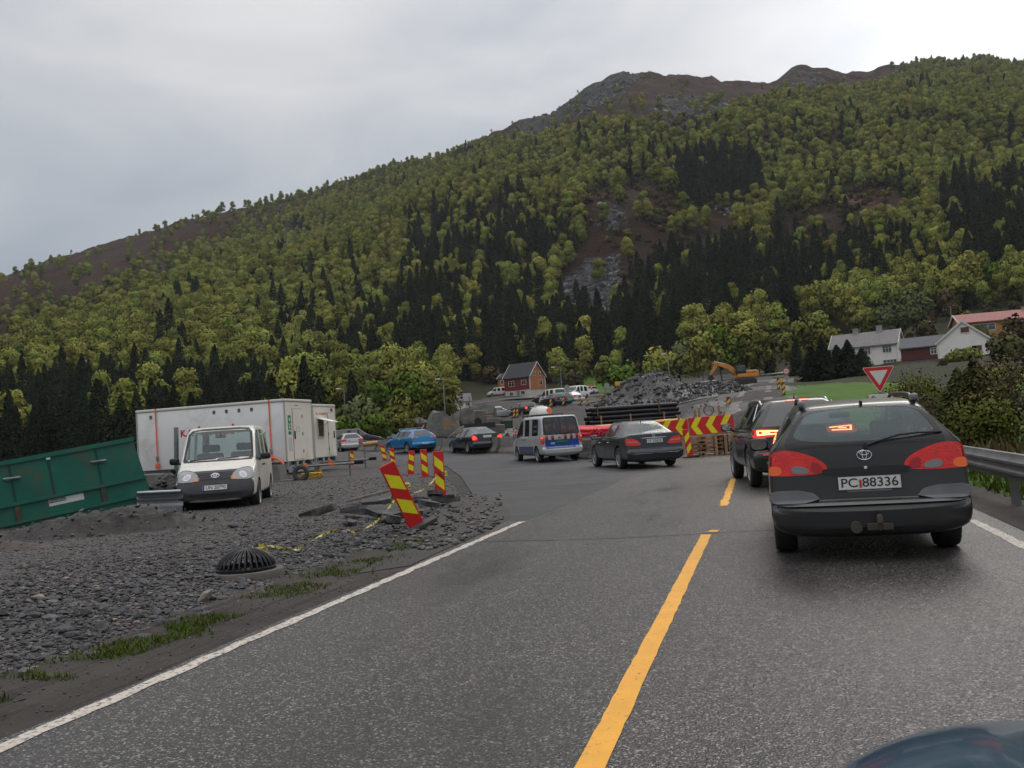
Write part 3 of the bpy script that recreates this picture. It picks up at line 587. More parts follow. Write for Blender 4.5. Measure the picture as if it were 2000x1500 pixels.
# forest density, read at where each tree stands as seen in the photograph's own view of the slope
def line_y(px, pts): return np.interp(px, [p[0] for p in pts], [p[1] for p in pts])
HEATH = [(-700, 900), (-200, 800), (0, 762), (100, 702), (200, 638), (330, 564), (450, 494), (560, 437), (640, 393), (720, 349), (960, 272), (1020, 285), (1100, 265), (1200, 245), (1330, 262), (1430, 222), (1530, 190), (1650, 180), (1740, 165), (1790, 130), (2100, 100)]
def densities(px, py):
    gapn = fbm(px/34, py/26, 51); pb = np.clip(.30+1.25*gapn, .3, .97); pc = np.clip((fbm(px/46, py/30, 52)-.56)*2.2, .008, .5)
    ab = py < line_y(px, HEATH)+22*(fbm(px/40, py/40, 31)-.5)
    def put(m, b, c): pb[m] = b; pc[m] = c
    put(inpoly(px, py, [(800, 420), (960, 400), (1120, 440), (1060, 560), (1080, 700), (700, 770), (760, 620), (800, 520)]), .34, .55)
    put(inpoly(px, py, [(540, 640), (700, 600), (760, 640), (700, 760), (540, 720)]), .55, .4)
    put(inpoly(px, py, [(1140, 385), (1250, 340), (1330, 400), (1520, 415), (1660, 440), (1720, 500), (1700, 570), (1600, 500), (1400, 520), (1320, 560), (1250, 620), (1080, 620), (1100, 540), (1140, 480)]), .07, .03)
    put(inpoly(px, py, [(1580, 440), (1620, 370), (1800, 365), (1810, 440), (1680, 450)]), .15, .05)
    put(inpoly(px, py, [(1440, 440), (1510, 425), (1515, 455), (1440, 462)]), .95, 0); put(inpoly(px, py, [(1300, 450), (1380, 430), (1385, 455), (1300, 468)]), .95, .0)
    put(inpoly(px, py, [(1320, 310), (1480, 310), (1500, 405), (1330, 405)]), .04, .95)
    put(inpoly(px, py, [(1300, 520), (1420, 500), (1580, 480), (1640, 560), (1560, 650), (1250, 680), (1230, 610)]), .12, .85)
    put(inpoly(px, py, [(-300, 775), (420, 760), (650, 745), (660, 900), (-300, 960)]), .06, .9)
    put(inpoly(px, py, [(1840, 380), (2300, 350), (2300, 575), (1880, 560), (1850, 470)]), .22, .72)
    put(inpoly(px, py, [(1600, 500), (1760, 470), (1850, 530), (1840, 590), (1660, 600)]), .4, .35)
    put(inpoly(px, py, [(1090, 620), (1320, 600), (1330, 730), (1080, 740)]), .10, .85); put(inpoly(px, py, [(640, 700), (760, 715), (1000, 640), (1090, 740), (940, 770), (760, 760)]), .12, .82)
    for poly in ([(1080, 625), (1095, 530), (1150, 495), (1215, 495), (1215, 560), (1190, 640)], [(1155, 460), (1165, 393), (1250, 393), (1250, 450)], [(1640, 395), (1660, 360), (1800, 400), (1800, 440), (1700, 430)]): put(inpoly(px, py, poly), .03, .0)
    spars = np.clip((line_y(px, HEATH)-py)/90, 0, 1)
    pb = np.where(ab, .22*(1-spars)+.03, pb); pc = np.where(ab, 0, pc)
    pb = np.where(ab & (px < 620), (.30*(1-spars)+.05)*np.clip(.2+1.5*fbm(px/60, py/60, 44), .2, 1.2), pb); pb = np.where(ab & (px > 960) & (px < 1760) & (py < 215), .004, pb); pb = np.where(ab & (px > 940) & (px < 1760), .012+.05*(py > 200), pb)
    return pb, pc
n_c = 90000; a_ = RNG.uniform(radians(-19), radians(51), n_c); d_r = np.sqrt(RNG.uniform(135**2, 1010**2, n_c)); tx = -d_r*np.sin(a_); ty = d_r*np.cos(a_)
# thin by a jittered occupancy grid so that crowns do not stand inside each other
cell = 4.0; key = (np.floor(tx/cell).astype(int)*100003+np.floor(ty/cell).astype(int)); _, first = np.unique(key, return_index=True); first = RNG.permutation(first)
tx, ty, d_r = tx[first], ty[first], d_r[first]; tz = H(tx, ty); tpx, tpy = proj(np.stack([tx, ty, tz], -1)); tpb, tpc = densities(tpx, tpy); u = RNG.random(len(tx))
clear = (tpx > 880) & (tpx < 1560) & (d_r < 215) | (tpx >= 1540) & (d_r < 232) | (tpx > 640) & (tpx < 900) & (d_r < 150)
clear |= (d_r > ridge_d(np.arctan2(-tx, ty))*1.0)
tq = (d_r-260)/(ridge_d(np.arctan2(-tx, ty))-260); sel_b = (u < tpb*.92*np.where((tq > .88) & (tpx < 1760), .3, 1)) & ~clear; sel_c = (u >= 1-tpc*.9) & ~clear & ~sel_b
ext_n = 900; ax_ = RNG.uniform(radians(10), radians(50), 1400); dx_ = RNG.uniform(105, 190, 1400); ex, ey = -dx_*np.sin(ax_), dx_*np.cos(ax_); epx, epy = proj(np.stack([ex, ey, H(ex, ey)], -1)); ok = (epx < 640)
tx = np.concatenate([tx, ex[ok]]); ty = np.concatenate([ty, ey[ok]]); tz = np.concatenate([tz, H(ex[ok], ey[ok])]); d_r = np.concatenate([d_r, dx_[ok]]); tpx = np.concatenate([tpx, epx[ok]]); tpy = np.concatenate([tpy, epy[ok]])
sel_b = np.concatenate([sel_b, RNG.random(ok.sum()) < .02]); sel_c = np.concatenate([sel_c, RNG.random(ok.sum()) < .5])
aa_ = np.arctan2(-tx, ty); shrink = np.where((d_r > ridge_d(aa_)*.93) & (tpx < 1760), .6, 1)*(1-.34*np.clip((d_r-260)/(ridge_d(aa_)-260), 0, 1))*np.where((tpx < 660) & (d_r < 262) & sel_c, .62+.25*np.clip((d_r-150)/110, 0, 1), 1)
def place_forest(sel, meshes, name, labels, group, nmax, smin, smax, stuff):
    ii = np.nonzero(sel)[0]; vis = (tpx[ii] > -20) & (tpx[ii] < 2020); order = np.argsort(d_r[ii]+(~vis)*5000); near = ii[order[:nmax]]; rest = ii[order[nmax:]]
    for i in near:
        me = meshes[RNG.integers(len(meshes))]; o = bpy.data.objects.new(name, me); COL.objects.link(o); o.location = (tx[i], ty[i], tz[i]-.1); s = RNG.uniform(smin, smax)*shrink[i]; o.scale = (s*RNG.uniform(.85, 1.15), s*RNG.uniform(.85, 1.15), s); o.rotation_euler = (0, 0, RNG.uniform(0, 6.28))
        k = 0 if tpx[i] < 330 else 1 if tpx[i] < 660 else 2 if tpx[i] < 1000 else 3 if tpx[i] < 1500 else 4
        tag(o, labels[k], 'tree', group+(' behind the left edge', ' above the white cabins', ' above the boulders', ' above the excavator', ' above the houses')[k])
    # the far rest: one object, instanced by geometry nodes over its own points
    me = bpy.data.meshes.new(stuff); me.from_pydata(np.stack([tx[rest], ty[rest], tz[rest]-.1], -1).tolist(), [], [])
    for nm, dat in (('sc', RNG.uniform(smin, smax, len(rest))*shrink[rest]), ('rz', RNG.uniform(0, 6.28, len(rest)))):
        a = me.attributes.new(nm, 'FLOAT', 'POINT'); a.data.foreach_set('value', dat.astype(np.float32))
    a = me.attributes.new('kindex', 'INT', 'POINT'); a.data.foreach_set('value', RNG.integers(0, len(meshes), len(rest)).astype(np.int32))
    o = bpy.data.objects.new(stuff, me); COL.objects.link(o)
    ng = bpy.data.node_groups.new(stuff, 'GeometryNodeTree'); ng.interface.new_socket('Geometry', in_out='INPUT', socket_type='NodeSocketGeometry'); ng.interface.new_socket('Geometry', in_out='OUTPUT', socket_type='NodeSocketGeometry')
    gi = ng.nodes.new('NodeGroupInput'); go = ng.nodes.new('NodeGroupOutput'); join = ng.nodes.new('GeometryNodeJoinGeometry'); Lk = ng.links.new
    def named(nm, tp):
        n = ng.nodes.new('GeometryNodeInputNamedAttribute'); n.data_type = tp; n.inputs[0].default_value = nm; return n.outputs[0]
    for k, src in enumerate(meshes):
        holder = next(q for q in COL.objects if q.data is src)
        oi = ng.nodes.new('GeometryNodeObjectInfo'); oi.inputs[0].default_value = holder; oi.inputs['As Instance'].default_value = True
        ip = ng.nodes.new('GeometryNodeInstanceOnPoints'); cmp = ng.nodes.new('FunctionNodeCompare'); cmp.data_type = 'INT'; cmp.operation = 'EQUAL'
        Lk(named('kindex', 'INT'), cmp.inputs[2]); cmp.inputs[3].default_value = k
        cx = ng.nodes.new('ShaderNodeCombineXYZ'); Lk(named('rz', 'FLOAT'), cx.inputs[2]); cs = ng.nodes.new('ShaderNodeCombineXYZ'); sc_ = named('sc', 'FLOAT'); [Lk(sc_, cs.inputs[q]) for q in range(3)]
        Lk(gi.outputs[0], ip.inputs['Points']); Lk(cmp.outputs[0], ip.inputs['Selection']); Lk(oi.outputs['Geometry'], ip.inputs['Instance']); Lk(cx.outputs[0], ip.inputs['Rotation']); Lk(cs.outputs[0], ip.inputs['Scale']); Lk(ip.outputs[0], join.inputs[0])
    Lk(join.outputs[0], go.inputs[0]); md = o.modifiers.new('scatter', 'NODES'); md.node_group = ng
    tag(o, kind='stuff'); return o
LB = ['light green birch on the slope at the left edge, above the dark spruces', 'light green birch on the wooded slope above the white cabins', 'light green birch on the wooded slope above the boulders', 'light green birch on the slope above the rubble heap and excavator', 'light green birch on the slope above the white and orange houses']
LC = ['dark spruce standing behind the green skip at the left edge', 'dark spruce standing behind the long white cabin', 'dark spruce in the dark belt above the boulders', 'dark spruce in the dark belt above the rubble heap', 'dark spruce on the slope above the white and orange houses']
f1 = place_forest(sel_b, BIR_ME, 'birch_tree', LB, 'birches', 300, .75, 1.25, 'birch_wood'); f2 = place_forest(sel_c, CON_ME, 'spruce_tree', LC, 'spruces', 300, .7, 1.2, 'spruce_wood')
# low scrub that covers the lower slopes, too much of it to count
def scrub_mesh(seed, mat):
    rng = np.random.default_rng(seed); return mk('scrub', [crown_part(rng, -.3, 1.7, 1.5, 9, 330, .2, 0)], [mat])
SCR = [scrub_mesh(71, L_BRN), scrub_mesh(72, L_OLV), scrub_mesh(73, L_SPR), scrub_mesh(74, L_BRN)]
nS = 9000; aS = RNG.uniform(radians(-17), radians(50), nS); dS = np.sqrt(RNG.uniform(100**2, 560**2, nS)); sx, sy = -dS*np.sin(aS), dS*np.cos(aS); sz = H(sx, sy); spx, spy = proj(np.stack([sx, sy, sz], -1)); spb, spc = densities(spx, spy)
okS = ((spx > 1560) & (dS > 100) | (spx < 880) & (dS > 135) | (dS > 215)) & ~((dS < 265) & (spx > 900) & (spx < 1330) & inpoly(spx, spy, LAWN+LAWN2)) & ~(inpoly(spx, spy, FIELD) & (dS < 130)) & (RNG.random(nS) < .25+fbm(sx/25, sy/25, 61)) & ~inpoly(spx, spy, [(1080, 625), (1095, 530), (1150, 495), (1215, 495), (1215, 560), (1190, 640)]) & ~inpoly(spx, spy, [(1155, 460), (1165, 393), (1250, 393), (1250, 450)])
okS &= ~((spx > 1540) & (dS < 165) & (RNG.random(nS) < .96)); okS &= ~((spx > 1640) & (dS < 200) & (spy < 716) & (spx < 1960) & (dS > 140)); okS &= ~((spx > 960) & (spx < 1090) & (dS > 175) & (dS < 215)) & ~((spx > 1860) & (dS > 165) & (dS < 215))
me = bpy.data.meshes.new('scrub'); iS = np.nonzero(okS)[0]; PROT = []
for k, m_ in enumerate(SCR):
    o = bpy.data.objects.new('shrub', m_); COL.objects.link(o); i = iS[k]; o.location = (sx[i], sy[i], sz[i]); PROT.append(o)
    tag(o, 'brown low shrub in the scrub of the lower slope' if k in (0, 3) else 'olive low shrub in the scrub of the lower slope' if k == 1 else 'dark green low shrub in the scrub of the lower slope', 'bush', 'shrubs of the slope scrub')
iS = iS[4:]
def gn_scatter(name, P3, scales, kidx, meshes, eul=None):
    me = bpy.data.meshes.new(name); me.from_pydata(P3.tolist(), [], []); n = len(P3)
    for nm, dat in (('sc', scales), ('rz', RNG.uniform(0, 6.28, n))):
        a = me.attributes.new(nm, 'FLOAT', 'POINT'); a.data.foreach_set('value', dat.astype(np.float32))
    a = me.attributes.new('kindex', 'INT', 'POINT'); a.data.foreach_set('value', kidx.astype(np.int32)); o = bpy.data.objects.new(name, me); COL.objects.link(o)
    src = bpy.data.node_groups['birch_wood']; ng = src.copy(); ng.name = name; ois = [q for q in ng.nodes if q.type == 'OBJECT_INFO']
    for k, q in enumerate(ois): q.inputs[0].default_value = next(w for w in COL.objects if w.data is meshes[k % len(meshes)])
    md = o.modifiers.new('scatter', 'NODES'); md.node_group = ng; tag(o, kind='stuff'); return o
gn_scatter('scrub', np.stack([sx[iS], sy[iS], sz[iS]], -1), RNG.uniform(.4, 1.5, len(iS)), RNG.integers(0, 5, len(iS)), SCR)
print('trees', int(sel_b.sum()), int(sel_c.sum()))

# trees and shrubs near the works and the houses: each with its own trunk and crown
def bushy(name, label, cat, px, pyb, d, h, w, leafm, barkm=BARK, n=1500, size=.18, lobes=18, group=None, h0=.08, seed=None, twig=0, at=None, k=6, dens=1.0):
    p = P(px, pyb, d) if at is None else np.array(at); z = Hs(p[0], p[1]); rng = np.random.default_rng(int(px*7+pyb*13+d) if seed is None else seed)
    r = empty(name, (p[0], p[1], z), 0, label, cat, group)
    arr_obj('trunk', limbs(rng, h, max(.05, h*.013), w*.5, k+twig, 0, .12), [barkm], r)
    arr_obj('crown', [crown_part(rng, h*h0, h, w*.5, lobes, int(n*dens), size, 0, spread=1.15)], [leafm], r); return r
def sprucy(name, label, px, pyb, d, h, w, leafm=L_SPR, group=None, at=None):
    p = P(px, pyb, d) if at is None else np.array(at); z = Hs(p[0], p[1]); rng = np.random.default_rng(int(px*3+pyb*5+d)); r = empty(name, (p[0], p[1], z), 0, label, 'tree', group)
    arr_obj('trunk', [tube_part([(0, 0, -.3), (0, 0, h*.97)], [h*.014, .01], 0)], [BARK], r)
    parts = [conifer_part(rng, h, w*.5, 0, 30, 13, .34)]; 
    # loose needle sprays
    m = 900; t = rng.random(m)**.8; rad_ = w*.5*(1-t)**.8*rng.uniform(.5, 1.15, m); a = rng.uniform(0, 2*pi, m); C = np.stack([np.cos(a)*rad_, np.sin(a)*rad_, h*(.05+.93*t)-rad_*.25], 1); nn = rng.normal(size=(m, 3)); nn /= np.linalg.norm(nn, axis=1)[:, None]
    parts.append((quads(C, nn, np.full(m, h*.03+.02), rng, .5), q4(m), np.repeat(rng.uniform(.6, 1.4, m), 4), 0)); arr_obj('crown', parts, [leafm], r); return r
bushy('willow_bush', 'grey green round willow bush behind the black car by the cabins', 'bush', 706, 842, 96, 4.4, 5.2, L_WIL, n=2600, size=.2)
bushy('willow_bush', 'low yellow green bush between the grey green willow and the guardrail', 'bush', 735, 846, 92, 2.6, 3.2, L_GRN, n=1400, size=.17)
bushy('budding_bush', 'brownish yellow bush behind the left guardrail', 'bush', 786, 838, 105, 4.1, 5.2, L_OLV, n=2300, size=.19)
bushy('budding_bush', 'small yellow brown bush against the guardrail beside the dark red car', 'bush', 785, 846, 98, 2.3, 2.8, L_YLW, n=1100, size=.16)
bushy('birch_tree', 'bright green broad tree behind the brownish bushes left of the boulder', 'tree', 800, 832, 125, 6.6, 7.4, L_GRN, BARKW, n=3000, size=.24, lobes=22)
bushy('alder_tree', 'olive tree rising behind the big boulder', 'tree', 852, 825, 122, 5.6, 4.6, L_OLV, n=2000, size=.2, twig=8)
bushy('alder_tree', 'half bare olive tree left of the tiny shed', 'tree', 884, 815, 128, 5.6, 3.4, L_OLV, n=700, size=.18, twig=16)
bushy('willow_bush', 'yellow green bush right behind the second white cabin', 'bush', 668, 846, 88, 2.6, 3.4, L_GRN, n=1300, size=.17)
bushy('birch_tree', 'light green tree above the grey green willow bush', 'tree', 735, 812, 150, 7, 6.5, L_GRN, BARKW, n=1800, size=.28)
bushy('birch_tree', 'tall light green tree left of the bright green tree', 'tree', 690, 808, 160, 7.5, 6, L_BIR, BARKW, n=1700, size=.3)
for i, (px_, y_, d_, h_, w_, lf, lab) in enumerate([
    (1180, 742, 172, 7.5, 5, L_BIR, 'slim birch left of the grassy slope behind the rubble heap'), (1222, 742, 168, 5.2, 7, L_GRN, 'low spreading light green tree left above the rubble heap'),
    (1292, 738, 165, 7.4, 7.5, L_BIR, 'rounded birch behind the peak of the rubble heap'), (1330, 736, 172, 8, 6.5, L_WIL, 'pale green birch right of the rubble heap peak'), (1372, 735, 165, 8.5, 7, L_BIR, 'birch behind the excavator arm'),
    (1410, 733, 172, 10, 7, L_GRN, 'tall fresh green birch behind the excavator arm'), (1452, 732, 175, 11, 7, L_BIR, 'tallest birch of the clump behind the excavator cab'), (1485, 730, 172, 9, 5.5, L_OLV, 'olive birch right of the excavator'),
    (1572, 722, 160, 9.5, 9, L_OLV, 'big budding olive tree left of the white house'), (1622, 715, 170, 8.2, 6.5, L_OLV, 'yellow green tree touching the left end of the white house'), (1600, 700, 190, 10.5, 8, L_BIR, 'light green tree behind the big olive tree'),
    (1680, 640, 232, 9.5, 5.5, L_BIR, 'narrow birch standing above the white house chimneys'), (1700, 662, 222, 7, 6, L_OLV, 'small olive tree right above the white house roof'), (1745, 668, 215, 8, 7.5, L_WIL, 'pale green tree above the right end of the white house'),
    (1792, 668, 212, 9.5, 8, L_WIL, 'broad pale green tree between the white house and the orange house'), (1812, 690, 185, 6, 5, L_BRN, 'brownish bare tree above the red shed'), (1850, 640, 225, 8, 4, L_BRN, 'brown bare tree left of the orange house'),
    (1900, 600, 245, 9, 6, L_BIR, 'light green tree behind the left end of the orange house'), (1950, 600, 245, 9.5, 8, L_GRN, 'fresh green tree behind the orange house'), (1985, 655, 170, 3.2, 3.5, L_BRN, 'brownish shrub before the orange house'), (1916, 652, 185, 2.6, 3, L_SPR, 'dark round shrub before the orange house terrace'),
    (1955, 704, 120, 2.6, 4, L_BRN, 'brown budding bush right of the white garage'), (1990, 700, 125, 4.5, 3.5, L_BRN, 'slim brown bare tree at the right edge beside the garage'), (1975, 738, 95, 2.2, 4, L_SPR, 'dark green bush at the right edge below the garage'),
    (1885, 722, 130, .6, 5, L_OLV, 'low olive hedge before the white garage'), (1120, 752, 205, 4, 6, L_BRN, 'brown bush on the bank right of the lamp post'), (1212, 745, 185, 3.2, 5, L_BRN, 'low brown bush left of the rubble heap peak'), (960, 765, 215, 3, 6, L_BRN, 'brown bush left of the red and orange house')]):
    bushy('birch_tree' if lf in (L_BIR, L_GRN, L_WIL) else 'budding_tree', lab, 'tree', px_, y_, d_, h_, w_, lf, BARKW if lf is L_BIR else BARK, n=1500 if lf is not L_BRN else 800, size=.30 if d_ > 130 else .2, twig=10 if lf is L_BRN else 2, lobes=16, k=5)
for i, (px_, y_, d_, h_, w_, lab) in enumerate([(1590, 760, 120, 4.4, 4.0, 'dark spruce at the left end of the dark row below the white house'), (1612, 758, 118, 5.2, 4.4, 'tall dark spruce, second from the left in the row below the white house'), (1640, 756, 122, 4.2, 4.2, 'dark spruce in the middle of the row below the white house'),
    (1662, 754, 118, 4.6, 4.4, 'dark spruce right of the middle in the row below the white house'), (1688, 752, 116, 3.4, 4.0, 'dark spruce at the right end of the row below the white house'), (1505, 735, 185, 7, 3.2, 'dark spruce right of the excavator by the pale road'), (1560, 745, 150, 6, 3.2, 'dark spruce at the foot of the big olive tree')]):
    sprucy('spruce_tree', lab, px_, y_, d_, h_, w_, L_CON, 'spruces below the white house' if i < 5 else None)
# shrubs and young spruces on the bank right of the guardrail
bank_spots = [(5.6, 30, 3.0, 2.2, 's', 'young spruce behind the guardrail just right of the give way sign'), (6.6, 24, 2.5, 2.0, 's', 'young brownish spruce leaning over the guardrail behind the estate roof'), (8.2, 27, 3.4, 2.6, 's', 'tall young spruce on the bank below the white garage'), (6.3, 18.5, 1.7, 2.2, 'y', 'yellow green willow shrub over the guardrail behind the estate'),
    (9.3, 21, 2.6, 2.5, 's', 'dull green young spruce on the bank at the right edge'), (7.7, 15.8, 1.9, 2.2, 'y', 'yellowish willow shrub above the right tail lamp of the estate'), (9.6, 16.5, 2.2, 2.6, 'o', 'olive shrub on the bank at the right edge'), (6.2, 13.6, 1.5, 2.0, 'b', 'bare brown shrub just behind the guardrail'),
    (8.3, 12.6, 1.7, 2.2, 'o', 'olive shrub behind the guardrail at the right edge'), (11.5, 25, 2.8, 3, 'o', 'olive green bush high on the bank at the right edge'), (10.4, 33, 3.2, 2.6, 's', 'young spruce below the red shed'), (7.2, 37, 3.2, 2.4, 's', 'young spruce left of the red shed, far up the bank'), (13.2, 34, 2.8, 3.5, 'o', 'olive bush below the white garage'),
    (15, 31, 3.4, 2.8, 's', 'brownish young spruce below the right end of the garage'), (5.5, 41, 2.4, 3.2, 'y', 'yellow green shrub left of the give way sign'), (7.0, 11.2, 1.35, 1.8, 'y', 'low yellow leaved shrub close behind the guardrail'), (12.5, 19, 2.1, 3, 's', 'broad young spruce at the right edge of the view'), (4.6, 22, 1.5, 1.7, 'o', 'small olive shrub touching the guardrail'), (4.9, 34, 2.1, 2.4, 'b', 'brown twiggy shrub beside the give way sign post')]
for x_, y_, h_, w_, k_, lab in bank_spots:
    h_ *= .78 if y_ > 23 else .9
    if k_ == 's': sprucy('young_spruce', lab, x_*100, y_*10, 20, h_, w_, L_SPR, 'young spruces on the right bank', at=(x_, y_, 0))
    else: bushy('shrub', lab, 'bush', x_*100, y_*10, 20, h_, w_, {'y': L_YLW, 'o': L_OLV, 'b': L_BRN}[k_], BARK, 4200 if k_ != 'b' else 1700, .033, 22, 'shrubs on the right bank', twig=14, at=(x_, y_, 0), k=8)
rb = np.random.default_rng(77); kk = 0
for _ in range(400):
    x_, y_ = rb.uniform(4.6, 17), rb.uniform(12, 46); 
    if x_ < 4.4+.02*y_ or kk >= 34: continue
    if any(hypot(x_-b[0], y_-b[1]) < 1.1 for b in bank_spots): continue
    bank_spots.append((x_, y_, 0, 0, '', '')); kk += 1; t_ = rb.random(); h_ = rb.uniform(1.3, 2.6)
    if t_ < .25: sprucy('young_spruce', 'small dull young spruce in the thicket on the right bank', x_*100, y_*10, 20, h_*1.1, h_*.85, L_SPR, 'young spruces in the right bank thicket', at=(x_, y_, 0))
    else: bushy('shrub', ('olive shrub in the thicket on the right bank', 'yellow green shrub in the thicket on the right bank', 'brown twiggy shrub in the thicket on the right bank')[kk % 3], 'bush', x_*100, y_*10, 20, h_, h_*rb.uniform(.9, 1.3), (L_OLV, L_YLW, L_BRN)[kk % 3], BARK, 3600 if kk % 3 < 2 else 1700, .033, 24, ('olive shrubs', 'yellow green shrubs', 'brown shrubs')[kk % 3]+' in the right bank thicket', twig=16, at=(x_, y_, 0), k=8)
# grass: blades along the verges and the field, one uncountable object
def blades(rng, X, Y, hmin, hmax, z=None):
    n = len(X); Zg = H(X, Y) if z is None else z; a = rng.uniform(0, 2*pi, n); h = rng.uniform(hmin, hmax, n); w = h*.07+.004; lx, ly = rng.normal(size=n)*h*.35, rng.normal(size=n)*h*.35
    b = np.stack([X, Y, Zg-.02], 1); s = np.stack([np.cos(a)*w, np.sin(a)*w, 0*w], 1); t = b+np.stack([lx, ly, h], 1); m = b+np.stack([lx*.35, ly*.35, h*.6], 1)
    return np.stack([b-s, b+s, m+s*.7, t], 1).reshape(-1, 3)
rng = np.random.default_rng(5); GV = []; GT = []
def zter(x, y):
    z = H(x, y)-.05; bk = np.clip((x-3.6)/3, 0, 1); return z-bk*np.clip((x-3.6)*.12, 0, .7)
n = 34000; gx = 3.0+rng.random(n)**1.3*7.5; gy = rng.uniform(4, 48, n); keep = rng.random(n) < np.where(gx < 3.3, .35, 1)*(.35+fbm(gx*.8, gy*.8, 77)); gx, gy = gx[keep], gy[keep]; GV.append(blades(rng, gx, gy, .06, .26, zter(gx, gy)))
for y0, y1, dens in ((2.9, 4.3, .9), (4.7, 6.6, .8), (7.3, 11.5, .35)):
    m = int(2600*(y1-y0)*dens); ys = rng.uniform(y0, y1, m); xs = XL-.80+.17*rng.normal(size=m)-.03*np.sin(ys*3); ok = vnoise(xs*3, ys*2.2, 4) > .42; GV.append(blades(rng, xs[ok], ys[ok], .02, .095 if y0 < 4 else .06, H(xs[ok], ys[ok])+.0))
gv = np.concatenate(GV); gr = arr_obj('grass', [(gv, q4(len(gv)//4), np.repeat(rng.uniform(.6, 1.4, len(gv)//4), 4), 0)], [L_GRS]); tag(gr, kind='stuff')
n = 4500; gx = 3.6+rng.random(n)**.9*9; gy = rng.uniform(5, 40, n); keep = vnoise(gx*.6, gy*.6, 91) > .5; gv = blades(rng, gx[keep], gy[keep], .25, .8, zter(gx[keep], gy[keep])); dg = arr_obj('dry_grass', [(gv, q4(len(gv)//4), np.repeat(rng.uniform(.5, 1.4, len(gv)//4), 4), 0)], [L_DRY]); tag(dg, kind='stuff')
# ------------------------------------------------------------------ vehicles
BLK = pm('black_plastic', (.016, .016, .018), .55, spec=.4); RUB = pm('tyre_rubber', (.014, .014, .014), .8, var=.2, vscale=20, dirt=(.05, .045, .04), dscale=6, damt=.5); CHR = pm('chrome', (.6, .6, .62), .18, 1.0); ALU = pm('wheel_alloy', (.42, .42, .43), .35, .85, dirt=(.06, .055, .05), dscale=5, damt=.6)
REDL = pm('red_lens', (.50, .008, .008), .25, coat=.35, var=.25, vscale=14, bump=.35, bscale=90, emit=(1, .03, .02), es=.07); REDLIT = pm('lit_brake_lamp', (.6, .02, .015), .2, emit=(1, .06, .03), es=1.7); AMBL = pm('amber_lens', (.60, .10, .02), .22, coat=.15, emit=(1, .16, .02), es=.12); CLRL = pm('clear_lens', (.20, .20, .20), .2, .2, coat=.2); AMBLIT = pm('lit_lamp_core', (.9, .3, .1), .3, emit=(1, .42, .12), es=5.0); RIMLIT = pm('red_lit_lens', (.5, .015, .012), .15, emit=(1, .03, .02), es=.55, coat=.5)
DGL = pm('dark_car_glass', (.012, .016, .017), .04, spec=.9); GLS = glass_mat('clear_car_glass', (.66, .76, .75)); GLR = glass_mat('dusty_glare_rear_glass', (.66, .77, .79), .06, .36, 1.3); GLD = glass_mat('tinted_car_glass', (.10, .115, .12)); SEAT = pm('seat_fabric', (.02, .021, .024), .9, var=.2, vscale=12); GAP = pm('panel_gap', (.004, .004, .004), .8); PLW = pm('plate_white', (.55, .55, .54), .5, var=.08, vscale=9); PLB = pm('plate_blue', (.01, .03, .25), .4); INK = pm('plate_ink', (.012, .012, .012), .6); ARCH = pm('wheel_arch_liner', (.007, .007, .007), .9); WHT = pm('white_lettering', (.7, .7, .7), .5)  # GLR: real dust, with hazy sky reflection painted into its pale layer
def carpaint(name, c, metal=.3, rough=.32, dirt=True):
    return pm(name, c, rough, metal, coat=.5, var=.05, vscale=1.5, dirt=tuple(min(1, .55*q+.022) for q in c) if dirt else None, dscale=2.6, damt=.4)
NR = 10
def ring(w, zb, top, kind, zsh, zmid, roof=None, wr=None, fw=(.955, .92, .88, .83), crown=.02):
    zs = min(zb+.11, zb+(top-zb)*.3); zm = min(zmid, zb+(top-zb)*.6); z4 = min(zsh, zb+(top-zb)*.88)
    base = [(0, zb), (w*.80, zb), (w*.965, zs), (w, zm), (w*.985, z4)]
    if kind == 'deck': return base+[(w*fw[0], top-.035), (w*fw[1], top-.010), (w*fw[2], top), (w*fw[3], top+crown*.35), (0, top+crown)]
    return base+[(w*.955, top), (wr+.05, roof-.115), (wr, roof-.05), (wr-.10, roof-.012), (0, roof)]
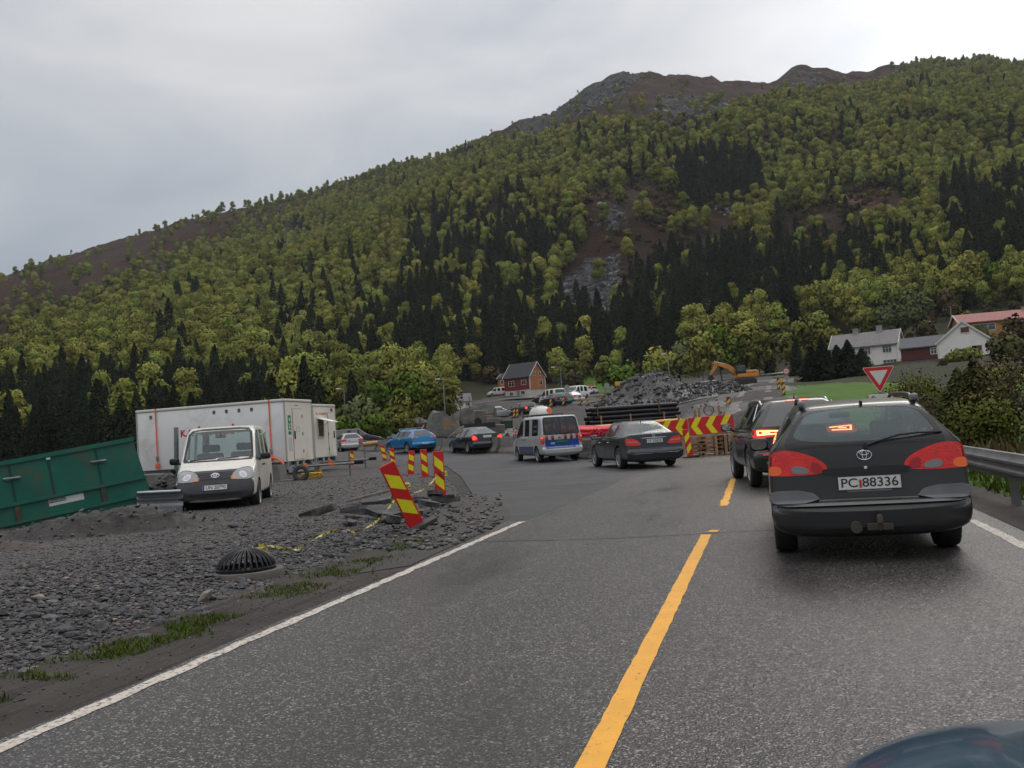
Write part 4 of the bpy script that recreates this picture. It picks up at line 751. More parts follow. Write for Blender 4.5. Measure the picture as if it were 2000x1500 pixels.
def build_car(name, sp, paint, label, cat, group=None, level=2, glass=None, rear_glass=None, far=False, seams=True, lower=None):
    """sp: stations rear to front [(y, ring)], tags {(i, rows): tag}, wheels [(y, r, track)]. Returns the root Empty and a BVH of the body in its own space."""
    glass = glass or DGL; root = empty(name, (0, 0, 0), 0, label, cat, group)
    st = sp['st']; n = len(st); ntags = []; V = []; idx = {}
    for i, (y, r) in enumerate(st):
        for k, (x, z) in enumerate(r):
            yy = y[k] if isinstance(y, (list, tuple)) else y
            idx[i, k, 1] = len(V); V.append((x, yy, z))
            if k in (0, NR-1): idx[i, k, -1] = idx[i, k, 1]
            else: idx[i, k, -1] = len(V); V.append((-x, yy, z))
    F = []; T = []
    def t_of(i, k, s):
        for (a, b, k0, k1), tg in sp['tags'].items():
            if a <= i <= b and k0 <= k < k1: return tg+('|%d' % s if tg.startswith(('door', 'side_window')) else '|%d%d' % (s, i) if tg == 'pillar' else '')
        return 'body'
    for i in range(n-1):
        for k in range(NR-1):
            for s in (1, -1):
                q = [idx[i, k, s], idx[i+1, k, s], idx[i+1, k+1, s], idx[i, k+1, s]]
                F.append(q[::-1] if s == 1 else q); T.append(t_of(i, k, s))
    for i, fl in ((0, 1), (n-1, -1)):
        for k in range(NR-1):
            q = [idx[i, k, 1], idx[i, k+1, 1], idx[i, k+1, -1], idx[i, k, -1]]; q = list(dict.fromkeys(q))
            F.append(q if fl == 1 else q[::-1]); T.append(sp.get('cap', 'body') if i == 0 else 'bumper_front')
    names = list(dict.fromkeys(T))+['arch']; me = bpy.data.meshes.new(name+'_cage'); me.from_pydata(V, [], F)
    dm = bpy.data.materials.new('tmp'); 
    for _ in names: me.materials.append(dm)
    me.polygons.foreach_set('material_index', np.array([names.index(t) for t in T], np.int32))
    bm = bmesh.new(); bm.from_mesh(me); bmesh.ops.recalc_face_normals(bm, faces=bm.faces); cl = bm.edges.layers.float.new('crease_edge')
    rowof = {v: k for (i, k, s), v in idx.items()}; stof = {v: i for (i, k, s), v in idx.items()}; bm.verts.ensure_lookup_table()
    for e in bm.edges:
        a, b = e.verts[0].index, e.verts[1].index
        if rowof[a] == rowof[b]: c = sp.get('rowcrease', {5: .55, 6: .5, 2: .4, 7: .3, 8: .55}).get(rowof[a], 0)
        elif stof[a] == stof[b]: c = sp.get('stcrease', {}).get(stof[a], 0) if min(rowof[a], rowof[b]) >= 3 else sp.get('stcrease', {}).get(stof[a], 0)*.6
        else: c = 0
        e[cl] = c
    bm.to_mesh(me); bm.free()
    ob = bpy.data.objects.new('tmpcar', me); COL.objects.link(ob); sb = ob.modifiers.new('s', 'SUBSURF'); sb.levels = level; sb.render_levels = level
    cut = []
    for y, r, tr in sp['wheels']:
        for s in (1, -1):
            bmc = bmesh.new(); bmesh.ops.create_cone(bmc, cap_ends=True, segments=36 if not far else 18, radius1=r+.055, radius2=r+.055, depth=.5); mc = bpy.data.meshes.new('c')
            bmesh.ops.transform(bmc, matrix=Matrix.Translation((s*(tr+.12), y, r+.01)) @ Matrix.Rotation(pi/2, 4, 'Y'), verts=bmc.verts); bmc.to_mesh(mc); bmc.free()
            for _ in names: mc.materials.append(dm)
            mc.polygons.foreach_set('material_index', np.full(len(mc.polygons), len(names)-1, np.int32)); oc = bpy.data.objects.new('c', mc); COL.objects.link(oc); cut.append(oc)
            bo = ob.modifiers.new('b', 'BOOLEAN'); bo.operation = 'DIFFERENCE'; bo.solver = 'EXACT'; bo.object = oc; bo.material_mode = 'INDEX'
    bpy.context.view_layer.update(); fin = bpy.data.meshes.new_from_object(ob.evaluated_get(bpy.context.evaluated_depsgraph_get()))
    for o in cut+[ob]: bpy.data.objects.remove(o)
    bm = bmesh.new(); bm.from_mesh(fin); bm.normal_update(); bvh = BVHTree.FromBMesh(bm)
    matof = {'body': paint, 'door': paint, 'tailgate': paint, 'bumper_rear': sp.get('bumper_mat', paint), 'bumper_front': sp.get('bumper_mat', paint), 'boot_lid': paint, 'bonnet': paint, 'bumper': sp.get('bumper_mat', paint), 'side_window': glass, 'windscreen': glass, 'rear_window': rear_glass or glass, 'pillar': BLK, 'arch': ARCH, 'sill': lower or paint, 'roof': paint}
    # split by tag into parts
    for mi, nm in enumerate(names):
        fs = [f for f in bm.faces if f.material_index == mi]
        if not fs: continue
        key = nm.split('|')[0]; vm = {}; vs = []; ff = []
        for f in fs:
            q = []
            for v in f.verts:
                if v not in vm: vm[v] = len(vs); vs.append(v.co[:])
                q.append(vm[v])
            ff.append(q)
        key2 = {'door_front': 'door', 'door_rear': 'door', 'side_window_front': 'side_window', 'side_window_rear': 'side_window', 'side_window_quarter': 'side_window', 'pillar': 'window_pillar', 'bumper_rear': 'bumper', 'bumper_front': 'bumper', 'arch': 'wheel_arch', 'sill': 'sill'}.get(key, key); base = {'door_front': 'door', 'door_rear': 'door', 'side_window_front': 'side_window', 'side_window_rear': 'side_window', 'side_window_quarter': 'side_window'}.get(key, key)
        mt = sp.get('mats', {}).get(key) or matof[base]
        o = mesh_obj(key2, vs, ff, mt, root, smooth=True); o.data.set_sharp_from_angle(angle=radians(38)); sp.setdefault('parts', {}).setdefault(root.name, {})[nm] = o
    # panel gaps: thin dark beads along the borders of doors, tailgate and bonnet
    if seams:
        mb = MB(); gapr = sp.get('gap', .0035)
        for e in bm.edges:
            if len(e.link_faces) != 2: continue
            a, b = (names[f.material_index].split('|')[0] for f in e.link_faces)
            if a != b and 'arch' not in (a, b) and any(q.startswith(('door', 'tailgate', 'boot', 'bonnet', 'bumper')) for q in (a, b)) and not any('window' in q or q == 'pillar' or q == 'windscreen' for q in (a, b)):
                nrm = (e.link_faces[0].normal+e.link_faces[1].normal).normalized(); d = (e.verts[1].co-e.verts[0].co); 
                if d.length < 1e-5: continue
                d.normalize(); t = d.cross(nrm)*gapr; h = nrm*gapr*.45; p, q = e.verts[0].co-d*.002, e.verts[1].co+d*.002
                mb.add([p-t, p+t, p+h, q-t, q+t, q+h], [(0, 3, 5, 2), (2, 5, 4, 1), (0, 1, 4, 3)])
        if mb.v: mb.build('panel_gap', GAP, root)
    bm.free()
    for y, r, tr in sp['wheels']:
        for s in (1, -1): make_wheel(root, s*tr, y, r, s, sp.get('spokes', 5), sp.get('rim_mat', ALU), far)
    return root, bvh
def make_wheel(root, x, y, r, s, spokes, rimm, far=False, w=.21):
    M = Matrix.Translation((x, y, r)) @ Matrix.Rotation(s*pi/2, 4, 'Y'); mb = MB(); n = 14 if far else 32; rr_ = r*.68
    mb.lathe([(rr_, -w/2), (r*.93, -w/2), (r*.985, -w*.36), (r, -w*.25), (r, w*.25), (r*.985, w*.36), (r*.93, w/2), (rr_, w/2-.005), (rr_*.96, w*.2)], n, 0, M); t = mb.build('wheel', RUB, root, smooth=True)
    mb = MB(); mb.lathe([(rr_*.99, w/2-.004), (rr_*.90, w/2-.018), (rr_*.88, .0)], n, 0, M); mb.lathe([(.055, w*.36), (.05, w*.40), (.001, w*.41)], 12, 0, M)
    for k in range(spokes):
        a = 2*pi*k/spokes; R_ = M @ Matrix.Rotation(a, 4, 'Z'); hw = .95*rr_*pi/spokes*.42
        mb.add([R_ @ Vector(p) for p in ((.02, -hw*.7, w*.40), (rr_*.92, -hw, w*.40), (rr_*.92, hw, w*.40), (.02, hw*.7, w*.40), (.02, -hw*.7, w*.22), (rr_*.92, -hw, w*.22), (rr_*.92, hw, w*.22), (.02, hw*.7, w*.22))], [(0, 1, 2, 3), (0, 4, 5, 1), (3, 2, 6, 7)])
    mb.build('rim', rimm, t); mb = MB(); mb.lathe([(rr_*.93, .0), (.001, .0)], n, 0, M); mb.build('brake_disc', pm('brake_disc', (.05, .05, .05), .5, .5), t)
def patch(root, bvh, name, mat, outline, O, A, B, D, off=.004, rings=4, thick=.012, inner=None, smooth=True):
    """outline (a, b) cast along D from O + aA + bB onto the body; follows its curve, stands `off` proud with its own thickness"""
    O, A, B, D = Vector(O), Vector(A), Vector(B), Vector(D).normalized(); cx = sum(p[0] for p in outline)/len(outline); cy = sum(p[1] for p in outline)/len(outline); n = len(outline); V = []; F = []
    def hit(a, b, o2):
        s = O+A*a+B*b; h = bvh.ray_cast(s, D)
        if h[0] is None:
            h2 = bvh.find_nearest(s+D*2); return h2[0]-D*o2
        return h[0]-D*o2
    if inner is None:
        for r_ in range(rings):
            k = 1-r_/rings
            for a, b in outline: V.append(hit(cx+(a-cx)*k, cy+(b-cy)*k, off))
        V.append(hit(cx, cy, off))
        for r_ in range(rings-1):
            for i in range(n): F.append((r_*n+i, r_*n+(i+1) % n, (r_+1)*n+(i+1) % n, (r_+1)*n+i))
        F += [((rings-1)*n+i, (rings-1)*n+(i+1) % n, rings*n) for i in range(n)]
    else:
        rings = 3
        for r_ in range(rings):
            k = r_/(rings-1)
            for (a, b), (c, d) in zip(outline, inner): V.append(hit(a*(1-k)+c*k, b*(1-k)+d*k, off))
        for r_ in range(rings-1):
            for i in range(n): F.append((r_*n+i, r_*n+(i+1) % n, (r_+1)*n+(i+1) % n, (r_+1)*n+i))
    b0 = len(V)
    for a, b in outline: V.append(hit(a, b, off-thick))
    F += [(i, b0+i, b0+(i+1) % n, (i+1) % n) for i in range(n)]
    o = mesh_obj(name, V, F, mat, root, smooth=False); bm = bmesh.new(); bm.from_mesh(o.data); bmesh.ops.recalc_face_normals(bm, faces=bm.faces); bm.to_mesh(o.data); bm.free()
    return o
def rear_patch(root, bvh, name, mat, outl, **k): return patch(root, bvh, name, mat, outl, (0, -6, 0), (1, 0, 0), (0, 0, 1), (0, 1, 0), **k)
def front_patch(root, bvh, name, mat, outl, **k): return patch(root, bvh, name, mat, outl, (0, 6, 0), (1, 0, 0), (0, 0, 1), (0, -1, 0), **k)
def corner_patch(root, bvh, name, mat, outl, s, ang=35, front=False, x0=0, **k):
    """cast at an angle so a lamp wraps the corner; outl a axis points outward along the body corner"""
    a = radians(ang); f = -1 if front else 1; D = Vector((-s*sin(a), f*cos(a), 0)); A = Vector((s*cos(a), f*sin(a), 0)); zc_ = sum(p[1] for p in outl)/len(outl); h_ = bvh.ray_cast(Vector((s*x0, -6*f, zc_)), Vector((0, f, 0))); ye = h_[0].y if h_[0] is not None else 0; return patch(root, bvh, name, mat, outl, Vector((s*x0, ye, 0))-D*2, A, (0, 0, 1), D, **k)
def hitp(bvh, x, z, front=False):
    h = bvh.ray_cast(Vector((x, 6 if front else -6, z)), Vector((0, -1 if front else 1, 0))); return h[0], h[1]
def plate(root, bvh, x, z, txt, front=False, w=.52, h=.112, blue=True, old=False, mat=None, ink=None, off=.006):
    p, nn = hitp(bvh, x, z, front); s = 1 if front else -1; n_ = Vector((0, s, 0)); p1, _ = hitp(bvh, x, z+h*.5, front); p2, _ = hitp(bvh, x, z-h*.5, front); yy = max(p1.y*s, p2.y*s)*s
    up = Vector((0, (p1.y-p2.y), h)).normalized(); A = Vector((-1, 0, 0)) if front else Vector((1, 0, 0)); N_ = A.cross(up); M = frame((x, (p1.y+p2.y)/2+s*.008, z), A, up, N_)
    mb = MB(); mb.prism(chaikin([(-w/2, -h/2), (w/2, -h/2), (w/2, h/2), (-w/2, h/2)], 0), 0, .008, M); o = mb.build('number_plate', mat or PLW, root)
    mb = MB(); e = .006
    for a, b, c, d in ((-w/2-e, -w/2, -h/2-e, h/2+e), (w/2, w/2+e, -h/2-e, h/2+e), (-w/2, w/2, h/2, h/2+e), (-w/2, w/2, -h/2-e, -h/2)): mb.box(a, b, c, d, 0, .009, 0, M)
    mb.build('plate_frame', BLK, o)
    if blue: mb = MB(); mb.box(-w/2+.003, -w/2+.042, -h/2+.004, h/2-.004, .008, .0095, 0, M); mb.build('country_band', PLB, o)
    if txt: text_obj('plate_text', txt, h*(1.0 if not old else .98), ink or INK, o, M @ Matrix.Translation((.02 if blue else 0, -.002, .0085)), .0012, 'CENTER', .0012, w*(.80 if blue else .91))
    return o
def mirror(root, x, y, z, s, mat, rear_view=True):
    mb = MB(); mb.bbox(-.11, .11, -.055, .055, -.075, .075, .045, 0, Matrix.Translation((x+s*.13, y, z+.03))); mb.tube([(x-s*.03, y+.02, z-.05), (x+s*.05, y+.02, z-.01)], .028, 6); m = mb.build('side_mirror', mat, root, angle=50)
    mb = MB(); mb.prism(chaikin([(-.09, -.058), (.09, -.058), (.09, .058), (-.09, .058)], 2), 0, .004, frame((x+s*.13, y-.057, z+.03), (1, 0, 0), (0, 0, 1), (0, -1, 0))); mb.build('mirror_glass', pm('mirror_glass', (.5, .52, .52), .05, 1.0), m)
def handles(root, bvh, ys, z, mat):
    for s in (1, -1):
        for y in ys:
            h = bvh.ray_cast(Vector((s*3, y, z)), Vector((-s, 0, 0)))
            if h[0] is None: continue
            mb = MB(); mb.bbox(-.018, .022, -.1, .1, -.018, .018, .012, 0, Matrix.Translation((h[0].x+s*.012, y, z))); dr = [c for c in root.children if c.name.split('.')[0] == 'door' and (sum(v.co.x for v in c.data.vertices)*s > 0)]
            par = min(dr, key=lambda c: abs(sum(v.co.y for v in c.data.vertices)/len(c.data.vertices)-y)) if dr else root; mb.build('handle', mat, par, angle=50)
def interior(root, yf, yr, w, floor, zseat, ztop, belt, cowl_y, steer=-1):
    for y, full in ((yf, False), (yr, True)):
        xs = (-.37, .37)
        for x in xs:
            mb = MB(); mb.bbox(-.25, .25, -.25, .25, floor, zseat, .06, 0, Matrix.Translation((x*w/.74, y+.2, 0))); mb.bbox(-.235, .235, -.07, .07, zseat-.1, ztop-.17, .06, 0, Matrix.Translation((x*w/.74, y-.1, 0)) @ Matrix.Rotation(-.12, 4, 'X')); mb.bbox(-.125, .125, -.05, .05, ztop-.15, ztop+.03, .045, 0, Matrix.Translation((x*w/.74, y-.19, 0)))
            mb.build('seat', SEAT, root, angle=50)
    mb = MB(); mb.bbox(-w*.95, w*.95, cowl_y-.55, cowl_y+.1, belt-.35, belt-.06, .06); mb.build('dashboard', SEAT, root, angle=50)
    mb = MB(); mb.lathe([(.18, -.012), (.195, 0), (.18, .012)], 20, 0, Matrix.Translation((steer*.37, cowl_y-.62, belt-.05)) @ Matrix.Rotation(radians(68), 4, 'X')); mb.build('steering_wheel', BLK, root, smooth=True)
def mirror_int(root, y, z):
    mb = MB(); mb.bbox(-.12, .12, -.015, .015, -.035, .035, .014, 0, Matrix.Translation((0, y, z))); mb.tube([(0, y+.02, z+.03), (0, y+.06, z+.09)], .01, 6); mb.build('rear_view_mirror', BLK, root, angle=50)
def ell(cx, cy, a, b, n=28, t0=0): return [(cx+a*cos(2*pi*k/n+t0), cy+b*sin(2*pi*k/n+t0)) for k in range(n)]
def ring_badge(root, bvh, x, z, a, b, t, front=False, name='badge', mat=None, three=True):
    """oval emblem of three crossed rings"""
    p, _ = hitp(bvh, x, z, front); s = 1 if front else -1; p1, _ = hitp(bvh, x, z+b, front); p2, _ = hitp(bvh, x, z-b, front); up = Vector((0, p1.y-p2.y, 2*b)).normalized(); A = Vector((-s, 0, 0)); M = frame((x, p.y+s*.006, z), A, up, A.cross(up)); mb = MB()
    for cx, cy, ea, eb in (((0, 0, a, b), (0, b*.42, a*.62, b*.42), (0, 0, a*.30, b*.96)) if three else ((0, 0, a, b),)):
        mb.tube([M @ Vector((cx+ea*cos(2*pi*k/28), cy+eb*sin(2*pi*k/28), 0)) for k in range(29)], t, 6, cap=False)
    return mb.build(name, mat or CHR, root, smooth=True)
def set_pose(root, x, y, yaw, z=None, s=1.0):
    root.location = (x, y, Hs(x, y) if z is None else z); root.rotation_euler = (0, 0, radians(yaw)); root.scale = (s, s, s)

# ---- profiles
def hatch_like(L, W, Hh, rear, front, wb, belt, hood, wr, r=.31, zb=.21, roof_r=None, kind='wagon', tg_y=None, tg_bot=.60, rear_belt=None, cowl=None, ap=None, bp=.12, cp=None, hood_front=.72, track=None, roof_y=None, tail_drop=0.0, dp=None):
    w = W/2; yr, yf = -wb/2-rear, wb/2+front; zsh = belt-.09; zm = .52; RB = rear_belt or belt+.02; cowl = cowl if cowl is not None else yf-1.25; ap = ap if ap is not None else cowl-.75; roof_y = roof_y if roof_y is not None else yr+.55
    cab = lambda y, ro, wr_=wr, bl=belt, ww=w: (y, ring(ww, zb, bl, 'cab', zsh, zm, ro, wr_))
    deck = lambda y, top, ww=w, cr=.02, fw=(.955, .92, .88, .83), b=zb: (y, ring(ww, b, top, 'deck', zsh, zm, fw=fw, crown=cr))
    cp = cp if cp is not None else -wb/2+.42; dp = dp if dp is not None else roof_y+.28
    st = [deck(yr+.005, tg_bot-.10, w*.90, 0, b=zb+.09), deck(yr+.04, tg_bot-.03, w*.965, .0, b=zb+.02)]
    st += [deck(yr+.10, tg_bot, w*.99, .0, (.97, .95, .93, .89)), deck(yr+.15 if tg_y is None else tg_y, RB, w*.985, .0, (.955, .93, .905, .80))]
    st += [cab(roof_y, Hh-.05-tail_drop, wr-.03), cab(dp, Hh-.025), cab(cp, Hh), cab(cp+.10, Hh), cab(bp-.05, Hh+.012), cab(bp+.05, Hh+.012), cab(ap, Hh-.03)]
    st += [deck(cowl, belt+.00, w*.985, .025, (.955, .935, .90, .84)), deck(yf-.32, hood_front, w*.96, .03), deck(yf-.10, hood_front-.10, w*.90, .015), deck(yf-.02, hood_front-.22, w*.84, .0, b=zb+.03), deck(yf, hood_front-.34, w*.78, .0, b=zb+.06)]
    tags = {(0, 1, 1, 9): 'bumper_rear', (2, 2, 5, 9): 'tailgate', (3, 3, 8, 9): 'rear_window', (3, 3, 7, 8): 'tailgate', (4, 4, 5, 6): 'side_window_quarter', (5, 5, 5, 6): 'side_window_quarter', (6, 6, 5, 6): 'pillar', (7, 7, 5, 6): 'side_window_rear', (8, 8, 5, 6): 'pillar', (9, 9, 5, 6): 'side_window_front', (10, 10, 5, 6): 'side_window_front', (7, 7, 2, 5): 'door_rear', (8, 9, 2, 5): 'door_front', (10, 10, 8, 9): 'windscreen', (11, 11, 6, 9): 'bonnet', (12, 14, 1, 9): 'bumper_front'}
    tr = (track or W/2-.125)
    return dict(st=st, tags=tags, wheels=[(-wb/2, r, tr), (wb/2, r, tr)], stcrease={1: .35, 2: .75, 3: .45, 4: .3, 10: .3, 11: .35, 12: .3}, cap='bumper_rear')
def sedan_like(L, W, Hh, rear, front, wb, belt, wr, deckz, deck_len, r=.315, zb=.19, hood_front=.72, tg_bot=.60, roof_y=None, cowl=None, ap=None, bp=.1, cp=None, lip=.03):
    w = W/2; yr, yf = -wb/2-rear, wb/2+front; zsh = belt-.09; zm = .50; cowl = cowl if cowl is not None else yf-1.35; ap = ap if ap is not None else cowl-.85; gl = yr+deck_len; roof_y = roof_y if roof_y is not None else gl+.80; cp = cp if cp is not None else -wb/2+.45
    cab = lambda y, ro, wr_=wr, bl=belt, ww=w: (y, ring(ww, zb, bl, 'cab', zsh, zm, ro, wr_))
    deck = lambda y, top, ww=w, cr=.02, fw=(.955, .92, .88, .83), b=zb: (y, ring(ww, b, top, 'deck', zsh, zm, fw=fw, crown=cr))
    st = [deck(yr+.005, tg_bot-.12, w*.90, 0, b=zb+.10), deck(yr+.04, tg_bot-.04, w*.965, 0, b=zb+.02), deck(yr+.10, tg_bot, w*.985, 0, (.96, .94, .92, .88)), deck(yr+.15, deckz, w*.955, lip, (.95, .92, .89, .84)), deck(gl, belt+.05, w*.98, .03, (.95, .92, .885, .80)),
          cab(roof_y, Hh-.05, wr-.02), cab(cp, Hh-.012), cab(cp+.09, Hh-.01), cab(bp-.05, Hh), cab(bp+.05, Hh), cab(ap, Hh-.04), deck(cowl, belt, w*.985, .025, (.955, .935, .90, .84)), deck(yf-.34, hood_front, w*.96, .03), deck(yf-.10, hood_front-.11, w*.90, .015), deck(yf-.02, hood_front-.23, w*.84, 0, b=zb+.03), deck(yf, hood_front-.34, w*.78, 0, b=zb+.06)]
    tags = {(0, 1, 1, 9): 'bumper_rear', (2, 2, 5, 9): 'boot_lid', (3, 3, 6, 9): 'boot_lid', (4, 4, 8, 9): 'rear_window', (5, 5, 5, 6): 'side_window_quarter', (6, 6, 5, 6): 'pillar', (7, 7, 5, 6): 'side_window_rear', (8, 8, 5, 6): 'pillar', (9, 9, 5, 6): 'side_window_front', (10, 10, 5, 6): 'side_window_front', (7, 7, 2, 5): 'door_rear', (8, 9, 2, 5): 'door_front', (10, 10, 8, 9): 'windscreen', (11, 11, 6, 9): 'bonnet', (12, 14, 1, 9): 'bumper_front'}
    tr = W/2-.12
    return dict(st=st, tags=tags, wheels=[(-wb/2, r, tr), (wb/2, r, tr)], stcrease={1: .35, 2: .75, 3: .7, 4: .3, 5: .2, 10: .3, 11: .35, 12: .3}, cap='bumper_rear')
def roof_rails(root, bvh, y0, y1, x, mat, h=.045):
    for s in (1, -1):
        pts = []
        for t in np.linspace(0, 1, 9):
            y = y0+(y1-y0)*t; hh = bvh.ray_cast(Vector((s*x, y, 4)), Vector((0, 0, -1))); pts.append((s*x, y, (hh[0].z if hh[0] else 1.4)+(h if 0 < t < 1 else -.01)))
        mb = MB(); mb.tube(pts, .019, 8); mb.build('roof_rail', mat, root, smooth=True)
def antenna(root, bvh, x, y, l=.25):
    h = bvh.ray_cast(Vector((x, y, 4)), Vector((0, 0, -1))); mb = MB(); mb.tube([h[0], h[0]+Vector((0, -.02, .03))], .014, 6); mb.tube([h[0]+Vector((0, -.01, .02)), h[0]+Vector((0, -l*.6, l))], .004, 5); mb.build('antenna', BLK, root)

# ---- 1: the dark estate right in front
PNT_E = carpaint('estate_dark_grey_paint', (.0125, .0125, .0135), .15, .4)
sp = hatch_like(4.57, 1.71, 1.44, .90, .85, 2.63, 1.0, .0, .56, r=.305, zb=.22, tg_bot=.545, rear_belt=1.04, roof_y=-2.215+.34, dp=-2.215+.62, cp=-.75, tail_drop=.01)
sp['bumper_mat'] = PNT_E; sp['mats'] = {'rear_window': GLR}
est, bv = build_car('estate_car', sp, PNT_E, 'dark grey muddy estate car waiting with red tail lamps, closest to the camera', 'car', level=3, glass=GLS)
# black glass frame with rounded inner corners round the rear pane
oo = [(-.63, .985), (.63, .985), (.455, 1.385), (-.455, 1.385)]
def dense(p, n=12):
    q = []
    for i in range(len(p)):
        a, b = np.array(p[i]), np.array(p[(i+1) % len(p)]); q += [tuple(a+(b-a)*k/n) for k in range(n)]
    return q
def rounded(p, it=3, n=48):
    q = chaikin(p, it); q = np.array(q+[q[0]]); s = np.r_[0, np.cumsum(np.linalg.norm(np.diff(q, axis=0), axis=1))]; t = np.linspace(0, s[-1], n, endpoint=False); return list(zip(np.interp(t, s, q[:, 0]), np.interp(t, s, q[:, 1])))
def rq(p, f=.14):
    o = []
    for i in range(len(p)):
        a, b, c = (np.array(p[(i+k) % len(p)], float) for k in (-1, 0, 1)); o += [tuple(b+(a-b)*f), tuple(b+((a+c)/2-b)*f*.35), tuple(b+(c-b)*f)]
    return o
def radial(p, c, n=96):
    """resample an outline by angle about c so outer and inner rings pair up"""
    q = np.array(dense(p, 24)); a = np.arctan2(q[:, 1]-c[1], q[:, 0]-c[0]); o = np.argsort(a); q = q[o]; a = a[o]; t = np.linspace(-pi, pi, n, endpoint=False); r = np.hypot(q[:, 0]-c[0], q[:, 1]-c[1]); rr2 = np.interp(t, a, r, period=2*pi); return [(c[0]+k*cos(u), c[1]+k*sin(u)) for k, u in zip(rr2, t)]
rear_patch(est, bv, 'window_frame', pm('window_border', (.012, .012, .013), .25), radial([(-.70, 1.01), (.70, 1.01), (.54, 1.36), (.50, 1.395), (-.50, 1.395), (-.54, 1.36)], (0, 1.19)), inner=radial(chaikin([(-.62, 1.05), (.62, 1.05), (.57, 1.22), (.44, 1.345), (-.44, 1.345), (-.57, 1.22)], 2), (0, 1.19)), off=.003, thick=.004)
def ecp(nm, mt, ol, s, *a, **k): return corner_patch(est, bv, nm, mt, [(p, q+.07) for p, q in ol], s, *a, **k)
for s in (1, -1):
    o = ecp('tail_lamp', REDL, rounded([(-.235, .705), (.185, .70), (.19, .80), (.17, .905), (.08, .94), (-.05, .91), (-.18, .84), (-.24, .77)], 2, 48), s, 38, x0=.62, off=.010, thick=.02)
    c1 = ecp('turn_signal', AMBL, rounded([(.07, .71), (.175, .71), (.18, .77), (.15, .80), (.08, .785)], 2, 24), s, 38, x0=.62, off=.014, thick=.006); c1.parent = o
    c2 = ecp('reversing_lamp', CLRL, rounded([(-.12, .715), (.0, .715), (.01, .785), (-.04, .79), (-.11, .76)], 2, 24), s, 38, x0=.62, off=.014, thick=.006); c2.parent = o
    c3 = ecp('brake_lamp', pm('deep_red_lens', (.36, .008, .012), .25, coat=.1), rounded([(-.215, .72), (-.13, .72), (-.13, .83), (-.2, .79)], 2, 20), s, 38, x0=.62, off=.014, thick=.006); c3.parent = o
    mb = MB(); mb.box(.095, .105, .70, .93, 0, .001)
rear_patch(est, bv, 'plate_light_bar', BLK, rounded([(-.37, .765), (.37, .765), (.385, .795), (.36, .825), (-.36, .825), (-.385, .795)], 1, 32), off=.02, thick=.04)
rear_patch(est, bv, 'lock', CHR, ell(.0, .818, .014, .014, 12), off=.023, thick=.02)
pl = plate(est, bv, .02, .685, 'PC 88336', blue=False, old=True, w=.525, h=.112); mb = MB(); p_, _ = hitp(bv, 0, .66); mb.box(-.066, -.046, p_.y-.024, p_.y-.0235, .645, .715); mb.build('red_mark', pm('red_sticker', (.5, .02, .02), .5), pl)
rear_patch(est, bv, 'dealer_strip', pm('pale_sticker', (.3, .31, .33), .5), [(-.17, .61), (.20, .61), (.20, .625), (-.17, .625)], off=.004, thick=.003)
ring_badge(est, bv, .0, .925, .062, .043, .0055, mat=CHR)
for s in (1, -1): corner_patch(est, bv, 'bumper_corner', pm('weathered_bumper', (.13, .133, .142), .5, var=.15, vscale=4), rounded([(-.20, .53), (.20, .53), (.21, .645), (-.11, .64)], 1, 32), s, 38, x0=.63, off=.022, thick=.05)
rear_patch(est, bv, 'bumper_step', pm('weathered_bumper', (.13, .133, .142), .5), rounded([(-.80, .505), (.80, .505), (.80, .527), (-.80, .527)], 1, 40), off=.03, thick=.05)
mb = MB(); p0, _ = hitp(bv, .05, 1.05); p1, _ = hitp(bv, .62, 1.09); pp = [(.02, p0.y-.035, 1.005), (.10, p0.y-.045, 1.035), (.30, p0.y-.04, 1.085), (.45, p0.y-.03, 1.095), (.66, p1.y-.012, 1.09)]; mb.tube(pp, [.017, .012, .010, .009, .008], 6); mb.tube([(.02, p0.y+.01, 1.0), (.02, p0.y-.05, 1.005)], .024, 8); mb.build('rear_wiper', BLK, est)
mb = MB(); mb.tube([(0, -2.05, .34), (.06, -2.27, .30), (.06, -2.33, .31), (.06, -2.34, .36)], .022, 8); mb.lathe([(.001, .07), (.018, .068), (.026, .05), (.026, .03), (.03, 0)], 12, 0, Matrix.Translation((.06, -2.34, .36))); mb.box(-.04, .17, -2.28, -2.22, .29, .34); mb.tube([(-.13, -2.27, .315), (-.13, -2.20, .315)], .05, 12); mb.build('tow_bar', pm('rusty_towbar', (.075, .06, .05), .7, .3, var=.3, vscale=12), est, angle=40)
roof_rails(est, bv, -1.75, .5, .50, pm('black_rail', (.02, .02, .022), .35), .05)
for s in (1, -1):
    mb = MB(); mb.bbox(-.028, .028, -.10, .10, 0, .066, .02, 0, Matrix.Translation((s*.50, -1.72, 1.375))); mb.build('rail_foot', pm('grey_rail_foot', (.16, .16, .18), .4), est, angle=50)
h_ = bv.ray_cast(Vector((0.03, -1.82, 4)), Vector((0, 0, -1))); mb = MB(); mb.bbox(-.014, .014, -.02, .02, -.01, .035, .008, 0, Matrix.Translation(h_[0])); mb.build('washer_nozzle', BLK, est)
for s in (1, -1): mirror(est, s*.83, .62, .96, s, BLK)
handles(est, bv, (-.32, .55), .80, BLK); interior(est, .05, -.85, .74, .3, .52, 1.17, .97, 1.15); mirror_int(est, .72, 1.28)
set_pose(est, .815, 10.58, -.6, 0, 1.0); est.scale = (.962, 1, .98)

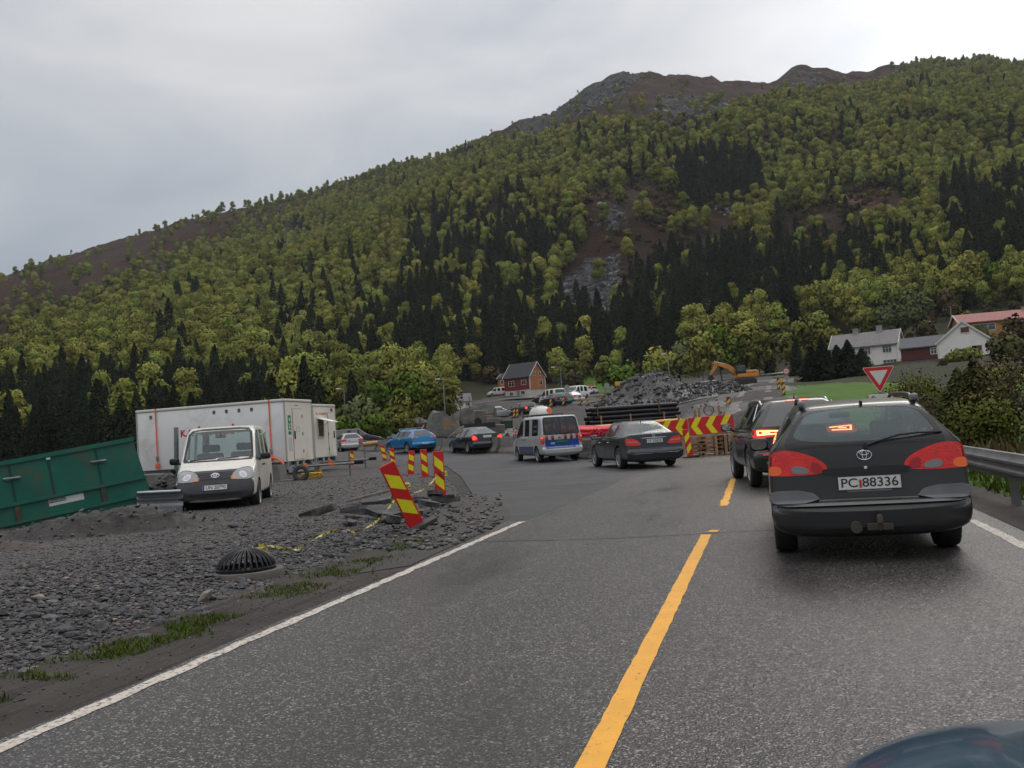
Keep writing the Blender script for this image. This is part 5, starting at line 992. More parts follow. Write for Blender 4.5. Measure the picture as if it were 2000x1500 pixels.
# ---- 2: black sport utility ahead of it
PNT_Q = carpaint('suv_black_paint', (.017, .015, .015), .25, .3)
sp = hatch_like(4.63, 1.88, 1.62, .93, .88, 2.81, 1.06, .0, .58, r=.37, zb=.26, tg_bot=.68, rear_belt=1.10, roof_y=-2.335+.52, dp=-2.335+.72, cp=-.82, tail_drop=.02, hood_front=.85); sp['spokes'] = 5
suv, bv = build_car('sport_utility', sp, PNT_Q, 'black sport utility with lit brake lamps, half hidden by the dark estate', 'car', level=3, glass=GLD, rear_glass=DGL)
for s in (1, -1):
    o = corner_patch(suv, bv, 'tail_lamp', RIMLIT, rounded([(-.20, .93), (.16, .90), (.22, .98), (.20, 1.075), (-.05, 1.07), (-.30, 1.01)], 2, 40), s, 38, x0=.66, off=.008, thick=.02)
    for q, ol in enumerate(([(-.15, .965), (.10, .955), (.10, .975), (-.15, .985)], [(-.18, 1.03), (.10, 1.045), (.10, 1.03), (-.18, 1.012)], [(.09, .955), (.115, .955), (.125, 1.045), (.10, 1.045)], [(-.06, .995), (.05, .99), (.05, 1.01), (-.06, 1.015)])):
        c = corner_patch(suv, bv, 'lamp_strip', AMBLIT, dense(ol, 3), s, 38, x0=.66, off=.012, thick=.004); c.parent = o
rear_patch(suv, bv, 'high_brake_lamp', REDLIT, rounded([(-.22, 1.545), (.22, 1.545), (.22, 1.57), (-.22, 1.57)], 1, 24), off=.012, thick=.03)
for s in (1, -1): corner_patch(suv, bv, 'bumper_reflector', REDL, [(-.25, .60), (.12, .60), (.12, .635), (-.25, .635)], s, 30, x0=.62, off=.006, thick=.01)
plate(suv, bv, 0, .80, None); rear_patch(suv, bv, 'model_badge', CHR, dense([(-.54, .855), (-.40, .855), (-.40, .89), (-.54, .89)], 2), off=.004, thick=.006)
roof_rails(suv, bv, -1.5, .6, .60, pm('silver_rail', (.5, .5, .5), .25, .9), .05); antenna(suv, bv, 0, -1.45, .1)
for y_ in (0,): 
    for s in (1, -1): mirror(suv, s*.93, .72, 1.08, s, BLK)
handles(suv, bv, (-.35, .6), .92, PNT_Q); mb = MB()
for s in (1, -1): mb.tube([(s*.885, 1.2, 1.075), (s*.90, .3, 1.085), (s*.90, -1.2, 1.10), (s*.80, -1.62, 1.18), (s*.66, -1.45, 1.52)], .010, 6)
mb.build('window_trim', CHR, suv); set_pose(suv, .33, 19.35, 8.0, 0, 1.0)

# ---- 3: grey saloon turning off the road
PNT_M = carpaint('saloon_grey_paint', (.024, .029, .036), .45, .28)
sp = sedan_like(4.58, 1.77, 1.445, 1.03, .79, 2.76, .93, .55, 1.0, .52, r=.325, tg_bot=.585, roof_y=-2.41+1.22, cp=-.93, lip=.02)
mrc, bv = build_car('saloon_car', sp, PNT_M, 'grey saloon turning left beside the chevron board', 'car', level=3, glass=GLS, rear_glass=GLR)
for s in (1, -1):
    o = corner_patch(mrc, bv, 'tail_lamp', REDL, rounded([(-.20, .68), (.20, .70), (.27, .80), (.26, .905), (.0, .90), (-.12, .80)], 1, 36), s, 38, x0=.62, off=.008, thick=.02)
    c = corner_patch(mrc, bv, 'reversing_lamp', pm('pale_red_lens', (.50, .14, .11), .15, coat=.5), dense([(-.10, .775), (.22, .785), (.22, .825), (-.07, .815)], 4), s, 38, x0=.62, off=.012, thick=.006); c.parent = o
rear_patch(mrc, bv, 'boot_trim', CHR, rounded([(-.40, .885), (.40, .885), (.40, .905), (-.40, .905)], 1, 30), off=.014, thick=.02)
plate(mrc, bv, 0, .80, 'JV 12626'); b_ = ring_badge(mrc, bv, 0, .945, .042, .042, .005, three=False); p_, _ = hitp(bv, 0, .945); mb = MB()
for k in range(3): a = pi/2+k*2*pi/3; mb.tube([(0, p_.y-.008, .945), (.04*cos(a), p_.y-.008, .945+.04*sin(a))], [.006, .003], 5)
mb.build('star', CHR, b_); rear_patch(mrc, bv, 'bumper_strip', CHR, rounded([(-.74, .44), (.74, .44), (.74, .452), (-.74, .452)], 0, 40), off=.010, thick=.012)
text_obj('boot_lettering', 'C 220', .055, CHR, mrc, frame((-.56, p_.y-.012, .915), (1, 0, 0), (0, 0, 1), (0, -1, 0)), .002)
mb = MB()
for s in (1, -1): mb.tube([(s*.845, 1.0, .945), (s*.85, .2, .955), (s*.85, -.9, .965), (s*.80, -1.35, .99)], .009, 6)
mb.build('window_trim', CHR, mrc)
for s in (1, -1): mirror(mrc, s*.86, .78, .95, s, PNT_M)
handles(mrc, bv, (-.38, .62), .80, CHR); interior(mrc, .15, -.75, .76, .28, .48, 1.15, .93, 1.1); antenna(mrc, bv, 0, -1.15, .07); set_pose(mrc, -4.2, 29.4, 25.5, 0, 1.0)

# ---- 4 and 10: two vans of one shape
def van_spec():
    L, W, Hh, wb = 4.715, 1.80, 1.96, 2.985; w = W/2; yr, yf = -2.36, 2.36; zb = .25; zsh = 1.0; zm = .6; belt = 1.10
    def cab(y, ro, wr_=.74, bl=belt, ww=w):
        q = ring(ww, zb, bl, 'cab', zsh, zm, ro, wr_); q[8] = (wr_-.045, ro-.02); return (y, q)
    deck = lambda y, top, ww=w, cr=.02, fw=(.955, .92, .88, .83), b=zb: (y, ring(ww, b, top, 'deck', zsh, zm, fw=fw, crown=cr))
    st = [deck(yr+.005, .50, w*.92, 0, b=zb+.12), deck(yr+.04, .60, w*.97, 0, b=zb+.05), deck(yr+.09, .63, w*.99, 0, (.97, .95, .93, .90)), deck(yr+.10, belt+.02, w*.985, 0, (.965, .945, .92, .86)), cab(yr+.30, Hh-.06, .73), cab(yr+.50, Hh-.02), cab(-.72, Hh), cab(-.62, Hh), cab(.28, Hh), cab(.38, Hh), cab(.85, Hh-.05, .72),
          deck(1.50, belt+.04, w*.98, .03, (.955, .93, .90, .85)), deck(2.10, .90, w*.95, .03), deck(2.25, .72, w*.93, .015), deck(2.33, .55, w*.90, 0, b=zb+.02), deck(yf, .44, w*.86, 0, b=zb+.06)]
    tags = {(0, 1, 1, 9): 'bumper_rear', (2, 2, 5, 9): 'tailgate', (3, 3, 8, 9): 'rear_window', (3, 3, 7, 8): 'tailgate', (5, 5, 5, 6): 'side_window_quarter', (7, 7, 5, 6): 'side_window_rear', (9, 9, 5, 6): 'side_window_front', (10, 10, 5, 6): 'side_window_front', (7, 7, 2, 5): 'door_rear', (8, 10, 2, 5): 'door_front', (10, 10, 8, 9): 'windscreen', (11, 11, 6, 9): 'bonnet', (13, 14, 1, 9): 'bumper_front'}
    return dict(st=st, tags=tags, wheels=[(-wb/2, .325, .775), (wb/2, .325, .775)], stcrease={1: .35, 2: .75, 3: .45, 4: .35, 10: .3, 11: .35, 12: .4}, cap='bumper_rear')
PNT_S = carpaint('van_silver_paint', (.44, .45, .46), .3, .33); PNT_W = carpaint('van_white_paint', (.62, .60, .54), 0, .38); BLU = pm('deep_blue_film', (.006, .016, .10), .3, coat=.4); BLU2 = pm('bright_blue_film', (.008, .05, .27), .3, coat=.4)
sp = van_spec(); sv, bv = build_car('passenger_van', sp, PNT_S, 'silver van with blue tailgate panel and a white roof box', 'van', level=3, glass=GLD, rear_glass=GLS)
rear_patch(sv, bv, 'window_rubber', BLK, radial([(-.79, 1.12), (.79, 1.12), (.72, 1.86), (-.72, 1.86)], (0, 1.47)), inner=radial(rq([(-.735, 1.16), (.735, 1.16), (.665, 1.80), (-.665, 1.80)]), (0, 1.47)), off=.004, thick=.006)
rear_patch(sv, bv, 'blue_panel', BLU2, rounded([(-.74, .60), (-.70, .555), (.70, .555), (.74, .60), (.74, .92), (-.74, .92)], 0, 60), off=.004, thick=.006)
for s in (1, -1):
    o = corner_patch(sv, bv, 'tail_lamp', REDL, rounded([(-.04, .74), (.16, .74), (.16, 1.08), (-.04, 1.08)], 1, 24), s, 38, x0=.80, off=.010, thick=.03); c = corner_patch(sv, bv, 'reversing_lamp', CLRL, dense([(-.03, .88), (.15, .88), (.15, .95), (-.03, .95)], 3), s, 38, x0=.80, off=.013, thick=.006); c.parent = o
    c = corner_patch(sv, bv, 'brake_lamp', REDLIT, dense([(.0, .98), (.12, .98), (.12, 1.05), (.0, 1.05)], 3), s, 38, x0=.80, off=.013, thick=.006); c.parent = o
GRNP = pm('plate_green', (.015, .13, .05), .5); plate(sv, bv, .0, .83, None, mat=GRNP, blue=False); p_, _ = hitp(bv, 0, .61)
text_obj('web_address', 'www.hamelgroup.com', .085, WHT, sv, frame((-.08, p_.y-.02, .612), (1, 0, 0), (0, 0, 1), (0, -1, 0)), .002, width=1.08)
for i, (x_, z_) in enumerate(((-.66, 1.02), (-.40, 1.02), (-.10, .99), (.16, 1.04), (.42, 1.04), (.67, 1.06))):
    if i == 2: o = rear_patch(sv, bv, 'warning_sticker', pm('sticker_red', (.52, .03, .02), .4), [(x_-.085, z_-.03), (x_+.085, z_-.03), (x_, z_+.07)], off=.010, thick=.006)
    else:
        o = rear_patch(sv, bv, 'helmet_sticker', pm('sticker_red', (.52, .03, .02), .4), ell(x_, z_, .072, .078, 18), off=.010, thick=.006); c = rear_patch(sv, bv, 'dark_face', pm('sticker_dark', (.05, .02, .02), .5), [(x_-.062, z_-.035), (x_-.05, z_-.13), (x_+.05, z_-.13), (x_+.062, z_-.035)], off=.013, thick=.005); c.parent = o
rear_patch(sv, bv, 'small_sticker', pm('pale_blue_sticker', (.25, .4, .6), .4), dense([(-.50, .74), (-.32, .74), (-.32, .81), (-.50, .81)], 2), off=.010, thick=.005); mb = MB(); p_, _ = hitp(bv, 0, 1.14); mb.tube([(.0, p_.y-.03, 1.10), (.10, p_.y-.03, 1.19), (.55, p_.y+.0, 1.22)], .011, 6); mb.build('rear_wiper', BLK, sv)
for s in (1, -1):
    patch(sv, bv, 'blue_side_band', BLU, dense([(-1.05, .32), (1.02, .32), (1.08, .68), (-1.10, .68)], 8), (s*5, 0, 0), (0, 1, 0), (0, 0, 1), (-s, 0, 0), off=.004, thick=.005)
    M = frame((s*.895, -1.40, 1.38), (0, s, 0), (0, 0, 1), (s, 0, 0)); mirror(sv, s*.88, 1.12, 1.12, s, BLK)
text_obj('window_lettering', 'hamel', .20, pm('grey_lettering', (.12, .12, .2), .5), sv, frame((-.845, -1.42, 1.52), (0, -1, 0), (.12, 0, 1), (-1, 0, .12)), .002); text_obj('window_lettering', 'group', .20, MATS['grey_lettering'], sv, frame((-.872, -1.42, 1.32), (0, -1, 0), (.12, 0, 1), (-1, 0, .12)), .002)
handles(sv, bv, (.1, .5), .98, BLK); interior(sv, .45, -.6, .78, .45, .75, 1.48, 1.1, 1.35)
mb = MB()
for y_ in (-.55, .1, .75): mb.box(-.72, .72, y_-.02, y_+.02, 1.985, 2.01); [mb.box(x_-.02, x_+.02, y_-.02, y_+.02, 1.90, 1.99) for x_ in (-.69, .69)]
mb.build('roof_bar', BLK, sv); VB = []; FB = []
bmx = bmesh.new(); bmesh.ops.create_uvsphere(bmx, u_segments=24, v_segments=14, radius=1)
for v in bmx.verts: v.co = Vector((np.sign(v.co.x)*abs(v.co.x)**.7*.36, np.sign(v.co.y)*abs(v.co.y)**.55*.82, max(v.co.z, -.05)*.36))
mbx = bpy.data.meshes.new('roof_box'); bmx.to_mesh(mbx); bmx.free(); mbx.materials.append(pm('roof_box_shell', (.62, .61, .57), .35)); mbx.polygons.foreach_set('use_smooth', np.ones(len(mbx.polygons), bool)); ob = bpy.data.objects.new('roof_box', mbx); COL.objects.link(ob); ob.parent = sv; ob.location = (-.12, .05, 2.03)
mb = MB(); mb.lathe([(.001, .03), (.12, .02), (.14, -.06)], 20, 0, Matrix.Translation((.18, -.80, .13)) @ Matrix.Rotation(pi/2, 4, 'X')); mb.build('orange_marker', pm('orange_sticker', (.75, .16, .06), .5), ob)
mb = MB(); mb.box(-.25, .15, -.1, .0, .33, .40); mb.build('box_top_trim', pm('pale_top', (.5, .5, .46), .5), ob)
set_pose(sv, -9.34, 39.2, 31.5, 0, 1.0)

sp = van_spec(); sp['mats'] = {'bumper_front': pm('dark_bumper', (.020, .021, .026), .5, var=.15, vscale=5, dirt=(.06, .055, .05), dscale=4, damt=.4)}; sp['mats']['bumper_rear'] = sp['mats']['bumper_front']
wv, bv = build_car('panel_van', sp, PNT_W, 'white van parked nose first on the gravel, black front bumper', 'van', level=3, glass=GLS)
o = front_patch(wv, bv, 'grille', pm('dark_grille', (.008, .009, .02), .3), dense([(-.42, .735), (.42, .735), (.50, .94), (-.50, .94)], 12), off=.006, thick=.01)
for z_ in (.755, .80, .845, .885): c = front_patch(wv, bv, 'grille_bar', pm('grille_bar', (.03, .03, .04), .3, .4), dense([(-.37-.1*(z_-.75), z_), (.37+.1*(z_-.75), z_), (.37+.1*(z_-.75), z_+.010), (-.37-.1*(z_-.75), z_+.010)], 8), off=.014, thick=.01); c.parent = o
ring_badge(wv, bv, 0, .825, .085, .06, .009, True)
for s in (1, -1):
    HL = [(-.36, .715), (.08, .705), (.16, .80), (.15, .955), (.02, .965), (-.24, .90)]; corner_patch(wv, bv, 'headlight_rim', BLK, rounded([(-.10+(a+.10)*1.08, .835+(b-.835)*1.10) for a, b in HL], 1, 40), s, 25, True, x0=.68, off=.004, thick=.02)
    o = corner_patch(wv, bv, 'headlight', pm('headlight_glass', (.20, .205, .21), .15, .5, coat=.5), rounded([(-.36, .715), (.08, .705), (.16, .80), (.15, .955), (.02, .965), (-.24, .90)], 1, 40), s, 25, True, x0=.68, off=.008, thick=.02)
    for nm, mt, ol in (('headlight_bowl', pm('lamp_bowl', (.42, .43, .44), .25, .7), ell(-.08, .815, .075, .075)), ('lamp_core', pm('lamp_core', (.33, .335, .34), .2, .7), ell(-.08, .815, .04, .04, 20)), ('indicator', pm('indicator_lens', (.55, .22, .10), .2, coat=.5), rounded([(-.33, .72), (-.20, .72), (-.22, .80), (-.31, .80)], 1, 20))):
        c = corner_patch(wv, bv, nm, mt, ol, s, 25, True, x0=.68, off=.014 if nm != 'lamp_core' else .018, thick=.006); c.parent = o
front_patch(wv, bv, 'lower_intake', pm('intake_black', (.006, .006, .007), .7), rounded([(-.55, .36), (.55, .36), (.62, .45), (-.62, .45)], 1, 40), off=.004, thick=.006)
plate(wv, bv, 0, .565, 'UN 28790', True, w=.52); mb = MB(); pw = [bv.ray_cast(Vector((x_, 6, z_)), Vector((0, -1, 0)))[0] for x_, z_ in ((-.45, 1.19), (.02, 1.18), (.05, 1.19), (.62, 1.18))]
mb.tube([pw[0]+Vector((0, .02, .01)), pw[1]+Vector((0, .02, 0))], .010, 6); mb.tube([pw[2]+Vector((0, .02, .01)), pw[3]+Vector((0, .02, 0))], .010, 6); mb.build('windscreen_wiper', BLK, wv)
patch(wv, bv, 'windscreen_rubber', BLK, radial([(-.78, 1.13), (.78, 1.13), (.71, 1.90), (-.71, 1.90)], (0, 1.5)), (0, 6, 0), (1, 0, 0), (0, 0, 1), (0, -1, 0), inner=radial(rq([(-.735, 1.16), (.735, 1.16), (.655, 1.85), (-.655, 1.85)]), (0, 1.5)), off=.004, thick=.006)
for s in (1, -1): mirror(wv, s*.89, 1.18, 1.15, s, BLK); 
handles(wv, bv, (.15, .5), .98, BLK); interior(wv, .45, -.7, .78, .45, .75, 1.50, 1.1, 1.35); mirror_int(wv, .95, 1.70)
mb = MB(); mb.bbox(-.62, .62, -2.1, 2.1, .22, .34, .04); mb.build('underbody', ARCH, wv)
set_pose(wv, -12.76, 19.95, -154.5, -.01, 1.0)

# ---- 5 dark saloon, 6 blue hatchback, 7 silver hatchback
PNT_V = carpaint('saloon_black_paint', (.014, .014, .016), .2, .25); sp = sedan_like(4.58, 1.80, 1.43, .99, .87, 2.72, .92, .54, 1.0, .50, r=.32, tg_bot=.58, roof_y=-2.35+1.3, cp=-.9, lip=.03); sp['spokes'] = 7
vo, bv = build_car('saloon_car', sp, PNT_V, 'black saloon with lit brake lamps, before the boulders', 'car', level=2, glass=GLS, rear_glass=GLR)
for s in (1, -1):
    o = corner_patch(vo, bv, 'tail_lamp', RIMLIT, rounded([(-.10, .66), (.20, .66), (.22, .94), (.05, .95), (-.06, .84)], 1, 28), s, 38, x0=.66, off=.008, thick=.02); c = corner_patch(vo, bv, 'brake_lamp', REDLIT, ell(.07, .80, .10, .09, 16), s, 38, x0=.66, off=.013, thick=.006); c.parent = o
plate(vo, bv, 0, .86, None, h=.13); rear_patch(vo, bv, 'high_brake_lamp', REDL, dense([(-.16, 1.30), (.16, 1.30), (.16, 1.335), (-.16, 1.335)], 4), off=.008, thick=.01)
for s in (1, -1): mirror(vo, s*.86, .75, .94, s, BLK)
handles(vo, bv, (-.38, .6), .80, CHR); interior(vo, .15, -.75, .76, .28, .48, 1.15, .93, 1.1); set_pose(vo, -16.1, 50.1, 37.5, None, 1.0)
PNT_B = carpaint('hatch_blue_paint', (.004, .17, .40), .35, .28, False); sp = hatch_like(4.46, 1.755, 1.455, .90, .92, 2.64, .97, 0, .54, r=.32, zb=.21, tg_bot=.60, rear_belt=1.02, tg_y=-2.22+.19, roof_y=-2.22+.72, dp=-2.22+.95, cp=-.75, tail_drop=.03); sp['spokes'] = 5
bl, bv = build_car('hatchback_car', sp, PNT_B, 'bright blue hatchback with roof bars in the queue', 'car', level=2, glass=GLD)
for s in (1, -1):
    o = corner_patch(bl, bv, 'tail_lamp', pm('silver_red_lens', (.45, .25, .27), .15, .2, coat=.6), rounded([(-.16, .86), (.20, .88), (.28, .98), (.06, 1.0), (-.16, .95)], 1, 28), s, 40, x0=.62, off=.008, thick=.02); c = corner_patch(bl, bv, 'brake_lamp', REDL, ell(.0, .93, .08, .05, 16), s, 40, x0=.62, off=.013, thick=.006); c.parent = o
plate(bl, bv, 0, .54, None); mb = MB()
for y_ in (-.75, .25): mb.box(-.58, .58, y_-.03, y_+.03, 1.50, 1.535); [mb.box(x_-.03, x_+.03, y_-.03, y_+.03, 1.40, 1.51) for x_ in (-.54, .54)]
mb.build('roof_bar', pm('pale_bar', (.5, .48, .48), .4, .5), bl)
rear_patch(bl, bv, 'bumper_valance', BLK, rounded([(-.62, .30), (.62, .30), (.66, .44), (-.66, .44)], 1, 30), off=.006, thick=.01)
for s in (1, -1): mirror(bl, s*.86, .75, .98, s, PNT_B)
handles(bl, bv, (-.3, .6), .84, CHR); set_pose(bl, -21.9, 54.9, 47.5, None, 1.0)
PNT_A = carpaint('hatch_silver_paint', (.42, .42, .43), .45, .33); sp = hatch_like(4.2, 1.765, 1.42, .75, .88, 2.58, .95, 0, .54, r=.31, zb=.22, tg_bot=.60, rear_belt=.99, tg_y=-2.04+.17, roof_y=-2.04+.66, dp=-2.04+.92, cp=-.7, tail_drop=.02)
au, bv = build_car('hatchback_car', sp, PNT_A, 'silver hatchback just right of the white cabins', 'car', level=2, glass=GLD)
for s in (1, -1): corner_patch(au, bv, 'tail_lamp', REDL, rounded([(-.14, .76), (.18, .76), (.20, .94), (-.08, .95), (-.16, .88)], 1, 28), s, 40, x0=.64, off=.008, thick=.02)
plate(au, bv, 0, .80, None); [mirror(au, s*.86, .72, .97, s, PNT_A) for s in (1, -1)]
set_pose(au, -31.5, 66.2, 34, None, 1.0)

# ---- cars further along the detour (a few pixels to a few dozen each)
def far_car(name, cat, label, px, pyb, d, yaw, paint, kind='wagon', scale=1.0, lights=True, lit=False, plate_=True, z=None, group='cars far along the detour road'):
    if kind == 'van': sp = van_spec()
    elif kind == 'sedan': sp = sedan_like(4.5, 1.78, 1.43, .95, .85, 2.7, .92, .54, 1.0, .5, roof_y=-1.1, cp=-.9)
    elif kind == 'suv': sp = hatch_like(4.5, 1.80, 1.68, .88, .85, 2.66, 1.06, 0, .60, r=.35, zb=.27, tg_bot=.66, rear_belt=1.08, roof_y=-1.90, dp=-1.6, cp=-.8, tail_drop=.01, hood_front=.85)
    else: sp = hatch_like(4.5, 1.76, 1.47, .9, .86, 2.66, .96, 0, .55, zb=.21, rear_belt=1.0, roof_y=-1.78, dp=-1.5, cp=-.75)
    r, bv = build_car(name, sp, paint, label, cat, group, level=2 if d < 110 else 1, far=True, seams=False)
    ht = {'van': (.75, 1.05), 'sedan': (.70, .92), 'suv': (.85, 1.2)}.get(kind, (.72, .94))
    for s in (1, -1):
        corner_patch(r, bv, 'tail_lamp', REDLIT if lit else REDL, dense([(-.06, ht[0]), (.16, ht[0]), (.16, ht[1]), (-.06, ht[1])], 3), s, 38, x0=.66, off=.01, thick=.03)
        corner_patch(r, bv, 'headlight', CLRL, dense([(-.16, .62), (.10, .62), (.10, .76), (-.16, .76)], 3), s, 30, True, x0=.62, off=.01, thick=.03)
        mirror(r, s*.86, .75, 1.0, s, BLK)
    plate(r, bv, 0, .80, None); p = P(px, pyb, d); set_pose(r, p[0], p[1], yaw, None if z is None else z, scale); return r, bv
DK = carpaint('far_black_paint', (.012, .012, .015), .2, .3); far_car('estate_car', 'car', 'black car turning back behind the silver hatchback', 697, 853, 84, -58, carpaint('far_dark_blue_paint', (.014, .016, .024), .3, .3), 'suv', lit=True)
far_car('sport_utility', 'car', 'dark red high car beside the left guardrail end', 819, 843, 104, -62, carpaint('far_dark_red_paint', (.03, .006, .009), .3, .3), 'suv')
far_car('saloon_car', 'car', 'silver car with red lamps behind the concrete blocks', 973, 813, 104, -40, PNT_A, 'sedan', z=None)
far_car('hatchback_car', 'car', 'black car between striped marker panels far up the queue', 1021, 811, 104, 45, DK, 'wagon', lit=True)
far_car('delivery_van', 'van', 'white windowed van in the queue below the lamp post', 1080, 793, 122, 42, PNT_W, 'van')
far_car('hatchback_car', 'car', 'dark red car left of the white windowed van', 1061, 787, 128, 40, carpaint('far_wine_paint', (.05, .008, .012), .3, .3), 'wagon')
far_car('hatchback_car', 'car', 'turquoise green hatchback in the far queue', 1093, 799, 112, 38, carpaint('far_teal_paint', (.01, .22, .16), .2, .35), 'wagon')
far_car('saloon_car', 'car', 'silver saloon right of the turquoise hatchback', 1113, 799, 116, 48, PNT_A, 'sedan')
far_car('estate_car', 'car', 'dark violet car just left of the turquoise hatchback', 1082, 802, 108, 40, carpaint('far_violet_paint', (.02, .012, .03), .3, .3), 'wagon')
far_car('delivery_van', 'van', 'white high roofed van facing the camera far up the road', 1127, 785, 150, 160, pm('far_white_paint', (.7, .7, .7), .4), 'van', 1.12)
far_car('sport_utility', 'car', 'small white and red jeep under the red warning triangle', 1157, 772, 190, -10, pm('far_white_paint', (.7, .7, .7), .4), 'suv')
far_car('delivery_van', 'van', 'white van parked nose down left of the red house', 972, 775, 200, 120, pm('far_white_paint', (.7, .7, .7), .4), 'van', .95, group=None)
far_car('hatchback_car', 'car', 'dark car just behind the facing white van', 1109, 783, 150, 40, DK, 'wagon')

# ---- the photographer's own car: the front of its dark blue bonnet
PNT_O = carpaint('own_dark_blue_paint', (.018, .060, .105), .15, .25, False)
own = empty('own_car', (.44, .03, -.006), 0, 'dark blue bonnet of the own car in the bottom right corner', 'car')
mb = MB(); NX, NY = 28, 20; V = []
for j in range(NY+1):
    t = j/NY
    for i in range(NX+1):
        x = (-1+2*i/NX)*.56; dx = abs(x); ynose = max(.74, 1.63-3.6*dx**2.4); y = .60+(ynose-.60)*t; z = .93-.125*((y-.6)/1.03)**1.6-.012*t**8-.30*dx**3+.010*math.exp(-((dx-.20)/.03)**2)*(1-t**6); V.append((x, y, z))
F = [(j*(NX+1)+i, j*(NX+1)+i+1, (j+1)*(NX+1)+i+1, (j+1)*(NX+1)+i) for j in range(NY) for i in range(NX)]
b0 = len(V); bord = [NY*(NX+1)+i for i in range(NX+1)]; V += [(V[k][0]*.99, V[k][1]+.03, V[k][2]-.45) for k in bord]; F += [(bord[i], bord[i+1], b0+i+1, b0+i) for i in range(NX)]
for side in (0, NX):
    col_ = [j*(NX+1)+side for j in range(NY+1)]; b1 = len(V); V += [(V[k][0]*1.03, V[k][1], V[k][2]-.45) for k in col_]; F += [(col_[j], col_[j+1], b1+j+1, b1+j) for j in range(NY)]
mesh_obj('bonnet', V, F, PNT_O, own, smooth=True)

# ------------------------------------------------------------------ rocks and gravel
STN = pm('crushed_stone', (.062, .062, .066), .62, var=.35, vscale=2.5, spec=.35, rand=.75); STD = pm('dark_stone', (.026, .026, .028), .6, var=.4, vscale=2., rand=.4); STP = pm('pinkish_stone', (.17, .135, .115), .7, var=.3, vscale=3, rand=.35)
CONC = pm('concrete', (.145, .14, .13), .85, var=.22, vscale=1.6, bump=.3, bscale=25, dirt=(.09, .085, .075), dscale=1.2, damt=.7); GALV = pm('galvanised_steel', (.27, .29, .30), .42, .75, var=.15, vscale=4, dirt=(.12, .115, .11), dscale=1.5, damt=.5); WOOD = pm('raw_timber', (.30, .18, .10), .85, var=.3, vscale=7, bump=.2, bscale=30)
REDR = pm('reflective_red', (.56, .012, .014), .45, var=.06, vscale=3, dirt=(.2, .06, .05), dscale=7, damt=.35); YELR = pm('reflective_yellow', (.74, .70, .01), .45, var=.05, vscale=3, dirt=(.3, .28, .05), dscale=7, damt=.4); WHP = pm('white_sign', (.62, .62, .60), .5, var=.06, vscale=4); STEEL = pm('sign_post_steel', (.23, .235, .24), .45, .7)
def rock_mesh(name, seed, cuts=9, sub=2, flat=1.0, mats=None):
    rng = np.random.default_rng(seed); bm = bmesh.new(); bmesh.ops.create_icosphere(bm, subdivisions=sub, radius=1); v = np.array([q.co[:] for q in bm.verts])
    v *= 1+(fbm(v[:, 0]*1.7+seed, v[:, 1]*1.7+v[:, 2]*1.3, seed)[:, None]-.5)*.5
    for _ in range(cuts):
        n = rng.normal(size=3); n /= np.linalg.norm(n); d = rng.uniform(.45, .8); k = v@n-d; v -= np.where(k > 0, k, 0)[:, None]*n*.97
    v *= rng.uniform(.7, 1.25, 3)*np.array([1, 1, flat])
    for q, w in zip(bm.verts, v): q.co = w
    me = bpy.data.meshes.new(name); bm.to_mesh(me); bm.free()
    for m in (mats or [STN]): me.materials.append(m)
    return me
ROCK = [rock_mesh('rock', 100+k, 15+k % 4, 2 if k < 5 else 2, (.75, .6, .9, .5, .7)[k % 5], [(STN, STD, STN, STD, STP)[k % 5]]) for k in range(5)]
rock_spots = [(-6.2, 12.9, .17, 'angular grey rock just left of the leaning marker panel'), (-5.9, 13.6, .20, 'flat dark rock behind the foot of the leaning marker panel'), (-8.0, 12.6, .13, 'pale rock left of the asphalt slabs'), (-6.0, 5.0, .16, 'flat dark rock at the near edge of the gravel, below the drain grate'), (-4.9, 7.2, .12, 'pinkish stone between the drain grate and the road')]
for k, (x, y, s, lab) in enumerate(rock_spots):
    o = bpy.data.objects.new('rock', ROCK[k]); COL.objects.link(o); o.location = (x, y, float(yard_z(np.array([x]), np.array([y]))[0])+s*.25); o.scale = (s, s, s); o.rotation_euler = (.2*k, .1, 1.3*k); tag(o, lab, 'rock', 'loose rocks by the road edge')
def ysamp(n, r0, r1, a0, a1):
    a = radians(a0)+RNG.random(n)*radians(a1-a0); r = r0+(r1-r0)*RNG.random(n); x, y = -r*np.sin(a), r*np.cos(a); return x, y
def on_yard(x, y, marg=.12):
    e = edge_dist(x, y, yard_poly)*np.where(inpoly(x, y, yard_poly), 1, -1); return e > marg
xs, ys = ysamp(250000, 3.6, 34, 8, 72); k = on_yard(xs, ys, -.06); xs, ys = xs[k], ys[k]; r_ = np.hypot(xs, ys); coarse = np.exp(-((edge_dist(xs, ys, yard_poly)-1.3)/1.3)**2)*np.clip((16-r_)/6, 0, 1)
keep = RNG.random(len(xs)) < (.28+.85*coarse)*np.clip(1.4-r_/30, .3, 1); xs, ys, r_, coarse = xs[keep], ys[keep], r_[keep], coarse[keep]
sc = np.exp(RNG.normal(0, .42, len(xs)))*(.0066+.0085*coarse+.0004*r_); sc = np.minimum(sc, .075); zz = yard_z(xs, ys)+sc*.25
kx = RNG.choice(5, len(xs), p=[.29, .28, .21, .12, .10]); gn_scatter('gravel', np.stack([xs, ys, zz], -1), sc, kx, ROCK)
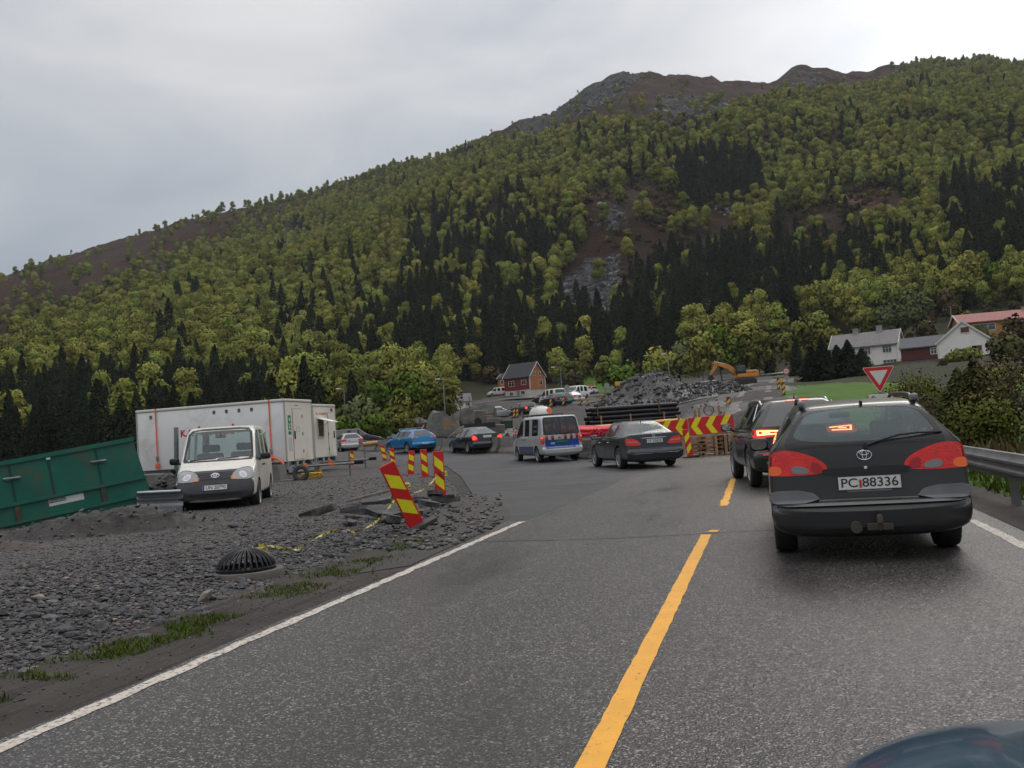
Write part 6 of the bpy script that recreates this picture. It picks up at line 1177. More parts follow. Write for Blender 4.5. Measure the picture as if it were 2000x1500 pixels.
# blocks of the scree and of the craggy summit
def slope_rocks(name, polys, n, smin, smax):
    a = RNG.uniform(radians(-19), radians(30), n*40); d = RNG.uniform(.02, 1.0, n*40); dd = 260+d*(ridge_d(a)-260); x, y = -dd*np.sin(a), dd*np.cos(a); z = H(x, y); px_, py_ = proj(np.stack([x, y, z], -1)); m = np.zeros(len(x), bool)
    for p_ in polys: m |= inpoly(px_, py_, p_)
    m &= RNG.random(len(x)) < np.clip((fbm(x/14, y/14, 66)-.36)*4, 0, 1); i = np.nonzero(m)[0][:n]; gn_scatter(name, np.stack([x, y, z], -1)[i], np.minimum(np.exp(RNG.normal(0, .45, len(i)))*smin, smax), RNG.integers(0, 5, len(i)), SROCK)
SLR = [pm('slope_stone', (.12, .12, .125), .85, rand=.5), pm('slope_stone_dark', (.05, .05, .052), .85, rand=.4)]; SROCK = [rock_mesh('boulder', 140+k, 8, 2, .8, [SLR[k % 2]]) for k in range(5)]
for k, (px_, py_, d_, lab) in enumerate(((1118, 560, 480, 'left grey block in the lower scree on the slope'), (1150, 540, 500, 'middle grey block in the lower scree on the slope'), (1185, 525, 520, 'right grey block in the lower scree on the slope'), (1185, 420, 600, 'grey block in the upper scree on the slope'), (1215, 425, 600, 'dark block at the right of the upper scree'))):
    q = P(px_, py_, d_); o = bpy.data.objects.new('boulder', SROCK[k]); COL.objects.link(o); o.location = (q[0], q[1], Hs(q[0], q[1])+.4); o.scale = (1.8, 1.6, 1.5); tag(o, lab, 'boulder', 'scree blocks')
SCREE1 = [(1085, 600), (1095, 540), (1150, 500), (1210, 495), (1215, 540), (1190, 610)]; SCREE2 = [(1160, 445), (1170, 398), (1210, 395), (1245, 430), (1200, 450)]
slope_rocks('scree', [SCREE1, SCREE2, [(1380, 425), (1400, 400), (1435, 405), (1425, 428)]], 3800, .75, 2.2)
slope_rocks('summit_rocks', [[(985, 285), (1010, 240), (1110, 200), (1215, 140), (1260, 145), (1200, 200), (1130, 225), (1060, 258)], [(1240, 250), (1290, 185), (1420, 195), (1450, 225), (1380, 250)], [(1510, 180), (1550, 138), (1640, 150), (1560, 185)], [(180, 590), (380, 490), (520, 440), (700, 380), (720, 400), (500, 500), (300, 570)]], 3200, .9, 3.2)
# a few larger flat slabs along the edge and the mud patch crumbs
xs = XL-.95-RNG.random(260)**1.5*1.6; ys = RNG.uniform(3.2, 12.3, 260); zz = yard_z(xs, ys); gn_scatter('stone_edge', np.stack([xs, ys, zz+.01], -1), RNG.uniform(.03, .085, 260), RNG.integers(0, 4, 260), ROCK)
xs = XL-.05-RNG.random(900)**.8*1.0; ys = RNG.uniform(3, 12.6, 900); gn_scatter('grit', np.stack([xs, ys, np.zeros(900)], -1), RNG.uniform(.004, .013, 900), RNG.integers(0, 5, 900), ROCK)
c_ = np.array([G(rx, ry)[:2] for rx, ry in zip(RNG.uniform(690, 980, 700), RNG.uniform(965, 1075, 700))]); c_ = c_[(c_[:, 0] < XL-.15)]; gn_scatter('crumbs', np.column_stack([c_, H(c_[:, 0], c_[:, 1])+.02]), RNG.uniform(.012, .06, len(c_)), RNG.integers(0, 5, len(c_)), ROCK)
SLAB = pm('broken_asphalt', (.042, .042, .044), .75, var=.35, vscale=6, dirt=(.16, .15, .14), dscale=3, damt=.5, bump=.5, bscale=40)
rs = np.random.default_rng(3)
for k, (px_, py_, s, tilt) in enumerate([(700, 1008, .42, .3), (722, 1015, .34, -.2), (750, 1020, .30, .35), (690, 1025, .25, .1), (775, 1010, .28, -.35), (838, 1002, .30, .25), (862, 985, .24, .1), (885, 990, .2, -.1), (740, 995, .40, .15), (815, 985, .32, .2), (850, 975, .26, -.2), (770, 1035, .22, .25), (800, 1010, .3, .2)]):
    p = G(px_, py_); poly = [(s*cos(a)*rs.uniform(.7, 1.1), s*.62*sin(a)*rs.uniform(.7, 1.1)) for a in np.linspace(0, 2*pi, 7, endpoint=False)]; mb = MB(); mb.prism(poly, -.045, .045); o = mb.build('asphalt_slab', SLAB); o.location = (p[0], p[1], .09+.04*(k % 3)); o.rotation_euler = (tilt, rs.uniform(-.3, .3), rs.uniform(0, 3)); tag(o, 'slab of broken asphalt heaped round the leaning marker panel', 'slab', 'broken asphalt slabs')
mb = MB(); p = G(705, 990); mb.bbox(-.55, .55, -.08, .08, -.025, .025, .008); o = mb.build('plank', pm('weathered_plank', (.17, .14, .115), .85, var=.3, vscale=8), None); o.location = (p[0]+.3, p[1], .24); o.rotation_euler = (0, -.18, .35); tag(o, 'weathered plank sticking out of the asphalt slabs', 'plank')
mb = MB(); p = G(672, 1015); mb.bbox(-.32, .32, -.09, .09, -.07, .07, .02); o = mb.build('timber', pm('charred_timber', (.03, .027, .025), .85, var=.5, vscale=5, dirt=(.2, .18, .16), dscale=4, damt=.6), None); o.location = (p[0]-.5, p[1], .16); o.rotation_euler = (0, -.25, .3); tag(o, 'dark timber end at the left of the asphalt slabs', 'timber')
# berms and mounds: displaced mesh with stones of their own
def mound(name, label, cx, cy, prof, ang, depth, mat, stones=0, smin=.05, smax=.2, smat=None, seed=0, group=None, res=.35, zb=None, rough=.25):
    """prof: [(a, height)] along the direction ang; gaussian across"""
    rng = np.random.default_rng(seed+40); a0, a1 = prof[0][0], prof[-1][0]; na = int((a1-a0)/res)+2; nb = int(depth*3.2/res)+2; A_, B_ = np.meshgrid(np.linspace(a0, a1, na), np.linspace(-depth*1.6, depth*1.6, nb)); hh = np.interp(A_, [p[0] for p in prof], [p[1] for p in prof])
    c, s = cos(ang), sin(ang); X = cx+A_*c-B_*s; Y = cy+A_*s+B_*c; g = np.exp(-(B_/depth)**2*1.6); Zz = H(X, Y) if zb is None else zb+0*X; h = hh*g*(1+1.3*rough*(fbm(X*1.1, Y*1.1, seed)-.5)*2)+rough*(.7*(fbm(X*3.1, Y*3.1, seed+1)-.5)+.35*(fbm(X*9, Y*9, seed+2)-.5))*np.minimum(hh*g*1.5, 1); Zz = Zz+h-.06
    idx = np.arange(na*nb).reshape(nb, na); F = np.stack([idx[:-1, :-1], idx[:-1, 1:], idx[1:, 1:], idx[1:, :-1]], -1).reshape(-1, 4); V = [np.stack([X-cx, Y-cy, Zz], -1).reshape(-1, 3)]; FF = [tuple(f) for f in F.tolist()]; MI = [0]*len(FF); b = na*nb
    for _ in range(stones):
        i = rng.integers(nb); j = rng.integers(na)
        if h[i, j] < .08: continue
        me = ROCK[rng.integers(4)]; v = np.array([q.co[:] for q in me.vertices]); sc = smin+(smax-smin)*rng.random()**3; R_ = np.array(Matrix.Rotation(rng.uniform(0, 6), 3, 'Z') @ Matrix.Rotation(rng.uniform(0, 3), 3, 'X')); v = v@R_.T*sc+np.array([X[i, j]-cx+rng.uniform(-.2, .2), Y[i, j]-cy+rng.uniform(-.2, .2), Zz[i, j]+sc*.3]); V.append(v)
        FF += [tuple(w+b for w in p.vertices) for p in me.polygons]; MI += [1+rng.integers(2)]*len(me.polygons); b += len(v)
    o = mesh_obj(name, np.concatenate(V), FF, [mat, smat or STN, STD], None, MI); o.location = (cx, cy, 0); return tag(o, label, 'rubble heap' if stones > 100 else 'mound', group)
M_HEAP = surf_mat('heap_dirt', lambda k: (k.set('Base Color', k.mix(k.mr(k.noise(3, 8, .7), .35, .65), (.026, .024, .024), (.075, .07, .068))), k.set('Normal', k.bump(k.noise(6, 8, .75), .9, .08))))
M_BERM = surf_mat('berm_soil', lambda k: (k.set('Base Color', k.mix(k.mr(k.noise(4, 8, .7), .35, .65), (.006, .005, .0045), (.024, .018, .015))), k.set('Normal', k.bump(k.noise(9, 8, .75), .9, .05))))
vd = atan2(CF[1], CF[0])-pi/2
pk = P(1275, 800, 96); pr = []
for x, y in ((1160, 798), (1180, 776), (1200, 760), (1222, 742), (1248, 731), (1268, 727), (1290, 733), (1320, 745), (1345, 755), (1380, 765), (1410, 768), (1432, 772), (1455, 800)):
    q = P(x, y, 97); a = (q[0]-pk[0])*cos(vd)+(q[1]-pk[1])*sin(vd); pr.append((a, max(0 if x in (1160, 1455) else .9, q[2]-Hs(q[0], q[1]))))
mound('rubble_heap', 'big heap of dark blasted rock in the middle of the works', pk[0], pk[1], pr, vd, 5.5, M_HEAP, 3600, .07, .34, smat=pm('heap_stone', (.034, .034, .037), .7, rand=.5), seed=5, res=.4)
q = P(1452, 812, 46); mound('gravel_mound', 'smooth grey gravel mound behind the chevron board, left of the black sport utility', q[0], q[1], [(-1.6, 0), (-.8, .9), (.2, 1.35), (1.6, 1.45), (3.2, 1.1), (4.5, 0)], vd, 2.2, M_GRV, 60, .02, .07, seed=9, rough=.1)
q = P(1388, 815, 62); mound('gravel_mound', 'low brownish gravel mound right of the black pipes', q[0], q[1], [(-2.2, 0), (-1, .8), (.2, 1.05), (1.4, .6), (2.4, 0)], vd, 1.6, M_HEAP, 60, .04, .12, seed=11, rough=.15)
q = P(118, 1015, 17.6); mound('earth_berm', 'brown earth berm in front of the green skip', q[0], q[1], [(-2.7, .0), (-1.9, .22), (-1.2, .08), (-.6, .30), (.2, .50), (1.0, .50), (1.8, .62), (2.3, .25), (2.9, 0)], vd+.25, .62, M_BERM, 900, .012, .07, seed=13, res=.06, rough=.4)
q = P(20, 1060, 15.2); mound('earth_berm', 'reddish brown earth heap at the left edge before the green skip', q[0], q[1], [(-1.8, 0), (-.9, .55), (-.2, .42), (.6, .16), (1.2, 0)], vd+.25, .62, surf_mat('red_soil', lambda k: (k.set('Base Color', k.mix(k.mr(k.noise(4, 8, .7), .35, .65), (.02, .013, .009), (.06, .035, .022))), k.set('Normal', k.bump(k.noise(9, 8, .75), .9, .05)))), 300, .012, .06, seed=14, res=.06, rough=.4)
q = P(300, 960, 23.5); mound('stone_heap', 'heap of dark broken stone between the skip and the white van', q[0], q[1], [(-1.4, 0), (-.6, .75), (.3, .8), (1.2, .55), (1.9, 0)], vd, .9, M_BERM, 500, .03, .13, seed=15, res=.08, rough=.4)
# the big boulders
def m_boulder(k):
    c = k.mix(k.mr(k.noise(1.4, 9, .7), .3, .7), (.05, .048, .046), (.15, .145, .135)); c = k.mix(k.mr(k.noise(.75, 4, .6), .57, .66), c, (.20, .10, .02)); c = k.mix(k.mr(k.noise(3.5, 6, .7), .62, .7), c, (.06, .055, .05))
    k.set('Base Color', c); k.b.inputs['Roughness'].default_value = .85; k.set('Normal', k.bump(k.noise(2.2, 9, .72), .9, .12))
M_BLD = surf_mat('lichen_boulder', m_boulder)
def boulder(label, px, py, d, sx, sy, sz, seed, cuts=5, rot=0, tilt=0):
    p = P(px, py, d); me = rock_mesh('boulder', seed, cuts, 4, 1.0, [M_BLD]); c = np.array([v.co[:] for v in me.vertices]); lo, hi = c.min(0), c.max(0); c = (c-(lo+hi)/2)/(hi-lo)*np.array([sx, sy, sz]); c += (fbm(c[:, 0]*1.5+seed, c[:, 1]*1.5+c[:, 2], seed)[:, None]-.5)*.14*sx*.3
    me.vertices.foreach_set('co', c.astype(np.float32).ravel()); me.polygons.foreach_set('use_smooth', np.ones(len(me.polygons), bool)); me.set_sharp_from_angle(angle=radians(16)); o = bpy.data.objects.new('boulder', me); COL.objects.link(o); o.location = (p[0], p[1], Hs(p[0], p[1])+sz*.42); o.rotation_euler = (0, tilt, rot); return tag(o, label, 'boulder', 'boulders behind the concrete barrier')
boulder('biggest rounded boulder with orange lichen, behind the blue hatchback', 868, 858, 60, 2.8, 2.4, 2.75, 301, 11, vd)
boulder('sloping grey boulder leaning against the right of the biggest boulder', 893, 855, 58, 2.2, 1.6, 1.3, 302, 6, vd, -.42)
boulder('pale boulder behind the black saloon roof', 922, 828, 70, 1.9, 1.6, 2.6, 303, 6, vd)
boulder('low grey boulder left of the concrete blocks', 948, 822, 74, 1.9, 1.5, 2.6, 307, 7, vd)

# ------------------------------------------------------------------ marker panels, boards, tape
def stripe(M, w, y0, y1, rise, mi, mb, t=.004):
    mb.prism([(-w/2, y0+rise/2), (w/2, y0-rise/2), (w/2, y1-rise/2), (-w/2, y1+rise/2)], 0, t, M)
def marker_panel(label, x, y, z, yaw, lean=0.0, pitch=0.0, w=.235, h=.98, rise=.17, group='striped marker panels', foot=True, small=False, cols=(REDR, YELR)):
    r = empty('marker_panel', (x, y, z), 0, label, 'marker panel', group); r.rotation_euler = (pitch, lean, yaw); M = frame((0, -.018, .04), (1, 0, 0), (0, 0, 1), (0, -1, 0)); mb = MB(); mb.bbox(-w/2, w/2, -.017, .017, .04, h+.04, .012); mb.build('panel', cols[0], r)
    for y0, y1 in ((.20*h, .42*h), (.60*h, .82*h)):
        mb = MB(); stripe(M, w*.80, y0, y1, rise, 0, mb); mb.build('stripe', cols[1], r)
    if foot: mb = MB(); mb.bbox(-.30, .30, -.13, .13, -.02, .06, .02); mb.build('foot', RUB, r)
    return r
g3 = lambda px, py, d=None: G(px, py) if d is None else P(px, py, d)
for lab, px_, py_, d_, lean, rise, h in (('upright striped marker panel tied with barrier tape, nearest of the row', 861, 972, None, .0, .17, .98), ('second striped marker panel from the taped one, close to its left', 831, 935, None, -.015, .15, .93), ('striped marker panel leaning right, third from the taped one', 802, 930, None, .10, .08, .88), ('striped marker panel just left of the middle of the row, before the blue car', 770, 917, None, -.10, .14, .86), ('leftmost striped marker panel of the row by the blue car', 753, 911, None, -.13, .12, .86)):
    p = G(px_, py_); marker_panel(lab, p[0], p[1], Hs(p[0], p[1])+.0, vd+.12, lean, 0, h=h, rise=rise)
p = G(690, 898, .6); p = P(690, 898, 47); marker_panel('twisted striped marker panel between the silver hatchback and the trailer drawbar', p[0], p[1], Hs(p[0], p[1])-.1, vd+.7, -.12, 0, h=.86, rise=.12)
p = G(816, 1034); lean_p = marker_panel('big striped marker panel leaning far over to the left, tied with barrier tape', p[0], p[1], .03, vd+.2, -.40, .12, h=1.0, rise=.13, foot=False)
mb = MB(); mb.bbox(-.30, .30, -.12, .12, -.03, .03, .01); mb.build('foot', pm('worn_foot', (.05, .05, .05), .7), lean_p)
p = P(1349, 892, 33.6); marker_panel('striped marker panel half hidden by the grey saloon, below the chevron board', p[0], p[1], 0, vd+.1, -.12, 0, rise=-.2)
far_mk = [(1004, 817, 101, 'left one of the pair of striped panels by the far black car'), (1010, 812, 101, 'right one of the pair of striped panels by the far black car'), (1041, 801, 106, 'striped panel just right of the far black car'), (1076, 803, 105, 'striped panel before the turquoise hatchback'), (1101, 803, 105, 'striped panel right of the turquoise hatchback'), (1133, 797, 108, 'striped panel left of the two before the facing white van'), (1148, 795, 108, 'striped panel right of the two before the facing white van'), (1423, 800, 62, 'striped panel beside the gravel mound'), (1521, 765, 88, 'striped panel at the right edge of the gravel track, farther up'), (1531, 777, 74, 'striped panel at the right edge of the gravel track, nearer'), (826, 840, 96, 'striped panel between the dark red car and the big boulder'), (1172, 775, 130, 'striped panel at the left foot of the rubble heap'), (1180, 772, 150, 'striped panel by the heap foot behind another')]
ORR = pm('far_panel_dark', (.10, .02, .012), .5); ORY = pm('far_panel_amber', (.75, .40, .06), .5)
for px_, py_, d_, lab in far_mk: p = P(px_, py_, d_); marker_panel(lab, p[0], p[1], Hs(p[0], p[1]), vd, .05, 0, w=.27, h=1.05, rise=-.22, group='far striped panels', cols=(ORR, ORY))
# chevron boards on timber feet
def chevron_board(label, x, y, z, w, h, n, yaw, tilt=0):
    r = empty('chevron_board', (x, y, z), 0, label, 'chevron board', 'chevron boards above the pallets'); r.rotation_euler = (0, tilt, yaw); mb = MB(); mb.bbox(-w/2, w/2, -.02, .02, 0, h, .01); mb.build('board', REDR, r); M = frame((0, -.021, 0), (1, 0, 0), (0, 0, 1), (0, -1, 0)); st = w/n
    for k in range(n):
        x0 = -w/2+st*(k+.12); a = st*.42; d = st*.36; x1 = min(x0+d+a, w/2-.005); mb = MB(); mb.prism([(x0, h/2), (x0+d, h*.985), (x1, h*.985), (x1-d, h/2)], 0, .004, M); mb.prism([(x0, h/2-.0005), (x1-d, h/2-.0005), (x1, h*.015), (x0+d, h*.015)], 0, .004, M); mb.build('chevron', YELR, r)
    mb = MB(); [mb.box(q-.04, q+.04, .03, .09, -.75, h+.12) for q in (-w*.32, w*.32)]; mb.build('timber_leg', WOOD, r); return r
p = P(1391, 846, 35.4); chevron_board('right chevron board, three yellow arrows on red, above the pallets', p[0], p[1], .78, 1.66, .66, 3, vd-.05, -.03)
p = P(1303, 850, 36.2); chevron_board('left chevron board, partly hidden by the grey saloon', p[0], p[1], .74, 1.68, .62, 3, vd-.05, -.05)
# pallets
def pallet_parts(r):
    mb = MB(); [mb.box(-.6, .6, -.4+.165*k, -.4+.165*k+.115, .122, .144) for k in range(5)]; mb.build('deck', WOOD, r)
    mb = MB(); [mb.box(x-.05, x+.05, y-.05, y+.05, .022, .10) for x in (-.55, 0, .55) for y in (-.35, 0, .35)]; [mb.box(-.6, .6, y-.05, y+.05, .10, .1215) for y in (-.35, 0, .35)]; mb.build('block', WOOD, r)
    mb = MB(); [mb.box(-.6, .6, y-.05, y+.05, 0, .0215) for y in (-.35, 0, .35)]; mb.build('runner', WOOD, r)
p = P(1378, 889, 34.8); names = ['lowest', 'second lowest', 'third from the bottom', 'fourth from the bottom', 'topmost']
for k in range(5): r = empty('pallet', (p[0]+.03*((k*7) % 3-1), p[1]+.03*((k*5) % 3-1), .146*k), vd+.06*((k*3) % 5-2)*.4, 'wooden pallet, %s of the stack under the right chevron board' % names[k], 'pallet', 'stacked pallets'); pallet_parts(r)
p2 = P(1418, 889, 35.0)
for k in range(5): r = empty('pallet', (p2[0], p2[1], .146*k), vd+1.4, 'wooden pallet, %s of the short stack beside the black sport utility' % names[k], 'pallet', 'stacked pallets'); pallet_parts(r)
for k, (px_, d_) in enumerate(((1361, 38), (1369, 38.5), (1408, 40))): q = P(px_, 850, d_); mb = MB(); mb.box(-.05, .05, -.03, .03, -.2, 1.75+.06*k); o = mb.build('timber_post', WOOD); o.location = (q[0], q[1], Hs(q[0], q[1])); tag(o, 'short timber post sticking up behind the right chevron board, %s' % ('leftmost of three', 'middle of three', 'rightmost of three')[k], 'post', 'timber posts')
q = P(1385, 812, 56); o = bpy.data.objects.new('rusty_coil', None)
bpy.data.objects.remove(o)
mb = MB(); mb.tube([(.28*cos(t)*(1+.1*sin(3*t)), .1*sin(2.3*t), .28*sin(t)+.3) for t in np.linspace(0, 40, 160)], .025, 5); o = mb.build('cable_coil', pm('rusty_red', (.13, .035, .025), .7, var=.3, vscale=9)); o.location = (q[0], q[1], Hs(q[0], q[1])+.35); tag(o, 'rusty red coil standing between the heap and the chevron board', 'coil')
# barrier tape
TAPE = surf_mat('barrier_tape', lambda k: (k.set('Base Color', k.mix(k.mr(k.noise(16, 2), .5, .56), (.50, .42, .06), (.03, .03, .02))), ))
tp = []; a = np.array(G(858, 972)); A0 = np.array([a[0], a[1], .52]); b = np.array(G(816, 1034)); B0 = np.array([b[0]-.26, b[1]+.02, .56]); gq = G(520, 1112); G0 = np.array([gq[0], gq[1], .26])
def sag(a, b, s, n=14): return [tuple(a+(b-a)*t+np.array([0, 0, -4*s*t*(1-t)])) for t in np.linspace(0, 1, n)]
def ribbon(mb, pts, w):
    for i in range(len(pts)-1):
        a, b = Vector(pts[i]), Vector(pts[i+1]); d = (b-a).normalized(); s = d.cross(Vector((0, 0, 1))); s = s.normalized() if s.length > 1e-4 else Vector((1, 0, 0)); u = (Vector((0, 0, 1))*cos(i*.5)+s*sin(i*.5))*w/2; u2 = (Vector((0, 0, 1))*cos(i*.5+.5)+s*sin(i*.5+.5))*w/2; mb.add([a-u, a+u, b+u2, b-u2], [(0, 1, 2, 3)])
mb = MB(); ribbon(mb, sag(A0, B0, .16), .04); mid = np.array(G(690, 1065)); M0 = np.array([mid[0], mid[1], .17]); ribbon(mb, sag(B0, M0, .13), .036); ribbon(mb, [tuple(M0+(G0-M0)*t+np.array([.05*sin(9*t), 0, .07*sin(7*t)-.05*t])) for t in np.linspace(0, 1, 22)], .032); ribbon(mb, [tuple(A0), (A0[0]-.02, A0[1]-.05, .3), (A0[0]-.05, A0[1]-.05, .02)], .05)
for k in range(3):
    c = Vector((A0[0]+.08, A0[1], .50+.035*k)); ribbon(mb, [c+Vector((.15*cos(t), .045*sin(t), .02*sin(2*t+k))) for t in np.linspace(0, 2*pi, 13)], .035)
    c = Vector((B0[0]+.02, B0[1], .53+.04*k)); ribbon(mb, [c+Vector((.16*cos(t), .06*sin(t), .07*cos(t+k*.4))) for t in np.linspace(0, 2*pi, 13)], .035)
ribbon(mb, [tuple(G0), (G0[0]+.10, G0[1]-.04, .12), (G0[0]+.2, G0[1]-.1, .05)], .05); ribbon(mb, [tuple(G0), (G0[0]-.15, G0[1]-.02, .24), (G0[0]-.02, G0[1]-.16, .2)], .05); o = mb.build('barrier_tape', TAPE); tag(o, 'yellow and black barrier tape strung from the marker panels to the drain grate', 'tape')
# domed drain grate on its concrete ring
q = G(482, 1128); zg = float(yard_z(np.array([q[0]]), np.array([q[1]]))[0]); r = empty('drain_grate', (q[0], q[1], max(zg, .02)+.02), 0, 'black domed drain grate on a concrete ring in the gravel', 'drain grate'); IRON = pm('cast_iron', (.012, .013, .015), .45, .3, var=.3, vscale=9)
mb = MB(); mb.lathe([(.30, -.1), (.30, .03), (.37, .03), (.38, .01), (.38, -.1)], 40); mb.build('ring', pm('dirty_concrete', (.11, .10, .085), .85, var=.3, vscale=6), r, angle=40); mb = MB()
for k in range(30): a = 2*pi*k/30; mb.tube([(.29*cos(a)*cos(t), .29*sin(a)*cos(t), .045+.20*sin(t)) for t in np.linspace(0, 1.38, 9)], .0115, 5)
mb.lathe([(.001, .255), (.05, .25), (.075, .235), (.07, .225)], 20); mb.lathe([(.275, .03), (.30, .035), (.305, .06), (.285, .068)], 40); mb.build('dome', IRON, r); mb = MB(); mb.lathe([(.001, -.1), (.28, -.1)], 24); mb.build('shaft', ARCH, r)

# ------------------------------------------------------------------ skip, posts, guardrails, barriers
GRN = pm('skip_green', (.004, .115, .075), .42, var=.18, vscale=1.6, dirt=(.10, .075, .055), dscale=1.4, damt=.55)
r = empty('skip', (0, 0, 0), 0, 'green steel skip leaning down to the left edge behind an earth berm', 'skip'); c0 = np.array(P(258, 855, 22)); c1 = np.array(P(0, 903, 21.6)); dv = (c1-c0)/np.linalg.norm(c1-c0); Ls = 6.0; up = Vector((0, 0, 1)); dx = Vector(dv); nrm = dx.cross(up).normalized(); upv = nrm.cross(dx).normalized()
if upv.z < 0: upv = -upv
back = Vector((-CF[0], -CF[1], 0)); nrm = nrm if nrm.dot(back) > 0 else -nrm; r.matrix_world = frame(c0, dx, upv, nrm)     # local: x along the rim to the left, y up, z towards the viewer
D_ = 1.55; mb = MB(); mb.prism([(0, 0), (Ls, 0), (Ls-.5, -D_-.05), (-.20, -D_)], -.03, 0); mb.build('side_wall', GRN, r)
mb = MB(); mb.prism([(0, 0), (Ls, 0), (Ls-.5, -D_), (-.20, -D_)], -2.0, -1.97); mb.prism([(0, 0), (.03, 0), (-.17, -D_), (-.2, -D_)], -1.97, -.03); mb.prism([(Ls-.03, 0), (Ls, 0), (Ls-.5, -D_), (Ls-.53, -D_)], -1.97, -.03); mb.build('back_wall', GRN, r)
mb = MB(); mb.box(-.02, Ls, -.075, .015, -.045, .05); mb.build('top_rim', GRN, r)
for y_, x_ in ((-.90, -.13), (-1.28, -.17)): mb = MB(); mb.prism([(x_, y_-.05), (x_, y_+.03), (x_+.01, y_+.05)], 0, .06) if False else mb.box(x_, Ls-.3, y_-.03, y_+.03, 0, .07); mb.build('rib', GRN, r)
for x_ in (.78, 1.72, 2.45): mb = MB(); mb.box(x_-.02, x_+.02, -.90, -.1, .0, .018); mb.build('door_seam', pm('skip_green_dark', (.003, .05, .035), .5), r)
for x_ in (.78, 2.45): mb = MB(); mb.bbox(x_-.15, x_+.12, -.40, -.34, .02, .075, .02); mb.tube([(x_-.16, -.37, .06), (x_+.16, -.345, .08)], .022, 6); mb.build('latch', GALV, r); mb = MB(); mb.box(x_-.05, x_+.05, -1.27, -.92, .0, .045); mb.build('hinge_bracket', pm('skip_rust', (.075, .06, .045), .7, var=.4, vscale=6), r)
M = frame((1.50, -1.02, .004), (-1, 0, 0), (0, 1, 0), (0, 0, 1)); M = frame((1.52, -1.04, .0), (-1, 0, 0), (0, 1, 0)) 
mb = MB(); mb.box(1.18, 1.86, -1.10, -.96, .0, .007); lb = mb.build('label_plate', WHP, r); mb = MB(); mb.box(1.53, 1.85, -1.04, -.965, .007, .0085); mb.build('label_band', GRN, lb)
MT = Matrix(((-1, 0, 0, 1.69), (0, 1, 0, -1.0), (0, 0, 1, .009), (0, 0, 0, 1))); text_obj('label_text', 'Franzefoss', .072, WHP, lb, MT, .0015, width=.29)
mb = MB(); mb.bbox(1.68, 1.76, -.13, -.09, .05, .058, .003); mb.build('rim_tag', WHP, r)
q = P(345, 985, 24); mb = MB(); mb.box(-.045, .045, -.03, .03, -.2, 2.0); o = mb.build('steel_post', GALV); o.location = (q[0], q[1], 0); o.rotation_euler = (0, .045, 0); tag(o, 'bare steel post standing beside the white van', 'post')
WB = [(0, .31), (.025, .30), (.04, .25), (.085, .215), (.085, .185), (.04, .155), (.04, .125), (.085, .095), (.085, .065), (.04, .03), (.025, -.02), (0, -.03)]
def rail(name, label, pts, ztop, posts, group=None, face=1, mat=GALV):
    """W-beam along (x, y, z) points, ztop above them, with its posts as parts"""
    r = empty(name, tuple(pts[0]), 0, label, 'guardrail', group); o0 = Vector(pts[0]); mb = MB(); n = len(pts); prof = WB; V = []
    for i in range(n):
        p = Vector(pts[i])-o0; d = Vector(pts[min(i+1, n-1)])-Vector(pts[max(i-1, 0)]); d.z = 0; d.normalize(); s = Vector((d.y, -d.x, 0))*face; V += [p+s*a+Vector((0, 0, ztop-.31+b)) for a, b in prof]
    m = len(prof); F = [(i*m+k, i*m+k+1, (i+1)*m+k+1, (i+1)*m+k) for i in range(n-1) for k in range(m-1)]; mb.add(V, F); mb.build('beam', mat, r, angle=50)
    L_ = [0]; [L_.append(L_[-1]+(Vector(pts[i+1])-Vector(pts[i])).length) for i in range(n-1)]
    for t in np.arange(.6, L_[-1], posts):
        i = int(np.searchsorted(L_, t))-1; k = (t-L_[i])/(L_[i+1]-L_[i]); p = Vector(pts[i]).lerp(Vector(pts[i+1]), k)-o0; d = (Vector(pts[i+1])-Vector(pts[i])).normalized(); s = Vector((d.y, -d.x, 0))*face; mb = MB(); M = Matrix.Translation(p-s*.06); mb.box(-.045, .045, -.045, .045, -.6, ztop-.02, 0, M); mb.build('rail_post', mat, r)
    return r
rail('guardrail', 'weathered steel guardrail along the right road edge', [(XR+.72+.0*y, y, 0) for y in np.arange(-4, 27, 1.)], .66, 4.0, face=-1, mat=pm('weathered_rail', (.15, .155, .155), .5, .6, var=.25, vscale=2, dirt=(.08, .085, .07), dscale=1.2, damt=.6))
pts = [P(x, y, d) for x, y, d in ((640, 870, 92), (700, 855, 99), (740, 850, 103), (775, 847, 106), (806, 845, 108))]; rail('guardrail', 'bright steel guardrail on the outer detour curve, left of the dark red car', [(p[0], p[1], Hs(p[0], p[1])+.35) for p in pts], .85, 4, face=-1)
pts = [P(x, y, d) for x, y, d in ((990, 800, 122), (1030, 794, 124), (1070, 790, 128))]
q = P(312, 985, 21.5); mb = MB(); [mb.add([(x, a, b) for x in (-.48, .48) for a, b in WB], [(k, k+1, 12+k+1, 12+k) for k in range(11)])]; r = empty('guardrail_end', (q[0], q[1], .26), vd+.15, 'loose end piece of steel guardrail leaning beside the skip', 'guardrail'); r.rotation_euler = (.15, .03, vd+.15); r.scale = (1, 1, 1.0); mb.build('beam', GALV, r)
mb = MB(); mb.box(-.47, .47, -.02, .015, -.38, -.03); mb.tube([(-.45, 0, .30), (.45, 0, .30)], .03, 8); mb.build('end_plate', pm('shiny_galvanised', (.42, .47, .49), .35, .8, var=.1, vscale=5), r)
q = P(322, 955, 26); mb = MB(); mb.lathe([(.001, .62), (.3, .58), (.5, .40), (.6, .1), (.6, -.3)], 24); o = mb.build('tank', pm('white_tank', (.55, .53, .50), .5), None, smooth=True); o.location = (q[0]+.45, q[1], .1); tag(o, 'rounded white tank half hidden behind the white van', 'tank')
